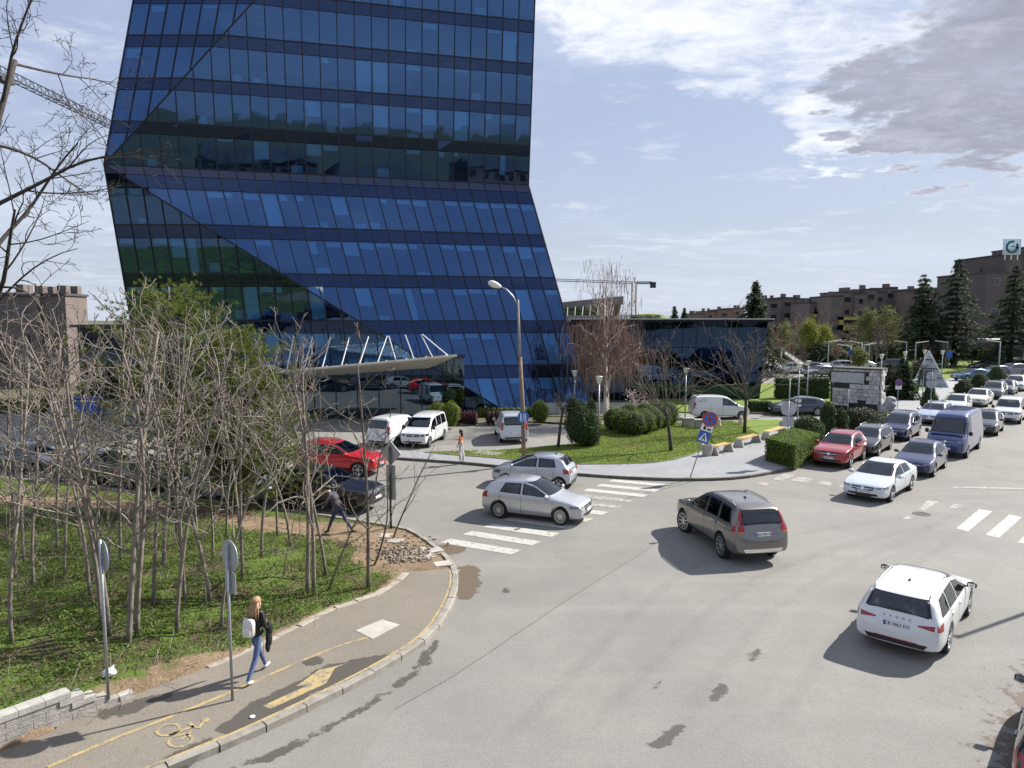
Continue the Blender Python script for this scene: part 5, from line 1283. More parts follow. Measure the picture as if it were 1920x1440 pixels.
CFG_FAR = dict(levels=3, seg=(7, 6, 4, 3), curl=(.03, .07, .10, .12), up=(.01, .04, .04, .03), taper=.75, rmin=.022, n=(16, 8, 5), start=(.25, .2, .2), ang=((25, 55), (25, 55), (25, 60)), len=(.42, .45, .42), rr=.5)
CFG_BIRCH = dict(levels=2, seg=(12, 9, 6), curl=(.02, .05, .08), up=(.01, .02, .0), taper=.85, rmin=.014, n=(15, 5), start=(.16, .3), ang=((22, 52), (25, 55)), len=(.40, .4), rr=.42)
def make_tree(name, label, base, height, r0, cfg, bark, seed, group=None, cat='tree', twig=None):
    rg = random.Random(seed); t = thing(name, label, cat, base, 0, group); tm = MB(); bm_ = MB()
    tips = branch_tree(rg, height, r0, cfg, tm, bm_)
    tm.build('trunk', bark, t, True); bm_.build('crown', twig or bark, t, True)
    return t, tips
BGX, BGY = np.arange(-48, 3, .15), np.arange(7, 42, .15); BGH = bank_h(*np.meshgrid(BGX, BGY))
def h_at(x, y):
    i = min(max((x + 48) / .15, 0), len(BGX) - 1.001); j = min(max((y - 7) / .15, 0), len(BGY) - 1.001); a, b_ = int(i), int(j); s, t = i - a, j - b_
    return float(BGH[b_, a] * (1 - s) * (1 - t) + BGH[b_, a + 1] * s * (1 - t) + BGH[b_ + 1, a] * (1 - s) * t + BGH[b_ + 1, a + 1] * s * t)
def bank_base(u, v):
    z = 0.3
    for _ in range(4): p = G(u, v, z); z = h_at(p.x, p.y)
    return Vector((p.x, p.y, z))
def px_h(base, vtop):
    """height of a thing standing at base whose top shows at image row vtop"""
    d = ray(960, vtop); return CAM_H + d.z * base.y / d.y - base.z
# ---- saplings on the bank
SAP = [(22, 1205, 600, .05), (62, 1100, 640, .045), (108, 1040, 600, .05), (150, 1010, 570, .05), (168, 1120, 650, .045), (190, 1178, 560, .055), (206, 1192, 620, .06), (240, 1216, 545, .07), (256, 1186, 600, .065), (286, 1132, 640, .05), (331, 1184, 560, .055), (346, 1124, 600, .05),
       (395, 1130, 640, .055), (415, 1182, 690, .045), (305, 1060, 560, .05), (225, 1050, 560, .05), (455, 1090, 620, .05), (490, 1045, 590, .05), (30, 1010, 590, .05), (80, 985, 620, .05), (370, 1020, 600, .05), (425, 1010, 640, .045), (545, 1025, 660, .045),
       (120, 1085, 640, .04), (265, 1015, 590, .05), (400, 1045, 620, .045), (520, 1005, 640, .045), (45, 1055, 620, .045), (330, 1000, 570, .05), (185, 985, 600, .045), (450, 1000, 600, .05), (576, 1112, 640, .065), (588, 1108, 655, .06), (612, 1080, 690, .05), (690, 1103, 640, .06)]
SAPL = ['leafless sapling at the wall end of the thicket', 'slim leafless sapling behind the low block wall', 'thin leafless sapling on the rear slope of the bank', 'leafless sapling near the parked saloon', 'leafless sapling mid-bank above the block wall', 'leafless sapling just behind the pole by the wall', 'stout leafless sapling touching the pole by the wall', 'thickest leafless sapling of the bank thicket',
        'leafless sapling paired with the thickest trunk', 'leafless sapling deeper in the thicket', 'tall leafless sapling with low fork before the pine', 'leafless sapling standing before the pine', 'leafless sapling beside the sign with two plates', 'short leafless sapling hugging the sign with two plates', 'leafless sapling in front of the pine trunk', 'leafless sapling by the grey parked hatchback',
        'leafless sapling next to the pine', 'leafless sapling beside the dirt path', 'leafless sapling at the verge by the dark saloon', 'leafless sapling at the verge by the black estate', 'leafless sapling on the path edge below the pine', 'leafless sapling by the silver parked hatchback', 'leafless sapling beside the black SUV',
        'thin pale sapling between wall and path', 'pale sapling on the path side of the bushy pine', 'pale sapling before the small pine', 'pale sapling beside the tail of the black SUV', 'crooked pale sapling behind the block wall end', 'pale sapling against the lower pine', 'pale sapling in front of the black parked estate', 'pale sapling at the verge by the silver hatchback',
        'forked leafless sapling in the clump nearest the walking man', 'second stem of the clump nearest the walking man', 'slender stem behind the clump nearest the walking man', 'dark leafless sapling standing alone near the broken pavement end']
for i, (u, v, vt, r0) in enumerate(SAP):
    p = bank_base(u, v); hh = px_h(p, vt) * 0.92
    c = dict(CFG_SAP); c['lean'] = (rnd.uniform(-.06, .08), rnd.uniform(-.05, .05), 1)
    make_tree('sapling', SAPL[i], p, hh, r0 * .95, c, 'bark_pale' if i != 34 else 'bark_grey', 100 + i, 'leafless saplings on the bank')
# low scrub
for i in range(26):
    u = rnd.uniform(-20, 560); v = rnd.uniform(985, 1150); p = bank_base(u, v)
    c = dict(CFG_SHRUB); c['lean'] = (rnd.uniform(-.3, .3), rnd.uniform(-.3, .3), 1)
    make_tree('scrub', 'low twiggy leafless scrub between the saplings', p, rnd.uniform(1.6, 3.2), .016, c, 'bark_pale', 300 + i, 'scrub on the bank', 'shrub')
for i, (u, v, lx) in enumerate([(612, 1108, .55), (700, 1060, .5), (735, 1010, .35)]):
    p = bank_base(u, v); c = dict(CFG_SHRUB); c['lean'] = (lx, 0, 1); c['levels'] = 2
    make_tree('leaning_stem', ('bent bare stem leaning from the clump', 'bent bare stem reaching over the broken pavement end', 'bare leaning stem by the diamond sign')[i], p, 3.6, .035, c, 'bark_grey', 340 + i, None, 'shrub')
# overhanging large tree at the left
p = bank_base(-100, 985)
t, tips = make_tree('large_bare_tree', 'large dark leafless tree whose boughs hang in against the sky', p, 16.5, .26, CFG_BIG, 'bark_dark', 503)
# pine
def pine(name, label, base, height, rad, seed):
    rg = random.Random(seed); t = thing(name, label, 'tree', base); tm = MB(); tm.tube([(0, 0, -.1), (.1, 0, height * .5), (.05, .1, height * .93)], [.17, .12, .03], 8); tm.build('trunk', 'bark_grey', t, True)
    bm_ = MB(); C = []; D = []
    for k in range(120):
        z = height * (0.08 + .88 * (k / 120)); rr = rad * (1 - (z / height) ** 2.2) ** .75 * rg.uniform(.65, 1.1) + .25
        a = k * 2.4 + rg.uniform(-.4, .4); dv = Vector((math.cos(a), math.sin(a), rg.uniform(.1, .45)))
        pts, _ = wander(Vector((.08, .03, z * .92)), dv, rr, 6, .08, .04, rg); bm_.tube(pts, [.035, .03, .025, .02, .016, .012, .01], 4)
        for j in range(2, 7):
            for q in range(5):
                o = Vector((rg.gauss(0, .18), rg.gauss(0, .18), rg.gauss(0, .12) + .05)); C.append(pts[j] + o); D.append((pts[j] - pts[j - 1]).normalized() + Vector((rg.gauss(0, .4), rg.gauss(0, .4), .5)))
    bm_.build('limbs', 'bark_grey', t, True)
    C = np.array([tuple(c) for c in C]); D = np.array([tuple(d) for d in D]); D /= np.linalg.norm(D, axis=1, keepdims=True)
    k = 20; n = len(C); Ck = np.repeat(C, k, 0); dk = np.repeat(D, k, 0) * .8 + nrg.normal(size=(n * k, 3)) * .55; dk /= np.linalg.norm(dk, axis=1, keepdims=True)
    L_ = nrg.uniform(.11, .20, (n * k, 1)); sd = np.cross(dk, nrg.normal(size=(n * k, 3))); sd /= np.linalg.norm(sd, axis=1, keepdims=True); w = .011
    V = np.stack([Ck - sd * w, Ck + sd * w, Ck + dk * L_], 1).reshape(-1, 3); ob('needles', arrmesh('needles', V, np.arange(n * k * 3).reshape(-1, 3)), 'leaf_pine', t)
    return t
pb = bank_base(330, 955); pine('pine_tree', 'bushy green pine tree behind the leafless saplings', pb, px_h(pb, 505), 4.2, 5)
pb = bank_base(440, 950); pine('pine_tree', 'lower green pine standing close to the bushy pine', pb, px_h(pb, 590), 3.2, 6)
pb = bank_base(475, 955); pine('pine_tree', 'small green pine beside the black SUV', pb, px_h(pb, 690), 2.2, 8)
# ---- ground cover
def scatter_bank(n, x0, x1, y0, y1, dens):
    x = nrg.uniform(x0, x1, n); y = nrg.uniform(y0, y1, n); k = inpoly(x, y, bank_poly) & (dirt_mask(x, y) < 0.55); k &= dpoly(x, y, IN) > 0.06; x, y = x[k], y[k]
    f = 0.5 + 0.5 * np.sin(x * 1.9 + 1.7 * np.sin(y * 1.1)) * np.cos(y * 2.2 + 1.3 * np.sin(x * 1.3)); k = nrg.uniform(size=len(x)) < np.clip(dens[0] + dens[1] * f, 0, 1); x, y = x[k], y[k]
    return x, y, bank_h(x, y)
x, y, z = scatter_bank(26000, -16, 0, 10.5, 25, (.12, .9)); k = 5
cx_ = np.repeat(x, k) + nrg.normal(0, .07, len(x) * k); cy_ = np.repeat(y, k) + nrg.normal(0, .07, len(x) * k)
hh = np.repeat(.06 + .34 * (0.5 + .5 * np.sin(x * 1.3 + y * .9)) ** 2, k); cz_ = np.repeat(z, k) + nrg.uniform(.01, 1, len(x) * k) * hh
V, F = leaf_quads(np.stack([cx_, cy_, cz_], 1), .072, .55, np.tile([[0, 0, 1.0]], (len(cx_), 1)), .8)
weeds = tag(ob('weeds', arrmesh('weeds', V, F), 'leaf_weed'), 'fresh green leafy weeds covering the bank under the saplings', 'weeds', kind='stuff')
def blades(x, y, z, h, w):
    n = len(x); a = nrg.uniform(0, 6.28, n); hh = h * nrg.uniform(.5, 1.3, n); lean = nrg.normal(0, .35, (n, 2)) * hh[:, None]
    B = np.stack([x, y, z - .01], 1); s = np.stack([np.cos(a) * w, np.sin(a) * w, np.zeros(n)], 1); T = B + np.stack([lean[:, 0], lean[:, 1], hh], 1)
    return np.stack([B - s, B + s, T], 1).reshape(-1, 3), np.arange(n * 3).reshape(-1, 3)
x, y, z = scatter_bank(150000, -26, 0, 10.5, 36, (.45, .5)); V, F = blades(x, y, z, .16, .007)
tag(ob('grass_tufts', arrmesh('grass_tufts', V, F), 'leaf_grass'), 'short spring grass growing on the bank', 'grass', kind='stuff')
x, y, z = scatter_bank(26000, -14, 0, 10.5, 26, (.5, .3)); V, F = leaf_quads(np.stack([x, y, z + .02], 1), .055, .6, np.tile([[0, 0, 1.0]], (len(x), 1)), .35)
tag(ob('leaf_litter', arrmesh('leaf_litter', V, F), 'leaf_litter'), 'brown dead leaves lying on the bank', 'leaf litter', kind='stuff')
# dry sticks
m = MB()
for i in range(420):
    u = rnd.uniform(0, 640); v = rnd.uniform(1010, 1320); p = bank_base(u, v)
    if not bool(inpoly(np.array([p.x]), np.array([p.y]), bank_poly)[0]): continue
    a = rnd.uniform(0, 6.28); l = rnd.uniform(.2, .7); m.tube([p + Vector((0, 0, .03)), p + Vector((math.cos(a) * l, math.sin(a) * l, rnd.uniform(.02, .35)))], .005, 3, cap=False)
tag(m.build('dry_sticks', 'bark_pale'), 'dry fallen sticks and stalks among the weeds', 'sticks', kind='stuff')
# rubble at the broken end
m = MB()
for i in range(900):
    if i < 420: u, v = rnd.gauss(762, 26), rnd.gauss(1038, 9)
    else: u, v = rnd.uniform(380, 820), rnd.gauss(1015, 16)
    p = bank_base(u, v)
    if float(dirt_mask(np.array([p.x]), np.array([p.y]))[0]) < .35: continue
    s = rnd.uniform(.015, .055) if i > 420 else rnd.uniform(.02, .075); Q = Matrix.Rotation(rnd.uniform(0, 6), 3, 'Z') @ Matrix.Rotation(rnd.uniform(0, 1), 3, 'X')
    m.box(p + Vector((0, 0, s * .3)), (s * rnd.uniform(1, 1.8), s * rnd.uniform(.8, 1.3), s * rnd.uniform(.6, 1)), M=Q)
mat('rubble_stone', (.235, .195, .15), .95, noise=(9, .35))
tag(m.build('rubble', 'rubble_stone'), 'loose stones and broken concrete on the dirt path', 'stones', kind='stuff')
# lawn blades
gx = nrg.uniform(-8, 16, 230000); gy = nrg.uniform(34, 56, 230000); k = inpoly(gx, gy, LAWN) & (dpoly(gx, gy, LAWN + [LAWN[0]]) > .05); gx, gy = gx[k], gy[k]
V, F = blades(gx, gy, np.full(len(gx), .16), .075, .012); tag(ob('lawn_blades', arrmesh('lawn_blades', V, F), 'leaf_grass'), 'mown grass blades of the lawn', 'grass', kind='stuff')

# ---- shrubs and hedges
def box_hedge(name, label, corners, z0, h, n, size, lm, group=None):
    """corners: four ground points"""
    base = (corners[0] + corners[2]) / 2; t = thing(name, label, 'hedge', (base.x, base.y, z0), 0, group); cs = [c - base for c in corners]
    m = MB(); m.prism([(c.x * .95, c.y * .95) for c in cs], 0, h * .96); m.build('shade_fill', 'shade_core', t)  # dark block stands in for the shade inside the hedge
    P = []; NN_ = []
    faces = [(cs[i], cs[(i + 1) % 4]) for i in range(4)]; ar = [(b_ - a).length * h for a, b_ in faces]; top = (cs[1] - cs[0]).length * (cs[3] - cs[0]).length; tot = sum(ar) + top
    for (a, b_), A in zip(faces, ar):
        q = int(n * A / tot); u = nrg.uniform(0, 1, q); v = nrg.uniform(0, 1, q); nr = Vector((b_.y - a.y, -(b_.x - a.x))).normalized()
        if nr.dot(a + b_) < 0: nr = -nr
        wob = nrg.normal(0, .025, q)
        P.append(np.stack([a.x + (b_.x - a.x) * u + nr.x * wob, a.y + (b_.y - a.y) * u + nr.y * wob, v * h], 1)); NN_.append(np.tile([[nr.x, nr.y, .25]], (q, 1)))
    q = int(n * top / tot); u = nrg.uniform(0, 1, (q, 1)); v = nrg.uniform(0, 1, (q, 1)); xy = np.array(cs[0])[None] * (1 - u) * (1 - v) + np.array(cs[1])[None] * u * (1 - v) + np.array(cs[2])[None] * u * v + np.array(cs[3])[None] * (1 - u) * v
    P.append(np.concatenate([xy, h + nrg.normal(0, .02, (q, 1))], 1)); NN_.append(np.tile([[0, 0, 1.0]], (q, 1)))
    V, F = leaf_quads(np.concatenate(P), size, .6, np.concatenate(NN_), .8); ob('foliage', arrmesh('foliage', V, F), lm, t)
    return t
c0 = g2(1489, 884); cl = g2(1434, 868); cr = g2(1536, 858); box_hedge('box_hedge', 'clipped square box hedge at the street corner', [c0, cr, cr + cl - c0, cl], .12, 1.22, 16000, .075, 'leaf_box')
def gb(u, v, z=.15): return G(u, v, z)
bush('round_shrub', 'dark shaggy juniper shrub behind the clipped box hedge', 'shrub', gb(1512, 838), [(0, 0, .85, .95, .95, .95), (.2, 0, 1.2, .6, .6, .6)], 6500, .11, 'leaf_thuja', updir=(0, 0, 1), jitter=.9)
bush('thuja', 'pair of grown-together dark columnar thujas behind the red SUV', 'shrub', gb(1563, 826), [(-.38, 0, 1.15, .52, .52, 1.25), (.42, .1, .95, .48, .5, 1.05)], 7500, .10, 'leaf_thuja', updir=(0, 0, 1))
bush('round_shrub', 'olive brown spreading juniper beyond the thuja pair', 'shrub', gb(1618, 814), [(0, 0, .75, 1.35, 1.1, .95), (-.7, 0, .9, .7, .7, .8)], 6500, .11, 'leaf_juniper', updir=(0, 0, 1))
bush('ground_cover_shrub', 'yellow green low cushion shrub beneath the juniper', 'shrub', gb(1618, 822), [(0, 0, .12, 1.3, .8, .22)], 1600, .09, 'leaf_golden')
hb = [(1152, 806), (1170, 812), (1190, 815), (1206, 812), (1222, 806), (1238, 801), (1252, 796), (1180, 798), (1208, 796), (1232, 792)]
hp = gb(1200, 806); bl = []
for i, (u, v) in enumerate(hb):
    q = gb(u, v) - hp; bl.append((q.x, q.y, .72, .86, .86, .82 + .12 * rnd.random()))
bush('lobed_hedge', 'bright green hedge clipped into rounded lobes on the lawn', 'hedge', hp, bl, 17000, .085, 'leaf_box')
bush('column_shrub', 'dark green broad column shrub beside the lawn lamp', 'shrub', gb(1091, 836), [(-.1, 0, 1.3, .95, .9, 1.35), (.45, 0, 1.0, .7, .7, 1.1), (-.55, .1, 2.2, .35, .35, .75), (.55, .1, 2.1, .3, .3, .7)], 9000, .10, 'leaf_thuja', updir=(0, 0, 1))
bush('dry_shrub', 'brown dry shrub leaning on the column shrub', 'shrub', gb(1112, 834), [(0, 0, .9, .40, .4, .95)], 1500, .10, 'leaf_brown')
bush('topiary_ball', 'golden green topiary balls grown together by the entrance', 'topiary', gb(834, 800), [(-.45, 0, .85, .72, .7, .88), (.45, 0, .9, .62, .62, .92)], 5500, .085, 'leaf_golden')
bush('topiary_ball', 'green egg-shaped topiary near the tail-on white van', 'topiary', gb(1012, 792), [(0, 0, .75, .66, .66, .85)], 3500, .08, 'leaf_box')
for k, (u0, v0, u1, v1, lm, nm, lb) in enumerate([(856, 793, 895, 792, 'leaf_purple', 'low_hedge', 'purple barberry hedge next to the golden topiary'), (912, 793, 985, 792, 'leaf_purple', 'low_hedge', 'purple barberry hedge behind the tail-on van'), (895, 782, 1000, 780, 'leaf_golden', 'low_hedge', 'thin yellow green hedge along the fence')]):
    a, b_ = G(u0, v0, .14), G(u1, v1, .14); n_ = 9; w_ = (b_.x - a.x) / n_
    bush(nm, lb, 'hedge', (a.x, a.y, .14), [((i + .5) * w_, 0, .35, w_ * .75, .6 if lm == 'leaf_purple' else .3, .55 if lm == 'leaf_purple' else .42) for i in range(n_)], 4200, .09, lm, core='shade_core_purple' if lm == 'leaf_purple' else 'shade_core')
# thuja cones beside the wide walkway
for i, (u, v, vt, w_, lm, lb) in enumerate([(1741, 778, 722, .62, 'leaf_thuja', 'tall dark thuja cone with road signs in front of it'), (1806, 742, 712, .85, 'leaf_juniper', 'short brownish conical shrub in the yellow bed'), (1836, 735, 700, 1.0, 'leaf_thuja', 'round dark shrub beyond the yellow bed'), (1868, 720, 686, 1.0, 'leaf_thuja', 'farthest round dark shrub of the walkway')]):
    p = gb(u, v); h = px_h(p, vt); bush('thuja_cone', lb, 'shrub', p, [(0, 0, h * .42, w_, w_, h * .45), (0, 0, h * .72, w_ * .62, w_ * .62, h * .3)], 3800, .11, lm, updir=(0, 0, 1))
for (u, v, lb) in ((1822, 740, 'yellow green cushion planting beside the conical shrub'), (1700, 782, 'green cushion planting at the walkway corner')):
    bush('ground_cover_shrub', lb, 'shrub', gb(u, v), [(0, 0, .15, 2.0, 1.2, .25)], 1500, .1, 'leaf_golden' if u > 1800 else 'leaf_box')
a, b_ = g2(1458, 750), g2(1556, 750); box_hedge('park_hedge', 'dark clipped hedge in front of the car park', [a, b_, b_ + Vector((0, 1)), a + Vector((0, 1))], .12, 1.9, 5000, .14, 'leaf_thuja')
a, b_ = g2(1408, 775), g2(1446, 775); box_hedge('park_hedge', 'low green hedge along the side road before the glass hall', [a, b_, b_ + Vector((0, .8)), a + Vector((0, .8))], .12, .8, 2500, .10, 'leaf_thuja')
# ---- street trees on the lawn
make_tree('street_tree', 'rounded leafless street tree on the lawn by the lobed hedge', gb(1258, 845), 2.5, .13, CFG_STREET, 'bark_dark', 611, 'lawn trees', twig='bark_grey')
make_tree('street_tree', 'rounded leafless street tree on the lawn near the panel van', gb(1396, 812), 2.9, .13, CFG_STREET, 'bark_dark', 612, 'lawn trees', twig='bark_grey')
c = dict(CFG_SHRUB); c['lean'] = (.12, 0, 1)
make_tree('stunted_tree', 'small dark pollarded tree at the parking corner', gb(1046, 838), 2.4, .10, dict(CFG_STREET, n=(9, 4, 3), len=(.4, .5, .5), start=(.8, .2, .2), lean=(.14, 0, 1)), 'bark_dark', 620)
bs = gb(1216, 792); t, tips = make_tree('blossom_shrub', 'shrub with pale pink blossom beside the lawn hedge', bs, 2.6, .05, CFG_SHRUB, 'bark_grey', 622, cat='shrub')
C = np.array([tuple(q) for q in tips]); C = np.repeat(C, 14, 0) + nrg.normal(0, .16, (len(C) * 14, 3)); V, F = leaf_quads(C, .09, .9); ob('blossom', arrmesh('blossom', V, F), 'leaf_blossom', t)
# birch with hanging brown twigs
bb = gb(1137, 792); birch = thing('birch_tree', 'white-stemmed birch with a curtain of hanging brown twigs', 'tree', bb)
tm, bm_ = MB(), MB(); rg = random.Random(77); hb_ = px_h(bb, 530); tips = []
for lean, hh, r0 in (((-.11, 0, 1), hb_ * .93, .17), ((.06, .05, 1), hb_ * .97, .19)):
    tips += branch_tree(rg, hh, r0, dict(CFG_BIRCH, lean=lean), tm, bm_)
tm.build('trunk', 'bark_birch', birch, True); bm_.build('limbs', 'bark_birch', birch, True)
SV = []; rg2 = np.random.default_rng(3)
for q in tips:
    for k in range(24 if q.z < hb_ * .75 else 7):
        o = np.array([q.x, q.y, q.z]) + rg2.normal(0, .38, 3); ln = rg2.uniform(.5, 1.9) * (1.0 if q.z < hb_ * .75 else .5); dx = rg2.normal(0, .10, 2) * ln; a = rg2.uniform(0, 6.28); w = .015
        s_ = np.array([math.cos(a) * w, math.sin(a) * w, 0]); e = o + np.array([dx[0], dx[1], -ln])
        SV.append(np.stack([o - s_, o + s_, e + s_ * .4, e - s_ * .4]))
V = np.concatenate(SV); ob('hanging_twigs', arrmesh('hanging_twigs', V, np.arange(len(V)).reshape(-1, 4)), 'twig_red', birch)
# ---- conifers far off
def fir(name, label, base, height, rad, seed, lm='leaf_fir', droop=.25, gaps=.2, group=None, levels=26):
    rg = random.Random(seed); t = thing(name, label, 'tree', base, 0, group); tm = MB(); tm.tube([(0, 0, -.2), (0, 0, height * .97)], [rad * .07, .03], 7); tm.build('trunk', 'bark_dark', t, True)
    P = []; Nn = []
    for i in range(levels):
        z = height * (.07 + .92 * (i / levels) ** .92); rr = rad * (1 - (z / height)) ** .82 * (1.18 if i % 3 == 0 else .86) + .12; nb = 9 if i < levels * .7 else 6
        for j in range(nb):
            if rg.random() < gaps: continue
            a = 2 * math.pi * (j + rg.random()) / nb; r_ = rr * rg.uniform(.7, 1.15); m_ = max(6, int(r_ * 16))
            u = nrg.uniform(.08, 1, m_); x_ = np.cos(a) * r_ * u; y_ = np.sin(a) * r_ * u; sp = .16 * r_ * (1 - u * .6); zz = z + r_ * (.10 * np.sin(u * 3.1) - droop * u ** 1.5) + .06 * nrg.normal(size=m_)
            P.append(np.stack([x_ - np.sin(a) * sp * nrg.normal(size=m_), y_ + np.cos(a) * sp * nrg.normal(size=m_), zz], 1)); Nn.append(np.tile([[math.cos(a) * .3, math.sin(a) * .3, 1.0]], (m_, 1)))
    P = np.concatenate(P); V, F = leaf_quads(np.repeat(P, 3, 0) + nrg.normal(0, .10, (len(P) * 3, 3)), .42, .42, np.repeat(np.concatenate(Nn), 3, 0), .55); ob('crown', arrmesh('crown', V, F), lm, t)
    return t
def at_d(u, d, z=.14): p = PD(u, 720, d); return Vector((p.x, d, z))
for i, (u, vt, d, w_, lb, gp) in enumerate([(1411, 523, 92, 4.0, 'dense dark spruce rising behind the glass hall', .05), (1724, 508, 112, 5.0, 'dark fir beside the tallest fir beyond the pyramid', .12), (1786, 478, 112, 6.2, 'tallest dark fir with tiered open branches', .32), (1892, 490, 104, 5.4, 'broad dark cedar before the brick block with the roof sign', .25), (1692, 672, 66, 1.3, 'young dark conifer beside the stone kiosk', .1), (1664, 684, 70, 1.2, 'short dark conifer behind the kiosk corner', .1), (966, 735, 57, .85, 'small pale spruce behind the lamp post', .1), (1262, 572, 190, 3, 'tiny far conifer over the glass hall roof', .1), (1280, 576, 195, 3, 'second tiny far conifer over the glass hall roof', .1)]):
    b0 = at_d(u, d); fir('conifer', lb, b0, px_h(b0, vt), w_, 700 + i, gaps=gp, droop=.22 if i in (1, 2, 3) else .2, levels=20 if i in (1, 2, 3) else 26)
# ---- leafless and budding trees by the car park
FT = [(1448, 600, 98, None), (1462, 606, 118, 'leaf_spring'), (1500, 640, 105, None), (1487, 590, 125, None), (1520, 600, 122, 'leaf_willow'), (1548, 612, 124, 'leaf_willow'), (1570, 630, 110, None), (1600, 640, 112, None), (1632, 578, 118, 'leaf_spring'), (1660, 575, 116, 'leaf_spring'), (1690, 600, 118, None), (1640, 600, 104, None), (1740, 640, 108, None), (1770, 640, 106, None), (1820, 650, 112, None), (1480, 640, 112, None), (1590, 600, 135, None), (1538, 575, 140, None), (1610, 655, 100, 'leaf_spring'), (1850, 640, 105, None)]
FTL = ['bare tree at the rounded end of the glass hall', 'pale budding tree behind the glass hall end', 'bare brown tree beside the willows', 'tall bare tree before the low brick block', 'yellow green willow before the brick blocks', 'second yellow green willow before the yellow balconies', 'bare tree next to the willows', 'bare tree below the yellow balconies', 'large pale green budding tree standing before the brown brick block', 'large pale green budding tree standing next to the dark fir', 'reddish bare tree beside the dark fir', 'bare tree in front of the pale green trees', 'bare tree before the tallest fir', 'bare round tree behind the pyramid', 'bare tree next to the tallest fir', 'bare brown tree behind the white tents', 'bare tree against the yellow balconies', 'thin bare tree topping the brick roofline', 'low budding tree over the kiosk roof', 'bare tree before the broad cedar']
for i, (u, vt, d, lf) in enumerate(FT):
    b0 = at_d(u, d); h = px_h(b0, vt); t, tips = make_tree('park_tree', FTL[i], b0, h * .82, .10 + h * .008, CFG_FAR, 'bark_grey', 800 + i, 'trees around the car park', twig='bark_grey' if i % 3 else 'twig_red')
    if lf:
        C = np.array([tuple(q) for q in tips]); kk = 9 if lf == 'leaf_willow' else 5; C = np.repeat(C, kk, 0) + nrg.normal(0, .30, (len(C) * kk, 3)) * [1, 1, 1.4]; V, F = leaf_quads(C, .22, .5); ob('leaves', arrmesh('leaves', V, F), lf, t)
for i, (u, v, ln) in enumerate([(1660, 750, (-.18, 0, 1)), (1684, 742, (.05, 0, 1)), (1718, 738, (.1, 0, 1)), (1560, 752, (0, 0, 1))]):
    make_tree('pollard_tree', ('leaning pollarded tree at the glass railing', 'upright pollarded tree at the glass railing', 'pollarded tree in front of the glass pyramid', 'pollarded tree before the kiosk wall')[i], gb(u, v), 2.6, .16, dict(CFG_STREET, n=(10, 4, 2), len=(.45, .5, .5), start=(.7, .2, .2), lean=ln), 'bark_dark', 880 + i, 'pollarded trees')

for i in range(16):
    u = 1470 + i * 23 + rnd.uniform(-8, 8); d = rnd.uniform(122, 134); lm = rnd.choice(('leaf_brown', 'leaf_juniper', 'leaf_spring', 'leaf_thuja')); s_ = rnd.uniform(1.4, 2.4)
    nmx = {'leaf_brown': 'brown', 'leaf_juniper': 'olive', 'leaf_spring': 'pale green', 'leaf_thuja': 'dark green'}[lm]
    bush('scrub_bush', nmx + ' scrub bush at the foot of the brick blocks beyond the car park', 'shrub', at_d(u, d), [(0, 0, s_ * .7, s_ * 1.5, s_, s_), (s_, .3, s_ * .5, s_, s_, s_ * .7)], 900, .42, lm, 'scrub beyond the car park', shell=.6)
# ================================================================== OTHER BUILDINGS
glass('hall_glass', (0.10, 0.15, 0.20), (0.13, 0.22, 0.42), 0.24, 0.95)
mat('pyramid_glass', (.36, .40, .44), .08, 0, .8)
glass('pale_glass', (0.62, 0.72, 0.76), (0.75, 0.82, 0.88), 0.30, 0.95)
mat('hall_frame', (0.010, 0.012, 0.018), 0.4)
mat('hall_dark', (0.006, 0.009, 0.018), 0.22, 0, 0.35)
mat('parapet', (0.55, 0.56, 0.56), 0.6)
def brickmat(name, c1, c2, mortar):
    m, N, L, b = nodes_mat(name); tc = N.new('ShaderNodeTexCoord'); br = N.new('ShaderNodeTexBrick')
    cb = N.new('ShaderNodeCombineXYZ'); sp = N.new('ShaderNodeSeparateXYZ'); L.new(tc.outputs['Object'], sp.inputs[0]); ad = N.new('ShaderNodeMath'); L.new(sp.outputs[0], ad.inputs[0]); L.new(sp.outputs[1], ad.inputs[1]); L.new(ad.outputs[0], cb.inputs[0]); L.new(sp.outputs[2], cb.inputs[1])
    L.new(cb.outputs[0], br.inputs[0]); br.inputs['Scale'].default_value = 1; br.inputs['Brick Width'].default_value = .5; br.inputs['Row Height'].default_value = .16; br.inputs['Mortar Size'].default_value = .015
    br.inputs['Color1'].default_value = (*c1, 1); br.inputs['Color2'].default_value = (*c2, 1); br.inputs['Mortar'].default_value = (*mortar, 1)
    c = mixn(N, L, rmp(N, L, nz(N, L, tc.outputs['Object'], .35, 6), .35, .7, 0, .5), br.outputs[0], tuple(x * .62 for x in c1)); L.new(c, b.inputs['Base Color']); b.inputs['Roughness'].default_value = .9
brickmat('brick_brown', (.19, .15, .135), (.165, .13, .118), (.18, .16, .15))  # brick tones lifted: haze over the far blocks is painted into them
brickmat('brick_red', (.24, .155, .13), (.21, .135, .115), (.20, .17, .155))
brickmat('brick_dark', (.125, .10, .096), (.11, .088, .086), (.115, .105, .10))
mat('plaster_yellow', (.42, .33, .08), .9, noise=(.5, .15))
mat('plaster_grey', (.24, .22, .20), .9, noise=(.6, .2))
mat('roof_felt', (.07, .065, .065), .9, noise=(.5, .25))
mat('window_dark', (.02, .025, .032), .08, 0, .8)
mat('window_frame', (.26, .25, .24), .6)
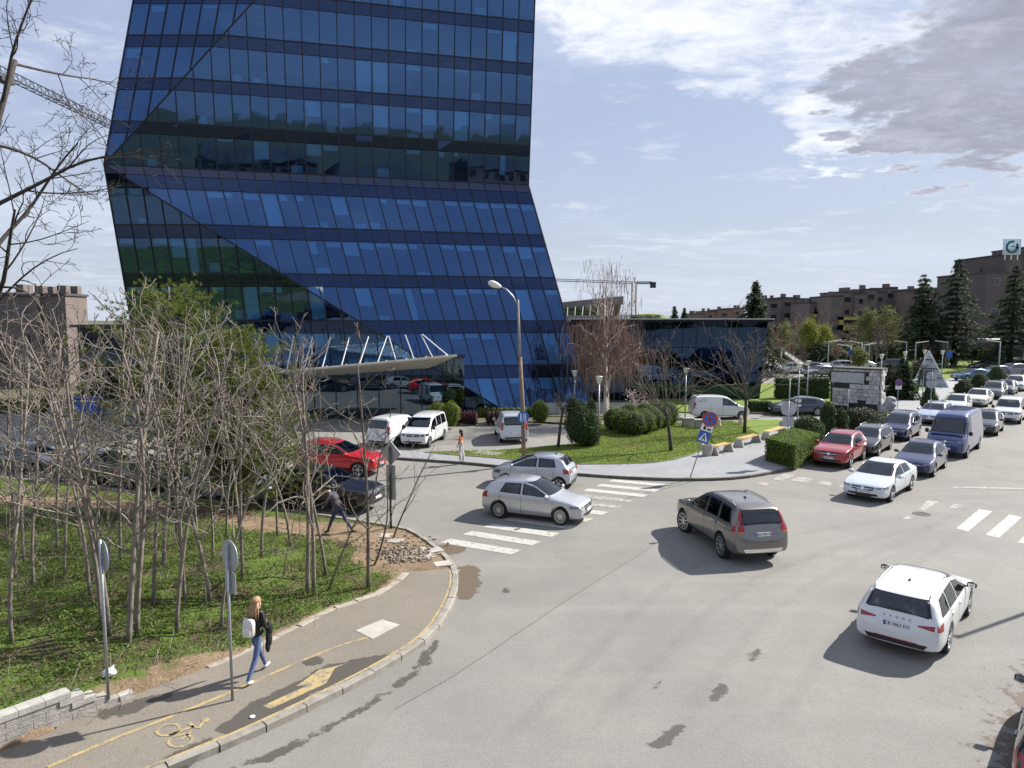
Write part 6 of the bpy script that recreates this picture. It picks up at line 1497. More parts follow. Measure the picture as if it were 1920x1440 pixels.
# ---- glass hall
hall = thing('glass_hall', 'low dark glass hall with overhanging pale parapet beside the tower', 'building', (14.5, 66, 0))
hx0, hx1, hy, hz = -9.0, 8.6, 0.0, 7.35
ncol = 14; pw = (hx1 - hx0) / ncol
def hp_(x, z): return Vector((x - (0.0 if x < hx1 - .01 else 0), hy - 0.16 * (z / hz) * 1.2, z))
lean = lambda z: -0.20 * (z / hz)
for i in range(ncol):
    x0, x1 = hx0 + i * pw + .03, hx0 + (i + 1) * pw - .03
    for za, zb, mt in ((.1, 2.5, 'hall_glass'), (2.56, 4.9, 'hall_glass'), (4.96, 7.28, 'hall_glass')):
        k = lambda x: (x - hx0) / (hx1 - hx0) * .9
        m = MB(); vs = [(x0 + k(x0) * za / hz * .6, hy + lean(za), za), (x1 + k(x1) * za / hz * .6, hy + lean(za), za), (x1 + k(x1) * zb / hz * .6, hy + lean(zb), zb), (x0 + k(x0) * zb / hz * .6, hy + lean(zb), zb)]
        jt = rnd.uniform(-.012, .012); vs = [(a, b_ + jt, c) for a, b_, c in vs]; vs += [(a, b_ + .03, c) for a, b_, c in vs]
        m.add(vs, [(0, 1, 2, 3), (7, 6, 5, 4), (0, 4, 5, 1), (1, 5, 6, 2), (2, 6, 7, 3), (3, 7, 4, 0)]); m.build('pane', mt, hall)
for i in range(ncol + 1):
    x = hx0 + i * pw; k = (x - hx0) / (hx1 - hx0) * .9 * .6; m = MB(); m.tube([(x, hy + .02, 0), (x + k, hy + lean(hz) + .02, hz)], .045, 4); m.build('mullion', 'hall_frame', hall)
m = MB(); m.box((0 + .2, hy - .15, hz + .05), (hx1 - hx0 + 1.0, .5, .22)); m.build('fascia', 'hall_dark', hall)
m = MB(); m.box((.25, hy + .5, hz + .20), (hx1 - hx0 + 1.2, 2.0, .08)); m.build('parapet', 'parapet', hall)
m = MB(); m.box((-.3, hy + 7, 3.7), (hx1 - hx0 - .4, .3, 7.2)); m.build('inner_wall', 'core_wall', hall)
for z in (2.53, 4.93): m = MB(); m.box((-.3, hy + 3.4, z), (hx1 - hx0 - .6, 6.2, .16)); m.build('floor_slab', 'slab', hall)
m = MB(); m.box((-.3, hy + 7, 7.3), (hx1 - hx0, 14, .25)); m.build('roof', 'roof_felt', hall)
m = MB(); vs = [(hx1 + .02, hy + .1, 0), (hx1 + .5, hy, hz), (hx1 - 1.5, hy + 14, hz), (hx1 - 1.5, hy + 14, 0)]; m.add(vs, [(0, 3, 2, 1)]); m.build('side_wall', 'hall_dark', hall)
# roof garden mound and balustrade
m = MB(); core_blob(m, (-1.2, 3.0, 7.5), (2.0, 1.5, .55), 1); m.build('roof_garden', 'leaf_golden', hall, True)
for i in range(6):
    m = MB(); m.box((-4.6 + i * .75, 1.2, 7.72), (.68, .03, .42)); m.build('balustrade_pane', 'pale_glass', hall)
# ---- roof pavilion behind the birch
pav = thing('roof_pavilion', 'sloping green glass pavilion standing behind the birch top', 'building', (8.5, 84, 0))
q = [PD(1050, 600, 84), PD(1160, 594, 84), PD(1169, 555, 84), PD(1050, 567, 84)]; o = Vector(pav.location)
glass('green_glass', (.18, .26, .14), (.30, .36, .22), .35, .95)
for i in range(8):
    t0, t1 = i / 8 + .006, (i + 1) / 8 - .006; a, b_, c, d = q[0].lerp(q[1], t0), q[0].lerp(q[1], t1), q[3].lerp(q[2], t1), q[3].lerp(q[2], t0)
    m = MB(); m.add([p - o for p in (a, b_, c, d)] + [p - o + Vector((0, .05, 0)) for p in (a, b_, c, d)], [(0, 1, 2, 3), (7, 6, 5, 4), (0, 4, 5, 1), (1, 5, 6, 2), (2, 6, 7, 3), (3, 7, 4, 0)]); m.build('pane', 'green_glass', pav)
m = MB(); m.add([q[3] - o + Vector((0, -.1, 0)), q[2] - o + Vector((0, -.1, 0)), q[2] - o + Vector((0, -.1, -1.0)), q[3] - o + Vector((0, -.1, -.6))] + [q[3] - o + Vector((0, 7, .1)), q[2] - o + Vector((0, 7, .1)), q[2] - o + Vector((0, 7, -.5)), q[3] - o + Vector((0, 7, -.5))], [(0, 3, 2, 1), (4, 5, 6, 7), (0, 1, 5, 4), (1, 2, 6, 5), (2, 3, 7, 6), (3, 0, 4, 7)]); m.build('roof_beam', 'plaster_grey', pav)
m = MB(); m.box(((q[0].x + q[1].x) / 2 - o.x, 3.0, 3.7), (7.2, 5.4, 7.3)); m.build('base', 'hall_dark', pav)
m = MB(); m.box((-.4, -.3, 7.62), (7.4, .9, .65)); m.build('terrace_edge', 'concrete_pale', pav)
# ---- apartment blocks
def block(name, label, u0, u1, vtop, d, depth, wall, seed, storey=2.9, wstep=2.6, steps=None, balc=(), rot=0.0, winmat='window_dark', low=7.0):
    """steps: extra height of equal slices of the front"""
    rg = random.Random(seed); a, b_ = at_d(u0, d, 0), at_d(u1, d, 0); Wd = b_.x - a.x; H_ = CAM_H + ray(960, vtop).z / ray(960, vtop).y * d
    t = thing(name, label, 'building', ((a.x + b_.x) / 2, d, 0), rot); steps = steps or [0, 0]; n = len(steps); sw = Wd / n
    for i, st in enumerate(steps):
        x0 = -Wd / 2 + i * sw; h = H_ + st; off = (i % 2) * .7
        m = MB(); m.box((x0 + sw / 2, depth / 2 + off, h / 2), (sw, depth, h)); m.build('wall', wall, t)
        m = MB(); m.box((x0 + sw / 2, depth / 2 + off, h + .14), (sw + .3, depth + .3, .26)); rf = m.build('roof', 'roof_felt', t)
        for k in range(2):
            m = MB(); xx = x0 + sw * rg.uniform(.2, .8); m.box((xx, 2 + off + rg.uniform(0, 3), h + .7), (rg.uniform(.7, 1.4), .8, 1.1)); m.build('chimney', wall, rf)
        nc = max(1, int(sw / wstep)); nr = int((h - 1) / storey)
        for r_ in range(nr):
            z = h - 1.7 - r_ * storey
            if z < low: break
            for c in range(nc):
                x = x0 + sw * (c + .5) / nc; w_ = rg.choice((1.1, 1.5, 1.9))
                if rg.random() < .12: continue
                m = MB(); m.box((x, off - .03, z), (w_ + .16, .10, 1.36)); f = m.build('window', 'window_frame', t)
                m = MB(); m.box((x, off - .07, z), (w_, .06, 1.2)); m.build('pane', winmat, f)
    for (bu0, bu1, bv0, bv1) in balc:
        p0, p1 = PD(bu0, bv0, d - 1.2), PD(bu1, bv1, d - 1.2); cx = (p0.x + p1.x) / 2 - (a.x + b_.x) / 2
        m = MB(); w_ = p1.x - p0.x; hh = p0.z - p1.z; zc = (p0.z + p1.z) / 2
        # frame-like balcony: surround with a dark opening
        for bx, bz, bw, bh in ((cx, p0.z - hh * .12, w_, hh * .24), (cx, p1.z + hh * .2, w_, hh * .40), (cx - w_ * .42, zc, w_ * .16, hh), ): m.box((bx, -.6, bz), (bw, 1.2, bh))
        m.build('balcony', 'plaster_yellow', t)
        m = MB(); m.box((cx + w_ * .08, -.25, zc + hh * .1), (w_ * .8, .3, hh * .42)); m.build('balcony_opening', 'window_dark', t)
    return t
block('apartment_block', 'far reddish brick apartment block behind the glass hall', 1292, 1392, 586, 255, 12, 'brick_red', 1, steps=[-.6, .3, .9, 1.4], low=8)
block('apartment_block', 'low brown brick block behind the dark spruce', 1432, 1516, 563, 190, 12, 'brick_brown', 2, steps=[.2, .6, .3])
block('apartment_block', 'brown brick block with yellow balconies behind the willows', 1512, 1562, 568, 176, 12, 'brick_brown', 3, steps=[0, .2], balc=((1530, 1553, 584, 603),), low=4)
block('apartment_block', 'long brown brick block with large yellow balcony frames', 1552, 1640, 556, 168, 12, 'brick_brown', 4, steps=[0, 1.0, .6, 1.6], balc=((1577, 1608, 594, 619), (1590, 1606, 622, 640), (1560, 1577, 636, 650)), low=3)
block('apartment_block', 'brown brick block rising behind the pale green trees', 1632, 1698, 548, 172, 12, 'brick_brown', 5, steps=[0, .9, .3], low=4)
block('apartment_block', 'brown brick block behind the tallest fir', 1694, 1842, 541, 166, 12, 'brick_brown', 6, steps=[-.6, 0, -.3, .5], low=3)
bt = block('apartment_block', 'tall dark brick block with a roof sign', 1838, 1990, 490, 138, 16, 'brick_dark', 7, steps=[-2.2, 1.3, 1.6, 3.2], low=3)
sg = thing('roof_sign', 'white roof sign with a green ring and a small red arrow', 'sign', PD(1898, 462, 136.5)); sg.location = PD(1898, 463, 136.5)
m = MB()
for x, z, w_, h in ((-1.62, 0, .12, 2.9), (1.62, 0, .12, 2.9), (0, 1.4, 3.3, .12), (0, -1.4, 3.3, .12), (0, -1.9, .15, 1.0), (-1.2, -1.9, .15, 1.0), (1.2, -1.9, .15, 1.0)): m.box((x, .1, z), (w_, .12, h))
m.build('frame', 'white_metal', sg)
m = MB(); m.box((0, .05, 0), (3.1, .06, 2.7)); m.build('panel', 'pale_glass', sg)
mat('sign_green', (.012, .11, .075), .5); mat('sign_red', (.40, .05, .04), .5); mat('sign_blue', (.02, .11, .42), .4); mat('sign_white', (.75, .75, .74), .45); mat('galvanised', (.33, .35, .37), .45, .6, noise=(8, .15)); mat('sign_back', (.42, .44, .46), .5, .5, noise=(3, .12)); mat('rust', (.20, .14, .095), .85, noise=(7, .4)); mat('lamp_cream', (.70, .69, .62), .4)
m = MB(); n = 30
for k in range(n):
    if 3 <= k <= 5: continue
    a0, a1 = 2 * math.pi * k / n, 2 * math.pi * (k + 1) / n; r0, r1 = .82, 1.2
    vs = [(r * math.cos(a), y, r * math.sin(a)) for y in (-.06, .02) for r, a in ((r0, a0), (r1, a0), (r1, a1), (r0, a1))]; m.add(vs, [(0, 1, 2, 3), (7, 6, 5, 4), (0, 4, 5, 1), (2, 6, 7, 3), (1, 5, 6, 2), (3, 7, 4, 0)])
m.box((.95, -.02, -.1), (.5, .08, .34)); m.build('ring', 'sign_green', sg)
m = MB(); m.add([(.75, -.08, -.15), (.1, -.08, .25), (-.4, -.08, -.1), (.1, -.08, .05)], [(0, 1, 2, 3), (3, 2, 1, 0)]); m.build('arrow', 'sign_red', sg)
# ---- left side buildings
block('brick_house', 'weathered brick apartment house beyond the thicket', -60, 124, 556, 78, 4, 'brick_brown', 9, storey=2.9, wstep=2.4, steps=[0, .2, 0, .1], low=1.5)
an = thing('tower_annex', 'dark low glass annex at the foot of the tower', 'building', at_d(205, 66, 0))
m = MB(); m.box((0, 4, 3.4), (5.4, 8, 6.8)); m.build('wall', 'hall_dark', an); m = MB(); m.box((0, 3.8, 6.9), (6.0, 9, .25)); m.build('roof', 'roof_felt', an)
for i in range(4):
    for j in range(2): m = MB(); m.box((-2.0 + i * 1.33, -.05, 1.7 + j * 2.9), (1.2, .06, 2.5)); m.build('pane', 'hall_glass', an)
ct = thing('waste_container', 'blue waste container behind the saplings', 'container', G(172, 778, 0)); m = MB(); m.box((0, 0, .75), (1.7, 1.1, 1.1)); m.build('body', 'sign_blue', ct); m = MB(); m.box((0, -.05, 1.36), (1.8, 1.25, .14)); m.build('lid', 'plate_blue', ct)
a = G(-40, 772, .1); b_ = G(108, 768, .1); w_ = (b_.x - a.x) / 8
bush('yellow_hedge', 'yellow flowering hedge before the brick house', 'hedge', (a.x, a.y, .1), [((i + .5) * w_, 0, .5, w_ * .7, .6, .65) for i in range(8)], 3000, .16, 'leaf_willow')
# ---- stone kiosk
kb = G(1603, 771, .12); kiosk = thing('stone_kiosk', 'flat-roofed kiosk clad in pale rough stones', 'building', kb, R(-40)); kw, kh, kd = 3.5, 3.4, 1.5
mat('stone_a', (.42, .42, .415), .9, noise=(4, .3), bump=(14, .6)); mat('stone_b', (.34, .34, .34), .9, noise=(4, .3), bump=(14, .6)); mat('stone_c', (.49, .485, .47), .9, noise=(4, .25), bump=(14, .6))
m = MB(); m.box((0, kd / 2, kh / 2), (kw, kd, kh)); m.build('wall', 'hall_frame', kiosk)
zz = .02
while zz < kh - .1:
    hh = min(rnd.uniform(.24, .40), kh - zz)
    for face in (0, 1):
        x = -kw / 2
        L_ = kw if face == 0 else kd; x = 0
        while x < L_ - .05:
            w_ = min(rnd.uniform(.25, .62), L_ - x); cxx = x + w_ / 2
            skip = face == 0 and ((zz + hh / 2 > 2.25 and zz + hh / 2 < 3.15 and cxx < 2.6) or (zz + hh / 2 < .35 + .55 * (1 - abs(cxx - 2.2) / 1.6)) or (1.75 < zz + hh / 2 < 2.25 and cxx < 1.5))
            skip = skip or (face == 1 and .8 < cxx < 1.9 and zz + hh / 2 > 1.6 and zz + hh / 2 < 3)
            if not skip:
                m = MB(); pr = .10 + rnd.uniform(0, .07)
                if face == 0: m.box((-kw / 2 + cxx, -pr / 2, zz + hh / 2), (w_ - .025, pr, hh - .025))
                else: m.box((kw / 2 + pr / 2, cxx, zz + hh / 2), (pr, w_ - .025, hh - .025))
                m.build('stone', rnd.choice(('stone_a', 'stone_c', 'stone_b', 'stone_c')), kiosk)
            x += w_
    zz += hh
m = MB(); m.box((0, kd / 2, kh + .06), (kw + .3, kd + .3, .12)); m.build('roof', 'roof_felt', kiosk)
m = MB(); m.box((-.65, -.06, 2.7), (2.5, .06, .85)); m.build('shutter', 'sign_back', kiosk)
for i in range(9):   # rough boulders at the corner
    m = MB(); core_blob(m, (kw / 2 + .35 + rnd.uniform(-.2, .5), rnd.uniform(-.5, .5), .25 + rnd.uniform(0, 1.0) * (i < 5)), (rnd.uniform(.3, .5), .4, rnd.uniform(.25, .45)), 1); m.build('boulder', 'stone_b', kiosk, False)
# ---- glass pyramid
py = thing('glass_pyramid', 'white-framed glass pyramid skylight on the lawn edge', 'pyramid', G(1752, 724, .12)); o = Vector(py.location)
ap = PD(1742, 658, o.y + 1.2) - o; bl_ = G(1711, 722, .12) - o; br_ = G(1778, 727, .12) - o; bk = G(1797, 716, .12) - o + Vector((0, 3, 0)); bk2 = bl_ + Vector((.5, 4.5, 0))
for (A, B_, nrow) in ((bl_, br_, 8), (br_, bk, 6), (bk, bk2, 4)):
    for i in range(nrow):
        t0, t1 = i / nrow, (i + 1) / nrow; P4 = [A.lerp(ap, t0), B_.lerp(ap, t0), B_.lerp(ap, t1), A.lerp(ap, t1)]
        m = MB(); m.add(P4, [(0, 1, 2, 3)]); m.build('pane', 'pyramid_glass', py)
        m = MB(); m.tube([P4[0], P4[1]], .06, 5); m.build('bar', 'hall_frame' if nrow == 8 and i % 2 == 0 else 'white_metal', py)
    m = MB(); m.tube([A, ap], .08, 5); m.build('ridge', 'white_metal', py)
m = MB(); m.box(((bl_.x + br_.x) / 2, .6, .9), (abs(br_.x - bl_.x) * .4, 1.5, 1.7)); m.build('inner_stair', 'core_wall', py)
# white tents and the far canopies
for (u0, u1, v0, v1, d, lb) in ((1438, 1470, 662, 690, 92, 'white sloping tent roof beside the hall'), (1462, 1524, 657, 690, 96, 'white triangular tent roof over the parked cars')):
    t = thing('tent_roof', lb, 'tent', at_d((u0 + u1) / 2, d)); o = Vector(t.location); A = PD(u0 + 4, v0 - 4, d) - o; B_ = PD(u1, v1, d) - o; C_ = PD(u0, v1, d) - o; D_ = A + Vector((2, 7, -.3))
    m = MB(); m.add([A, B_, C_, D_, B_ + Vector((1, 7, 0)), A + Vector((0, 0, -.12))], [(0, 5, 1), (0, 1, 4, 3), (0, 3, 4, 1)]); m.build('roof', 'white_metal', t)
    m = MB(); m.tube([A, A + Vector((0, 0, -A.z))], .08, 6); m.build('post', 'white_metal', t)
    m = MB(); m.tube([B_, Vector((B_.x, B_.y, 0))], .08, 6); m.build('post', 'white_metal', t); m = MB(); m.tube([A, B_], .07, 5); m.build('beam', 'hall_frame', t)
t = thing('station_canopy', 'white flat canopy with dark glass wedge below', 'canopy', at_d(1905, 108)); o = Vector(t.location)
m = MB(); a = PD(1862, 643, 108) - o; b_ = PD(1990, 636, 108) - o; m.box(((a.x + b_.x) / 2, 2, (a.z + b_.z) / 2), (b_.x - a.x, 6, .5)); m.build('roof', 'white_metal', t)
A = PD(1888, 650, 107) - o; B_ = PD(1888, 694, 107) - o; C_ = PD(1975, 694, 107) - o; D_ = PD(1975, 690, 107) - o; m = MB(); m.add([A, B_, C_, D_], [(0, 1, 2, 3)]); m.build('glass_wedge', 'pale_glass', t)
m = MB(); m.tube([A, D_], .15, 5); m.tube([A, B_], .1, 5); m.build('wedge_frame', 'hall_frame', t)
for x in (a.x + .5, b_.x - 3): m = MB(); m.tube([(x, 3, 0), (x, 3, a.z)], .12, 6); m.build('post', 'white_metal', t)
# ---- cranes
mat('crane_steel', (.045, .048, .055), .6, .3); mat('crane_yellow', (.30, .22, .12), .6)
def lattice(mb, A, B_, w, n, up=Vector((0, 0, 1)), r=.05, tri=True):
    ax = (B_ - A).normalized(); s = ax.cross(up).normalized(); u = s.cross(ax)
    cor = [u * w, s * w * .55 - u * .2 * w, -s * w * .55 - u * .2 * w] if tri else [s * w + u * w, s * w - u * w, -s * w - u * w, -s * w + u * w]
    for c in cor: mb.tube([A + c, B_ + c], r, 4)
    for i in range(n):
        p, q = A.lerp(B_, i / n), A.lerp(B_, (i + .5) / n); e = A.lerp(B_, (i + 1) / n)
        for j in range(len(cor)):
            c, d = cor[j], cor[(j + 1) % len(cor)]; mb.tube([p + c, q + d, e + c], r * .6, 3, cap=False)
cr = thing('tower_crane', 'dark tower crane jib passing behind the tower top', 'crane', (-65, 58, 0)); m = MB(); lattice(m, Vector((0, 0, 0)), Vector((0, 0, 40)), .9, 22, Vector((0, 1, 0)), .09, False); m.build('mast', 'crane_steel', cr)
m = MB(); lattice(m, Vector((0, -14, 38.6)), Vector((0, 96, 38.6)), .95, 70, r=.075); m.build('jib', 'crane_steel', cr); m = MB(); m.box((0, 36, 37.9), (1.2, 2.4, .5)); m.build('trolley', 'crane_steel', cr); m = MB(); m.box((0, -13, 37.6), (1.4, 2, 2)); m.build('counterweight', 'concrete', cr)
cb_ = at_d(1186, 250, 0); cr = thing('tower_crane', 'distant tower crane with counterweight beyond the glass hall', 'crane', cb_); zj = CAM_H + (597 - 532) / 1331 * 250
m = MB(); lattice(m, Vector((0, 0, 0)), Vector((0, 0, zj + .6)), .75, 12, Vector((0, 1, 0)), .11, False); m.build('mast', 'crane_yellow', cr); m = MB(); lattice(m, Vector((-1, 0, zj)), Vector((-30, 0, zj + 1.0)), .6, 22, r=.085); m.build('jib', 'crane_steel', cr)
m = MB(); lattice(m, Vector((1, 0, zj)), Vector((6.2, 0, zj)), .5, 5, r=.16); m.build('counter_jib', 'crane_steel', cr); m = MB(); m.box((6.6, 0, zj - .6), (1.8, 1.4, 2.0)); m.build('counterweight', 'crane_steel', cr); m = MB(); m.tube([(0, 0, zj), (0, 0, zj + 2.2)], .16, 5); m.build('apex', 'crane_steel', cr)
# ================================================================== STREET FURNITURE
# tall lamp
lb0 = G(982, 868, .13); lamp = thing('street_lamp', 'tall rust-stained street lamp with a curved arm', 'street lamp', lb0); o = lb0
tp = PD(971, 562, lb0.y) - o; ls = PD(981, 781, lb0.y) - o; mid = PD(975, 670, lb0.y) - o
m = MB(); m.tube([Vector((0, 0, -.1)), ls, mid], [.125, .115, .10], 10); m.build('lower_pole', 'rust', lamp, True)
m = MB(); m.tube([mid + Vector((0, 0, -.15)), tp], [.075, .06], 10); m.build('upper_pole', 'concrete', lamp, True)
hd = PD(926, 533, lb0.y) - o; arm = [tp + Vector((0, 0, -.25)), PD(962, 556, lb0.y) - o, PD(950, 543, lb0.y) - o, PD(939, 538, lb0.y) - o]
m = MB(); m.tube(arm, .04, 7); m.build('arm', 'galvanised', lamp, True)
m = MB(); ax = (hd - arm[-1]).normalized(); Mq = Vector((0, 0, 1)).rotation_difference(ax).to_matrix(); m.lathe([(.03, -.05), (.09, .05), (.16, .25), (.17, .45), (.12, .62), (.001, .70)], 12, arm[-1], Mq); m.build('lantern', 'lamp_cream', lamp, True)
rs = thing('round_sign', 'round blue cycle and footpath sign fixed on the lamp post', 'sign', ls + o + Vector((0, -.15, 0)), 0)
def disc(mb, r, y, n=24, mi=0, c=(0, 0), th=.012):
    mb.lathe([(0.0001, 0), (r, 0), (r, th), (0.0001, th)], n, (c[0], y, c[1]), Matrix.Rotation(math.pi / 2, 3, 'X'), mi)
m = MB(); disc(m, .30, 0); pl = m.build('plate', 'sign_blue', rs); m = MB()
for dx in (-.12, .1): disc(m, .045, -.016, 10, c=(dx, .13)); m.box((dx, -.02, -.02), (.07, .008, .2)); m.box((dx - .03, -.02, -.17), (.03, .008, .14)); m.box((dx + .04, -.02, -.17), (.03, .008, .14))
m.box((0, -.02, 0), (.02, .008, .44)); m.build('pictogram', 'sign_white', pl)
# lamp outside the picture whose shadow lies on the road
tipg = G(1795, 1196); az = Vector((math.sin(SUN_AZ), math.cos(SUN_AZ), 0)); Hl = 7.5; bs_ = tipg + az * (Hl / math.tan(SUN_EL))
lm2 = thing('street_lamp', 'street lamp by the roadside whose bent shadow crosses the road', 'street lamp', (bs_.x, bs_.y, 0)); m = MB(); m.tube([(0, 0, 0), (0, 0, Hl)], [.09, .06], 8); m.build('pole', 'galvanised', lm2, True); m = MB(); m.tube([(0, 0, Hl - .1), (-.5, .6, Hl + .25), (-.9, 1.1, Hl + .3)], .04, 6); m.build('arm', 'galvanised', lm2, True); m = MB(); m.box((-1.05, 1.3, Hl + .3), (.25, .55, .12), R(40)); m.build('lantern', 'lamp_cream', lm2)
# funnel lamps
FUN = [(1122, 836, 705, 'funnel-headed lamp beside the column shrub'), (1077, 796, 694, 'funnel-headed lamp between column shrub and tower'), (1284, 800, 690, 'funnel-headed lamp behind the lawn street tree'), (1495, 793, 681, 'funnel-headed lamp carrying a white notice by the side road'), (1512, 770, 676, 'funnel-headed lamp before the dark park hedge'), (1479, 776, 703, 'short funnel-headed lamp beside the dark hedge'), (1649, 756, 664, 'funnel-headed lamp at the kiosk corner'), (1693, 748, 659, 'funnel-headed lamp at the glass railing'), (1730, 738, 656, 'funnel-headed lamp beside the pyramid tip'), (1764, 728, 657, 'funnel-headed lamp next to the pyramid tip')]
for u, v, vt, lb in FUN:
    p = G(u, v, .13); h = px_h(p, vt); t = thing('path_lamp', lb, 'street lamp', p, 0, 'funnel-headed path lamps'); m = MB(); m.tube([(0, 0, -.05), (0, 0, h - .45)], [.055, .045], 7); m.build('pole', 'galvanised', t, True)
    m = MB(); m.lathe([(.05, 0), (.09, .03), (.20, .42), (.22, .45), (.001, .47)], 12, (0, 0, h - .47)); m.build('lantern', 'lamp_cream', t, True)
for i, (u, v, vt, sd, lb) in enumerate([(1552, 690, 640, 1, 'car park lamp beside the willow'), (1594, 692, 648, -1, 'car park lamp before the yellow balcony block'), (1614, 694, 642, -1, 'outermost lamp of the car park trio by the willow'), (1619, 692, 646, 1, 'middle lamp of the car park trio'), (1629, 690, 643, 1, 'outermost lamp of the car park trio by the fir'), (1698, 690, 641, -1, 'car park lamp beside the dark fir foot'), (1715, 692, 642, 1, 'car park lamp next to the dark fir foot'), (1774, 690, 641, -1, 'twin-arm car park lamp next to the pyramid'), (1872, 700, 640, -1, 'car park lamp under the station canopy')]):
    p = G(u, v, .13); h = px_h(p, vt); t = thing('car_park_lamp', lb, 'street lamp', p, 0, 'car park lamps'); m = MB(); m.tube([(0, 0, -.05), (0, 0, h)], [.10, .07], 6); m.build('pole', 'galvanised', t, True); m = MB(); m.box((sd * .9, 0, h + .05), (1.9, .18, .12), M=Matrix.Rotation(R(-8 * sd), 3, 'Y')); m.build('lantern', 'lamp_cream', t)
# ---- signs seen from behind by the pavement
def signpost(name, label, base, h, plates, lean=(0, 0), rad=.03, polemat='galvanised', rz=0.0):
    """plates: list of (kind, z, size, azimuth deg of the front normal, colour)"""
    t = thing(name, label, 'sign', base, rz); m = MB(); m.tube([(0, 0, -.1), (lean[0], lean[1], h)], rad, 8); m.build('pole', polemat, t, True)
    for kind, z, size, az, front in plates:
        f = z / h; n_ = Vector((math.sin(R(az)), math.cos(R(az)), 0)); M_ = Matrix.Rotation(-R(az) + math.pi, 3, 'Z'); c = Vector((lean[0] * f, lean[1] * f, z)) + n_ * (rad + .02)
        q = MB()
        if kind == 'disc': disc(q, size, 0.0)
        elif kind == 'diamond':
            q.box((0, 0, 0), (size * 1.2, .012, size * 1.2), M=Matrix.Rotation(R(45), 3, 'Y'))
        else: q.box((0, 0, 0), (size[0], .012, size[1]))
        mm = MB(); mm.add([M_ @ Vector(v) + c for v in q.v], q.f); pl = mm.build('plate', 'sign_back', t)
        if front:
            q2 = MB()
            if kind == 'disc': disc(q2, size * .97, -.014, th=.004)
            elif kind == 'diamond': q2.box((0, -.009, 0), (size * 1.1, .004, size * 1.1), M=Matrix.Rotation(R(45), 3, 'Y'))
            else: q2.box((0, -.009, 0), (size[0] * .96, .004, size[1] * .96))
            mm = MB(); mm.add([M_ @ Vector(v) + c for v in q2.v], q2.f); mm.build('face', front, pl)
        m = MB(); m.box(c - n_ * .03, (.10, .05, .04), -R(az)); m.build('bracket', 'galvanised', pl)
    return t
pb_ = G(436, 1313, .125); signpost('traffic_sign', 'grey sign post with a round and a square plate on the cycle path', pb_, px_h(pb_, 1020), [('disc', px_h(pb_, 1043), .31, 41, 'sign_blue'), ('rect', px_h(pb_, 1092), (.40, .42), 41, 'sign_white')])
pa_ = G(203, 1302, .36); signpost('traffic_sign', 'grey sign post rising from the end of the block wall', pa_, px_h(pa_, 1012), [('disc', px_h(pa_, 1044), .30, 46, 'sign_blue')])
pd_ = G(733, 992, .12); signpost('traffic_sign', 'diamond-backed road sign with an upright board at the bank corner', pd_, px_h(pd_, 838), [('diamond', px_h(pd_, 850), .52, 25, 'sign_white'), ('rect', px_h(pd_, 905), (.38, 1.25), 20, 'sign_white')], rad=.04, polemat='hall_frame')
ps_ = G(1476, 842, 1.0); signpost('traffic_sign', 'sign post with a round and a square back rising over the box hedge', (ps_.x, ps_.y, .12), px_h(Vector((ps_.x, ps_.y, .12)), 752), [('disc', px_h(Vector((ps_.x, ps_.y, .12)), 766), .38, 20, 'sign_blue'), ('rect', px_h(Vector((ps_.x, ps_.y, .12)), 791), (.55, .5), 20, 'sign_white')])
pt_ = G(1588, 806, .13); signpost('sign_post', 'thin grey post between thuja pair and juniper', pt_, px_h(pt_, 730), [('rect', px_h(pt_, 738), (.10, .5), 20, None)])
pt_ = G(1743, 790, .13); signpost('traffic_sign', 'two round sign backs before the tall thuja cone', pt_, px_h(pt_, 698), [('disc', px_h(pt_, 706), .36, 20, 'sign_blue'), ('disc', px_h(pt_, 719), .36, 20, 'sign_blue')])
# no-parking sign: front faces the viewer
def front_sign(name, label, base, h, lean, items):
    t = thing(name, label, 'sign', base); m = MB(); m.tube([(0, 0, -.1), (lean, 0, h)], .028, 8); m.build('pole', 'galvanised', t, True); an_ = math.atan2(lean, h)
    for f, z, arg in items:
        c = Vector((lean * z / h, -.045, z)); f(t, c, an_, arg)
    return t
def put(mb, t, c, an_, name, material): 
    Q = Matrix.Rotation(an_, 3, 'Y'); m = MB(); m.add([Q @ Vector(v) + c for v in mb.v], mb.f); return m.build(name, material, t)
def f_nopark(t, c, a, r):
    q = MB(); disc(q, r, 0); p = put(q, t, c, a, 'plate', 'sign_red'); q = MB(); disc(q, r * .78, -.014, th=.003); put(q, p, c, a, 'face', 'sign_blue'); q = MB()
    for s in (1, -1): q.box((0, -.019, 0), (r * 1.6, .003, r * .2), M=Matrix.Rotation(R(45 * s), 3, 'Y'))
    put(q, p, c, a, 'cross_bars', 'sign_red')
def f_plate(t, c, a, s):
    q = MB(); q.box((0, 0, 0), (s[0], .012, s[1])); p = put(q, t, c, a, 'plate', s[2]); return p
def f_note(t, c, a, s):
    p = f_plate(t, c, a, s); q = MB(); q.box((-.1, -.008, 0), (.12, .004, s[1] * .5)); q.box((.12, -.008, -.03), (.18, .004, s[1] * .25)); put(q, p, c, a, 'pictogram', 'letter_black')
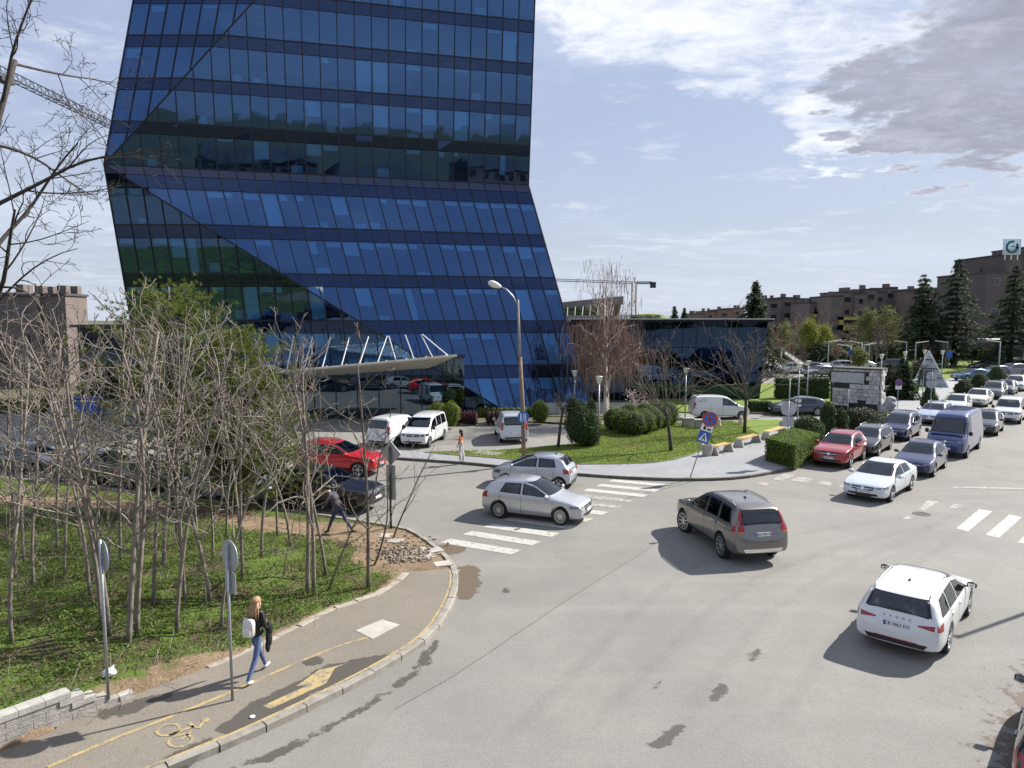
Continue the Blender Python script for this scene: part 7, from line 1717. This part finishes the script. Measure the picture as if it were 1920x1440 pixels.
def f_cross(t, c, a, s):
    p = f_plate(t, c, a, (s, s, 'sign_blue')); q = MB(); k = s * .40; q.add([(-k, -.009, -k * .85), (k, -.009, -k * .85), (0, -.009, k * .95)], [(0, 1, 2)]); tr = put(q, p, c, a, 'triangle', 'sign_white')
    q = MB(); disc(q, s * .055, -.012, 10, c=(0, s * .13), th=.002); q.add([(-.03, -.0125, s * .08), (.03, -.0125, s * .08), (.1, -.0125, -s * .28), (.06, -.0125, -s * .28), (0, -.0125, -s * .08), (-.07, -.0125, -s * .28), (-.11, -.0125, -s * .28)], [(6, 5, 4, 3, 2, 1, 0)]); put(q, p, c, a, 'walking_figure', 'letter_black')
pn = G(1293, 895, .125); hn = px_h(pn, 778); ln_ = (1331 - 1293) / 1331 * pn.y
front_sign('traffic_sign', 'leaning post with no-parking roundel above a blue crossing sign', pn, hn, ln_, [(f_nopark, px_h(pn, 786), .36), (f_note, px_h(pn, 803), (.56, .34, 'sign_white')), (f_cross, px_h(pn, 819), .56)])
pn = G(1494, 790, .13); front_sign('notice_sign', 'white notice with a red mark on the lamp by the side road', pn + Vector((0, -.1, 0)), px_h(pn, 748), 0, [(f_note, px_h(pn, 755), (.42, .52, 'sign_white'))])
pn = G(1682, 772, .13); front_sign('traffic_sign', 'red and white round sign at the walkway corner', pn, px_h(pn, 712), 0, [(f_nopark, px_h(pn, 717), .30), (f_plate, px_h(pn, 726), (.5, .35, 'sign_white'))])
for u, v, vt, lb in ((1594, 696, 661, 'small blue round sign in the car park'), (1778, 698, 664, 'small blue square sign next to the pyramid')):
    pn = G(u, v, .13); front_sign('traffic_sign', lb, pn, px_h(pn, vt - 6), 0, [(f_plate, px_h(pn, vt), (.8, .8 if u > 1600 else .7, 'sign_blue'))])
# ---- benches, bin, bollards
mat('bench_wood', (.48, .34, .13), .6, noise=(5, .25))
def bench(label, u0, v0, u1, v1):
    a, b_ = G(u0, v0, .125), G(u1, v1, .125); c = (a + b_) / 2; ln = (b_ - a).length; t = thing('bench', label, 'bench', c, math.atan2(b_.y - a.y, b_.x - a.x), 'benches along the footway')
    for s in (-1, 1):
        m = MB(); m.add([(s * ln / 2 - .06, -.34, 0), (s * ln / 2 + .06, -.34, 0), (s * ln / 2 + .06, .34, 0), (s * ln / 2 - .06, .34, 0), (s * ln / 2 - .06, -.17, .46), (s * ln / 2 + .06, -.17, .46), (s * ln / 2 + .06, .17, .46), (s * ln / 2 - .06, .17, .46)], [(3, 2, 1, 0), (4, 5, 6, 7), (0, 1, 5, 4), (1, 2, 6, 5), (2, 3, 7, 6), (3, 0, 4, 7)]); m.build('leg', 'concrete_pale', t)
    for k in range(4): m = MB(); m.box((0, -.18 + k * .12, .48), (ln - .10, .095, .05)); m.build('slat', 'bench_wood', t)
bench('concrete and wood bench beside the round bin', 1338, 853, 1366, 846); bench('concrete and wood bench midway along the lawn edge', 1385, 838, 1418, 829); bench('concrete and wood bench nearest the box hedge', 1436, 824, 1468, 814)
p = G(1326, 854, .125); t = thing('litter_bin', 'round pale concrete litter bin at the bench end', 'litter bin', p); m = MB(); m.lathe([(.001, 0), (.26, 0), (.30, .62), (.24, .62), (.20, .2), (.001, .2)], 18); m.build('body', 'concrete_pale', t, True, sharp=40); m = MB(); m.lathe([(.0, .45), (.22, .45)], 14); m.build('inner_liner', 'hall_frame', t)
p = G(1468, 806, .125); t = thing('litter_bin', 'pale concrete bin beside the bench near the box hedge', 'litter bin', p); m = MB(); m.lathe([(.001, 0), (.22, 0), (.25, .6), (.2, .6), (.17, .2), (.001, .2)], 18); m.build('body', 'concrete_pale', t, True, sharp=40); m = MB(); m.lathe([(.0, .45), (.19, .45)], 14); m.build('inner_liner', 'hall_frame', t)
mat('bollard_pink', (.55, .42, .40), .8)
for i, (u, v, lb) in enumerate([(1313, 803, 'square pale stone block beside the panel van'), (1332, 803, 'stone block next to the roundel sign'), (1347, 800, 'conical pinkish bollard by the panel van front'), (1389, 796, 'conical pinkish bollard by the street tree'), (1290, 800, 'stone block by the lawn lamp')]):
    p = G(u, v, .13); t = thing('bollard', lb, 'bollard', p); m = MB()
    if 'conical' in lb: m.lathe([(.001, 0), (.22, 0), (.2, .08), (.12, .42), (.13, .5), (.08, .6), (.001, .63)], 12); m.build('body', 'bollard_pink', t, True)
    else: m.box((0, 0, .28), (.75, .4, .56)); m.build('body', 'concrete_pale', t); m = MB(); m.box((0, 0, .59), (.85, .48, .07)); m.build('cap', 'concrete_pale', t)
# railings and fences
def fence(name, label, pts, h, step, postmat, panelmat, gap=.1, group=None):
    P = resample(pts, step); t = thing(name, label, 'fence', (P[0].x, P[0].y, .13)); o = P[0]
    for i, p in enumerate(P):
        m = MB(); m.box((p.x - o.x, p.y - o.y, h / 2), (.06, .06, h)); m.build('post', postmat, t)
        if i < len(P) - 1:
            q = P[i + 1]; a = math.atan2(q.y - p.y, q.x - p.x); c = (p + q) / 2 - o
            m = MB(); m.box((c.x, c.y, h * .52 + gap / 2), ((q - p).length - .08, .025, h - gap * 2), a); m.build('panel', panelmat, t)
            m = MB(); m.box((c.x, c.y, h), ((q - p).length, .05, .05), a); m.build('rail', postmat, t)
fence('glass_railing', 'green glass railing along the wide walkway', gl2([(1646, 752), (1722, 731)]), 1.05, 1.5, 'white_metal', 'pale_glass')
fence('panel_fence', 'grey panel fence between the tower and the lawn hedge', gl2([(1000, 783), (1120, 783), (1240, 783)]), 1.0, 1.8, 'galvanised', 'sign_back')
fence('low_fence', 'dark low railing before the tower foot', gl2([(850, 776), (1000, 778)]), .8, 1.6, 'hall_frame', 'hall_glass')
# ---- block wall with cap
mat('block_stone', (.32, .30, .27), .9, noise=(6, .22), bump=(30, .5)); mat('block_cap', (.37, .355, .32), .9, noise=(5, .2), bump=(30, .4))
wa, wb_ = g2(-70, 1446), g2(252, 1317); wdir = (wb_ - wa).normalized(); wlen = (wb_ - wa).length; wn = Vector((-wdir.y, wdir.x)); wang = math.atan2(wdir.y, wdir.x)
wall = thing('block_wall', 'low stepped retaining wall of grey concrete blocks', 'wall', (wa.x, wa.y, .12), wang); rh = .115
def wtop(x):   # number of courses
    r = wlen - x
    return 1 if r < .30 else 2 if r < .62 else 3 if r < .92 else 4 if r < 1.22 else 5
for c in range(5):
    x = -.2 * (c % 2)
    while x < wlen:
        w_ = .42; x1 = min(x + w_, wlen); 
        if x1 - x > .08 and wtop((x + x1) / 2) > c:
            cap = wtop((x + x1) / 2) == c + 1
            m = MB(); m.box(((x + x1) / 2, .13 + rnd.uniform(-.004, .004), (c + .5) * rh), (x1 - x - .008, .24 if not cap else .28, rh - .008)); m.build('block', 'block_cap' if cap else 'block_stone', wall)
        x += w_
# litter
mat('litter_white', (.72, .74, .78), .6)
m = MB(); p = bank_base(208, 1299); core_blob(m, (0, 0, .07), (.14, .10, .08), 1); m.add([(-.1, -.1, .02), (.12, -.05, .05), (.05, .1, .2), (-.1, .05, .1)], [(0, 1, 2, 3)]); o = m.build('plastic_bag', 'litter_white', None, False, p + Vector((.05, -.1, .02))); tag(o, 'crumpled white plastic bag at the foot of the wall post', 'litter')
m = MB(); m.lathe([(.001, 0), (.05, .0), (.055, .02), (.04, .028), (.001, .022)], 12); o = m.build('crushed_cup', 'litter_white', None, True, G(473, 1345, .128)); tag(o, 'crushed pale cup lying on the cycle lane', 'litter')
# ================================================================== PEOPLE
mat('skin', (.46, .29, .22), .55); mat('hair_blonde', (.33, .20, .10), .6, noise=(25, .4)); mat('hair_dark', (.018, .013, .011), .55, noise=(25, .4)); mat('denim', (.085, .13, .24), .85, noise=(14, .3), bump=(60, .3)); mat('denim_dark', (.035, .05, .10), .85, noise=(14, .3))
mat('black_cloth', (.010, .010, .012), .8, noise=(10, .3), bump=(20, .4)); mat('white_shoe', (.70, .69, .67), .6); mat('dark_shoe', (.02, .018, .018), .6); mat('grey_jacket', (.085, .075, .10), .85, noise=(10, .25), bump=(18, .4)); mat('orange_top', (.42, .11, .03), .8, noise=(9, .2)); mat('white_trousers', (.52, .50, .49), .8, noise=(9, .12)); mat('cream_bag', (.62, .60, .55), .7, noise=(6, .1))
def person(label, base, heading, J, mats, sc=1.0, cat='person'):
    """J: joints (x forward, y left, z up). mats: shoes, trousers, top, skin"""
    t = thing('person', label, cat, base, heading, None, sc)
    names = ['pelvis', 'spine', 'chest', 'neck', 'jaw', 'head', 'crown']; rad = dict(pelvis=(.13, .15), spine=(.105, .135), chest=(.115, .155), neck=(.052, .05), jaw=(.07, .062), head=(.098, .082), crown=(.062, .055))
    V = []; E_ = []; Rr = []; idx = {}
    def add(n, p, r, par=None):
        idx[n] = len(V); V.append(p); Rr.append(r if isinstance(r, tuple) else (r, r))
        if par is not None: E_.append((idx[par], idx[n]))
    add('pelvis', J['pelvis'], rad['pelvis']); pr = 'pelvis'
    for n in names[1:]: add(n, J[n], rad[n], pr); pr = n
    hv = Vector(J['head']); jw = Vector(J['jaw']); fw = Vector(J.get('face', (1, 0, 0))).normalized()
    add('nose', hv.lerp(jw, .45) + fw * .105, .013, 'jaw')
    hands = []
    for s, n in ((1, 'L'), (-1, 'R')):
        add('sh' + n, J['sh' + n], .062, 'chest'); add('el' + n, J['el' + n], .046, 'sh' + n); add('wr' + n, J['wr' + n], .030, 'el' + n)
        w = Vector(J['wr' + n]); d = (w - Vector(J['el' + n])).normalized(); pal = w + d * .075; hands.append(pal); add('pa' + n, pal, (.034, .018), 'wr' + n)
        sdv = d.cross(Vector((0, 1, 0))).normalized() if abs(d.y) < .9 else Vector((1, 0, 0))
        for k, ln in enumerate((.062, .072, .068, .054)):
            o = sdv * (.027 - .018 * k); a = pal + d * .03 + o; add('f%d%s' % (k, n), a + d * ln * .5 - Vector((0, s * .012, 0)), .0095, 'pa' + n); add('g%d%s' % (k, n), a + d * ln * .9 - Vector((0, s * .03, 0)), .008, 'f%d%s' % (k, n))
        add('th' + n, w + d * .05 + sdv * .05, .0105, 'wr' + n); add('ti' + n, w + d * .09 + sdv * .062, .009, 'th' + n)
        add('hi' + n, J['hi' + n], (.088, .088), 'pelvis'); add('kn' + n, J['kn' + n], .060, 'hi' + n); add('an' + n, J['an' + n], .042, 'kn' + n)
        td = Vector(J.get('toe' + n, (1, 0, -.25))).normalized(); a = Vector(J['an' + n]); add('he' + n, a + Vector((0, 0, -.045)) - td * .03, .038, 'an' + n); add('to' + n, a + Vector((0, 0, -.05)) + td * .15, (.042, .030), 'he' + n)
    me = bpy.data.meshes.new('body'); me.from_pydata([tuple(v) for v in V], E_, []); o = bpy.data.objects.new('body', me); COL.objects.link(o)
    sk = o.modifiers.new('sk', 'SKIN'); sk.use_smooth_shade = True; sk.branch_smoothing = .4
    for i, sv in enumerate(me.skin_vertices[0].data): sv.radius = Rr[i]; sv.use_root = i == 0
    su = o.modifiers.new('su', 'SUBSURF'); su.levels = 2; su.render_levels = 2
    dg = bpy.context.evaluated_depsgraph_get(); bm_ = bpy.data.meshes.new_from_object(o.evaluated_get(dg)); bpy.data.objects.remove(o)
    nk = Vector(J['neck']).z - .02; hp = Vector(J['pelvis']).z - .0
    for m in mats: bm_.materials.append(MATS[m])
    for p in bm_.polygons:
        c = p.center; mi = 2
        if c.z > nk and (c - hv).length < .30 and (Vector((c.x, c.y, c.z)) - Vector(J['neck'])).dot(hv - Vector(J['neck'])) > 0: mi = 3
        elif min((c - h).length for h in hands) < .11 and min((c - Vector(J['wr' + n])).length for n in 'LR') < .19 and (min((c - Vector(J['wr' + n])).dot((Vector(J['wr' + n]) - Vector(J['el' + n])).normalized()) for n in 'LR' if (c - Vector(J['wr' + n])).length < .19) > .0): mi = 3
        elif min((c - Vector(J['an' + n]) - Vector((.05, 0, -.06))).length for n in 'LR') < .155 and min(abs(c.z - Vector(J['an' + n]).z) if (c - Vector(J['an' + n])).length < .22 else 9 for n in 'LR') < 9 and c.z < max(Vector(J['an' + n]).z for n in 'LR' if (c - Vector(J['an' + n])).length < .25) - .0: mi = 0
        elif c.z < hp + .03 and min((c - h).length for h in hands) > .12:
            # arms stay sleeve-coloured
            da = min(((c - Vector(J['wr' + n])).length + (c - Vector(J['el' + n])).length) - (Vector(J['wr' + n]) - Vector(J['el' + n])).length for n in 'LR'); mi = 1 if da > .03 else 2
        p.material_index = mi; p.use_smooth = True
    ob('body', bm_, None, t)
    # eyes, mouth, ears
    sd = fw.cross(Vector((0, 0, 1))).normalized(); upv = (hv - jw).normalized()
    for s in (1, -1):
        m = MB(); core_blob(m, hv.lerp(jw, .15) + fw * .088 + sd * s * .032, (.010, .010, .007), 1); m.build('eye', 'hair_dark', t, True)
        m = MB(); core_blob(m, hv.lerp(jw, .35) + sd * s * .088, (.018, .012, .030), 1); m.build('ear', 'skin', t, True)
    m = MB(); core_blob(m, jw + fw * .070 + upv * .005, (.012, .022, .006), 1); m.build('mouth', 'sign_red', t, True)
    return t
def blobs(t, name, material, lst):
    m = MB()
    for c, r in lst: core_blob(m, c, r, 1)
    return m.build(name, material, t, True)
def hair_cap(t, material, J, extra=()):
    h = Vector(J['head']); f = Vector(J.get('face', (1, 0, 0))).normalized(); return blobs(t, 'hair', material, [(h - f * .022 + Vector((0, 0, .035)), (.112, .098, .098))] + list(extra))
# walking woman
A_, B_ = G(457, 1288, .125), G(506, 1254, .125); c = (A_ + B_) / 2; hd_ = math.atan2(B_.y - A_.y, B_.x - A_.x)
JW = dict(pelvis=(0, 0, .93), spine=(.01, 0, 1.12), chest=(.02, 0, 1.32), neck=(.04, 0, 1.46), jaw=(.065, 0, 1.52), head=(.07, 0, 1.60), crown=(.06, 0, 1.685), face=(1, -.1, -.12),
          shL=(.02, .165, 1.40), elL=(.10, .23, 1.15), wrL=(.30, .16, 1.08), shR=(.02, -.165, 1.40), elR=(.02, -.23, 1.13), wrR=(.22, -.16, 1.02),
          hiL=(0, .085, .90), knL=(.20, .085, .50), anL=(.36, .08, .12), toeL=(1, 0, .15), hiR=(0, -.085, .90), knR=(-.12, -.085, .50), anR=(-.36, -.08, .12), toeR=(1, 0, -.30))
w = person('woman walking in black jacket and jeans with a pale backpack', c, hd_, JW, ('white_shoe', 'denim', 'black_cloth', 'skin'), 1.0)
hair_cap(w, 'hair_blonde', JW, [((.0, 0, 1.52), (.075, .09, .11)), ((-.04, 0, 1.43), (.05, .09, .10))])
def superblob(mb, c, r, pw_=.45, n1=9, n2=16):
    sg_ = lambda v, e: math.copysign(abs(v) ** e, v); vs = []; fs = []
    for i in range(n1 + 1):
        a = -math.pi / 2 + math.pi * i / n1
        for j in range(n2):
            b_ = 2 * math.pi * j / n2; vs.append((c[0] + r[0] * sg_(math.cos(a), pw_) * sg_(math.cos(b_), pw_), c[1] + r[1] * sg_(math.cos(a), pw_) * sg_(math.sin(b_), pw_), c[2] + r[2] * sg_(math.sin(a), pw_)))
    for i in range(n1):
        for j in range(n2): fs.append((i * n2 + j, i * n2 + (j + 1) % n2, (i + 1) * n2 + (j + 1) % n2, (i + 1) * n2 + j))
    mb.add(vs, fs)
m = MB(); superblob(m, (-.165, .02, 1.14), (.075, .135, .20), .55); bk_ = m.build('backpack', 'cream_bag', w, True)
m = MB(); superblob(m, (-.24, .02, 1.06), (.03, .10, .09), .5); m.build('backpack_pocket', 'cream_bag', bk_, True)
m = MB()
for k in range(46):
    a_ = R(100 + k * 160 / 46); x_, y_ = math.cos(a_) * .085 - .0, math.sin(a_) * .10; q_ = rnd.uniform(-.03, .03); m.tube([(x_ * .8 + .04, y_ * .85, 1.62), (x_ + .02, y_, 1.53), (x_ * 1.1 - .01, y_ * 1.15 + q_, 1.42), (x_ * 1.1 - .02, y_ * 1.15 + q_ * 1.5, 1.33 + rnd.uniform(-.05, .05))], [.014, .017, .014, .004], 4)
m.build('hair_strands', 'hair_blonde', w, True)
m = MB(); m.tube([(.08, .10, 1.42), (.12, .11, 1.30), (-.02, .14, 1.05)], .014, 5); m.tube([(.08, -.10, 1.42), (.12, -.11, 1.30), (-.02, -.14, 1.05)], .014, 5); m.build('strap', 'cream_bag', bk_)
blobs(w, 'carried_coat', 'black_cloth', [((.22, -.17, 1.0), (.09, .07, .16)), ((.20, -.17, .80), (.085, .06, .20)), ((.17, -.16, .64), (.06, .05, .14))])
blobs(w, 'jacket_hem', 'black_cloth', [((.0, 0, 1.0), (.145, .17, .13)), ((.01, 0, 1.2), (.135, .175, .2))])
# walking man, bent forward
A_, B_ = G(657, 1009, .14), G(613, 1004, .14); c = (A_ + B_) / 2; c.z = h_at(c.x, c.y)
JM = dict(pelvis=(-.02, 0, .90), spine=(.08, 0, 1.08), chest=(.20, 0, 1.25), neck=(.30, 0, 1.36), jaw=(.36, 0, 1.40), head=(.40, 0, 1.47), crown=(.41, 0, 1.55), face=(1, 0, -.45),
          shL=(.20, .19, 1.31), elL=(.27, .24, 1.04), wrL=(.42, .18, .92), shR=(.20, -.19, 1.31), elR=(.14, -.25, 1.04), wrR=(.24, -.20, .84),
          hiL=(-.02, .09, .87), knL=(.18, .09, .48), anL=(.34, .09, .11), hiR=(-.02, -.09, .87), knR=(-.20, -.09, .50), anR=(-.48, -.09, .14), toeR=(1, 0, -.45))
mn = person('man walking bent forward in grey jacket and dark jeans on the dirt path', c, math.atan2(B_.y - A_.y, B_.x - A_.x), JM, ('dark_shoe', 'denim_dark', 'grey_jacket', 'skin'), 1.04)
hair_cap(mn, 'hair_dark', JM); blobs(mn, 'jacket_hem', 'grey_jacket', [((.05, 0, 1.0), (.165, .19, .15)), ((.14, 0, 1.18), (.16, .195, .17))])
# standing young woman in orange
c = G(865, 866, .125)
JS = dict(pelvis=(0, 0, .92), spine=(0, 0, 1.12), chest=(.0, 0, 1.31), neck=(.01, 0, 1.45), jaw=(.03, 0, 1.51), head=(.03, 0, 1.59), crown=(.02, 0, 1.67), face=(1, 0, -.1),
          shL=(0, .16, 1.39), elL=(.02, .23, 1.13), wrL=(.10, .20, .92), shR=(0, -.16, 1.39), elR=(.08, -.22, 1.14), wrR=(.24, -.12, 1.16),
          hiL=(0, .085, .89), knL=(.05, .09, .48), anL=(.02, .10, .11), hiR=(0, -.085, .89), knR=(.0, -.10, .48), anR=(-.10, -.14, .11))
g_ = person('young woman in orange top and pale trousers standing on the footway', c, R(165), JS, ('white_shoe', 'white_trousers', 'orange_top', 'skin'))
hair_cap(g_, 'hair_dark', JS, [((-.04, 0, 1.46), (.07, .09, .16))]); blobs(g_, 'shoulder_bag', 'cream_bag', [((-.10, .24, 1.02), (.09, .06, .15))]); blobs(g_, 'trouser_flare', 'white_trousers', [((.02, .10, .32), (.075, .075, .24)), ((-.06, -.12, .32), (.075, .075, .24))])
for u, v, hd_, lb in ((770, 775, 200, 'person in dark clothes waiting at the lobby glass'), (795, 773, 190, 'person in dark clothes beside the lobby entrance post')):
    c = G(u, v, .01); pp = person(lb, c, R(hd_), dict(JS, wrR=(.10, -.2, .92), elR=(.02, -.23, 1.13)), ('dark_shoe', 'black_cloth', 'black_cloth', 'skin'), 1.05); hair_cap(pp, 'hair_dark', JS)

# ================================================================== what the tower glass mirrors: the street behind the viewer
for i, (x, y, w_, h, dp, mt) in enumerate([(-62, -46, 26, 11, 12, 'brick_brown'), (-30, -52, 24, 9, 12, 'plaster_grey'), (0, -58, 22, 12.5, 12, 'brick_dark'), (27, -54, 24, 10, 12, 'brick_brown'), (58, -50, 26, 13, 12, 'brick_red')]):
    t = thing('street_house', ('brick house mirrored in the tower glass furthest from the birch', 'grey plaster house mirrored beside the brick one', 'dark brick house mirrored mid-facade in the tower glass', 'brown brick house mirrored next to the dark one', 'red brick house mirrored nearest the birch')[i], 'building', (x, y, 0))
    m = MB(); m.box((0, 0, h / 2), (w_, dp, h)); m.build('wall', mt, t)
    m = MB(); m.add([(-w_ / 2 - .4, dp / 2 + .4, h), (w_ / 2 + .4, dp / 2 + .4, h), (w_ / 2 + .4, -dp / 2 - .4, h), (-w_ / 2 - .4, -dp / 2 - .4, h), (-w_ / 2 + 2, 0, h + 2.6), (w_ / 2 - 2, 0, h + 2.6)], [(0, 1, 5, 4), (2, 3, 4, 5), (1, 2, 5), (3, 0, 4), (3, 2, 1, 0)]); m.build('roof', 'roof_felt', t)
    for r_ in range(int(h / 3)):
        for c in range(int(w_ / 3)):
            m = MB(); m.box((-w_ / 2 + 1.5 + c * 3, dp / 2 + .02, h - 1.6 - r_ * 3), (1.4, .08, 1.4)); m.build('window', 'window_dark', t)
for i in range(14):
    x = -64 + i * 9.5 + rnd.uniform(-2, 2); fir('mirrored_tree', 'dark street tree standing before the houses mirrored in the tower', Vector((x, -34 + rnd.uniform(-3, 3), 0)), rnd.uniform(5, 9), 2.6, 950 + i, gaps=.1, group='street trees behind the viewer', levels=14)
b = MB(); b.sheet([(-120, -30), (120, -30), (120, -14.0), (-120, -14.0)], 0.002); tag(b.build('side_street', 'asphalt'), kind='structure')
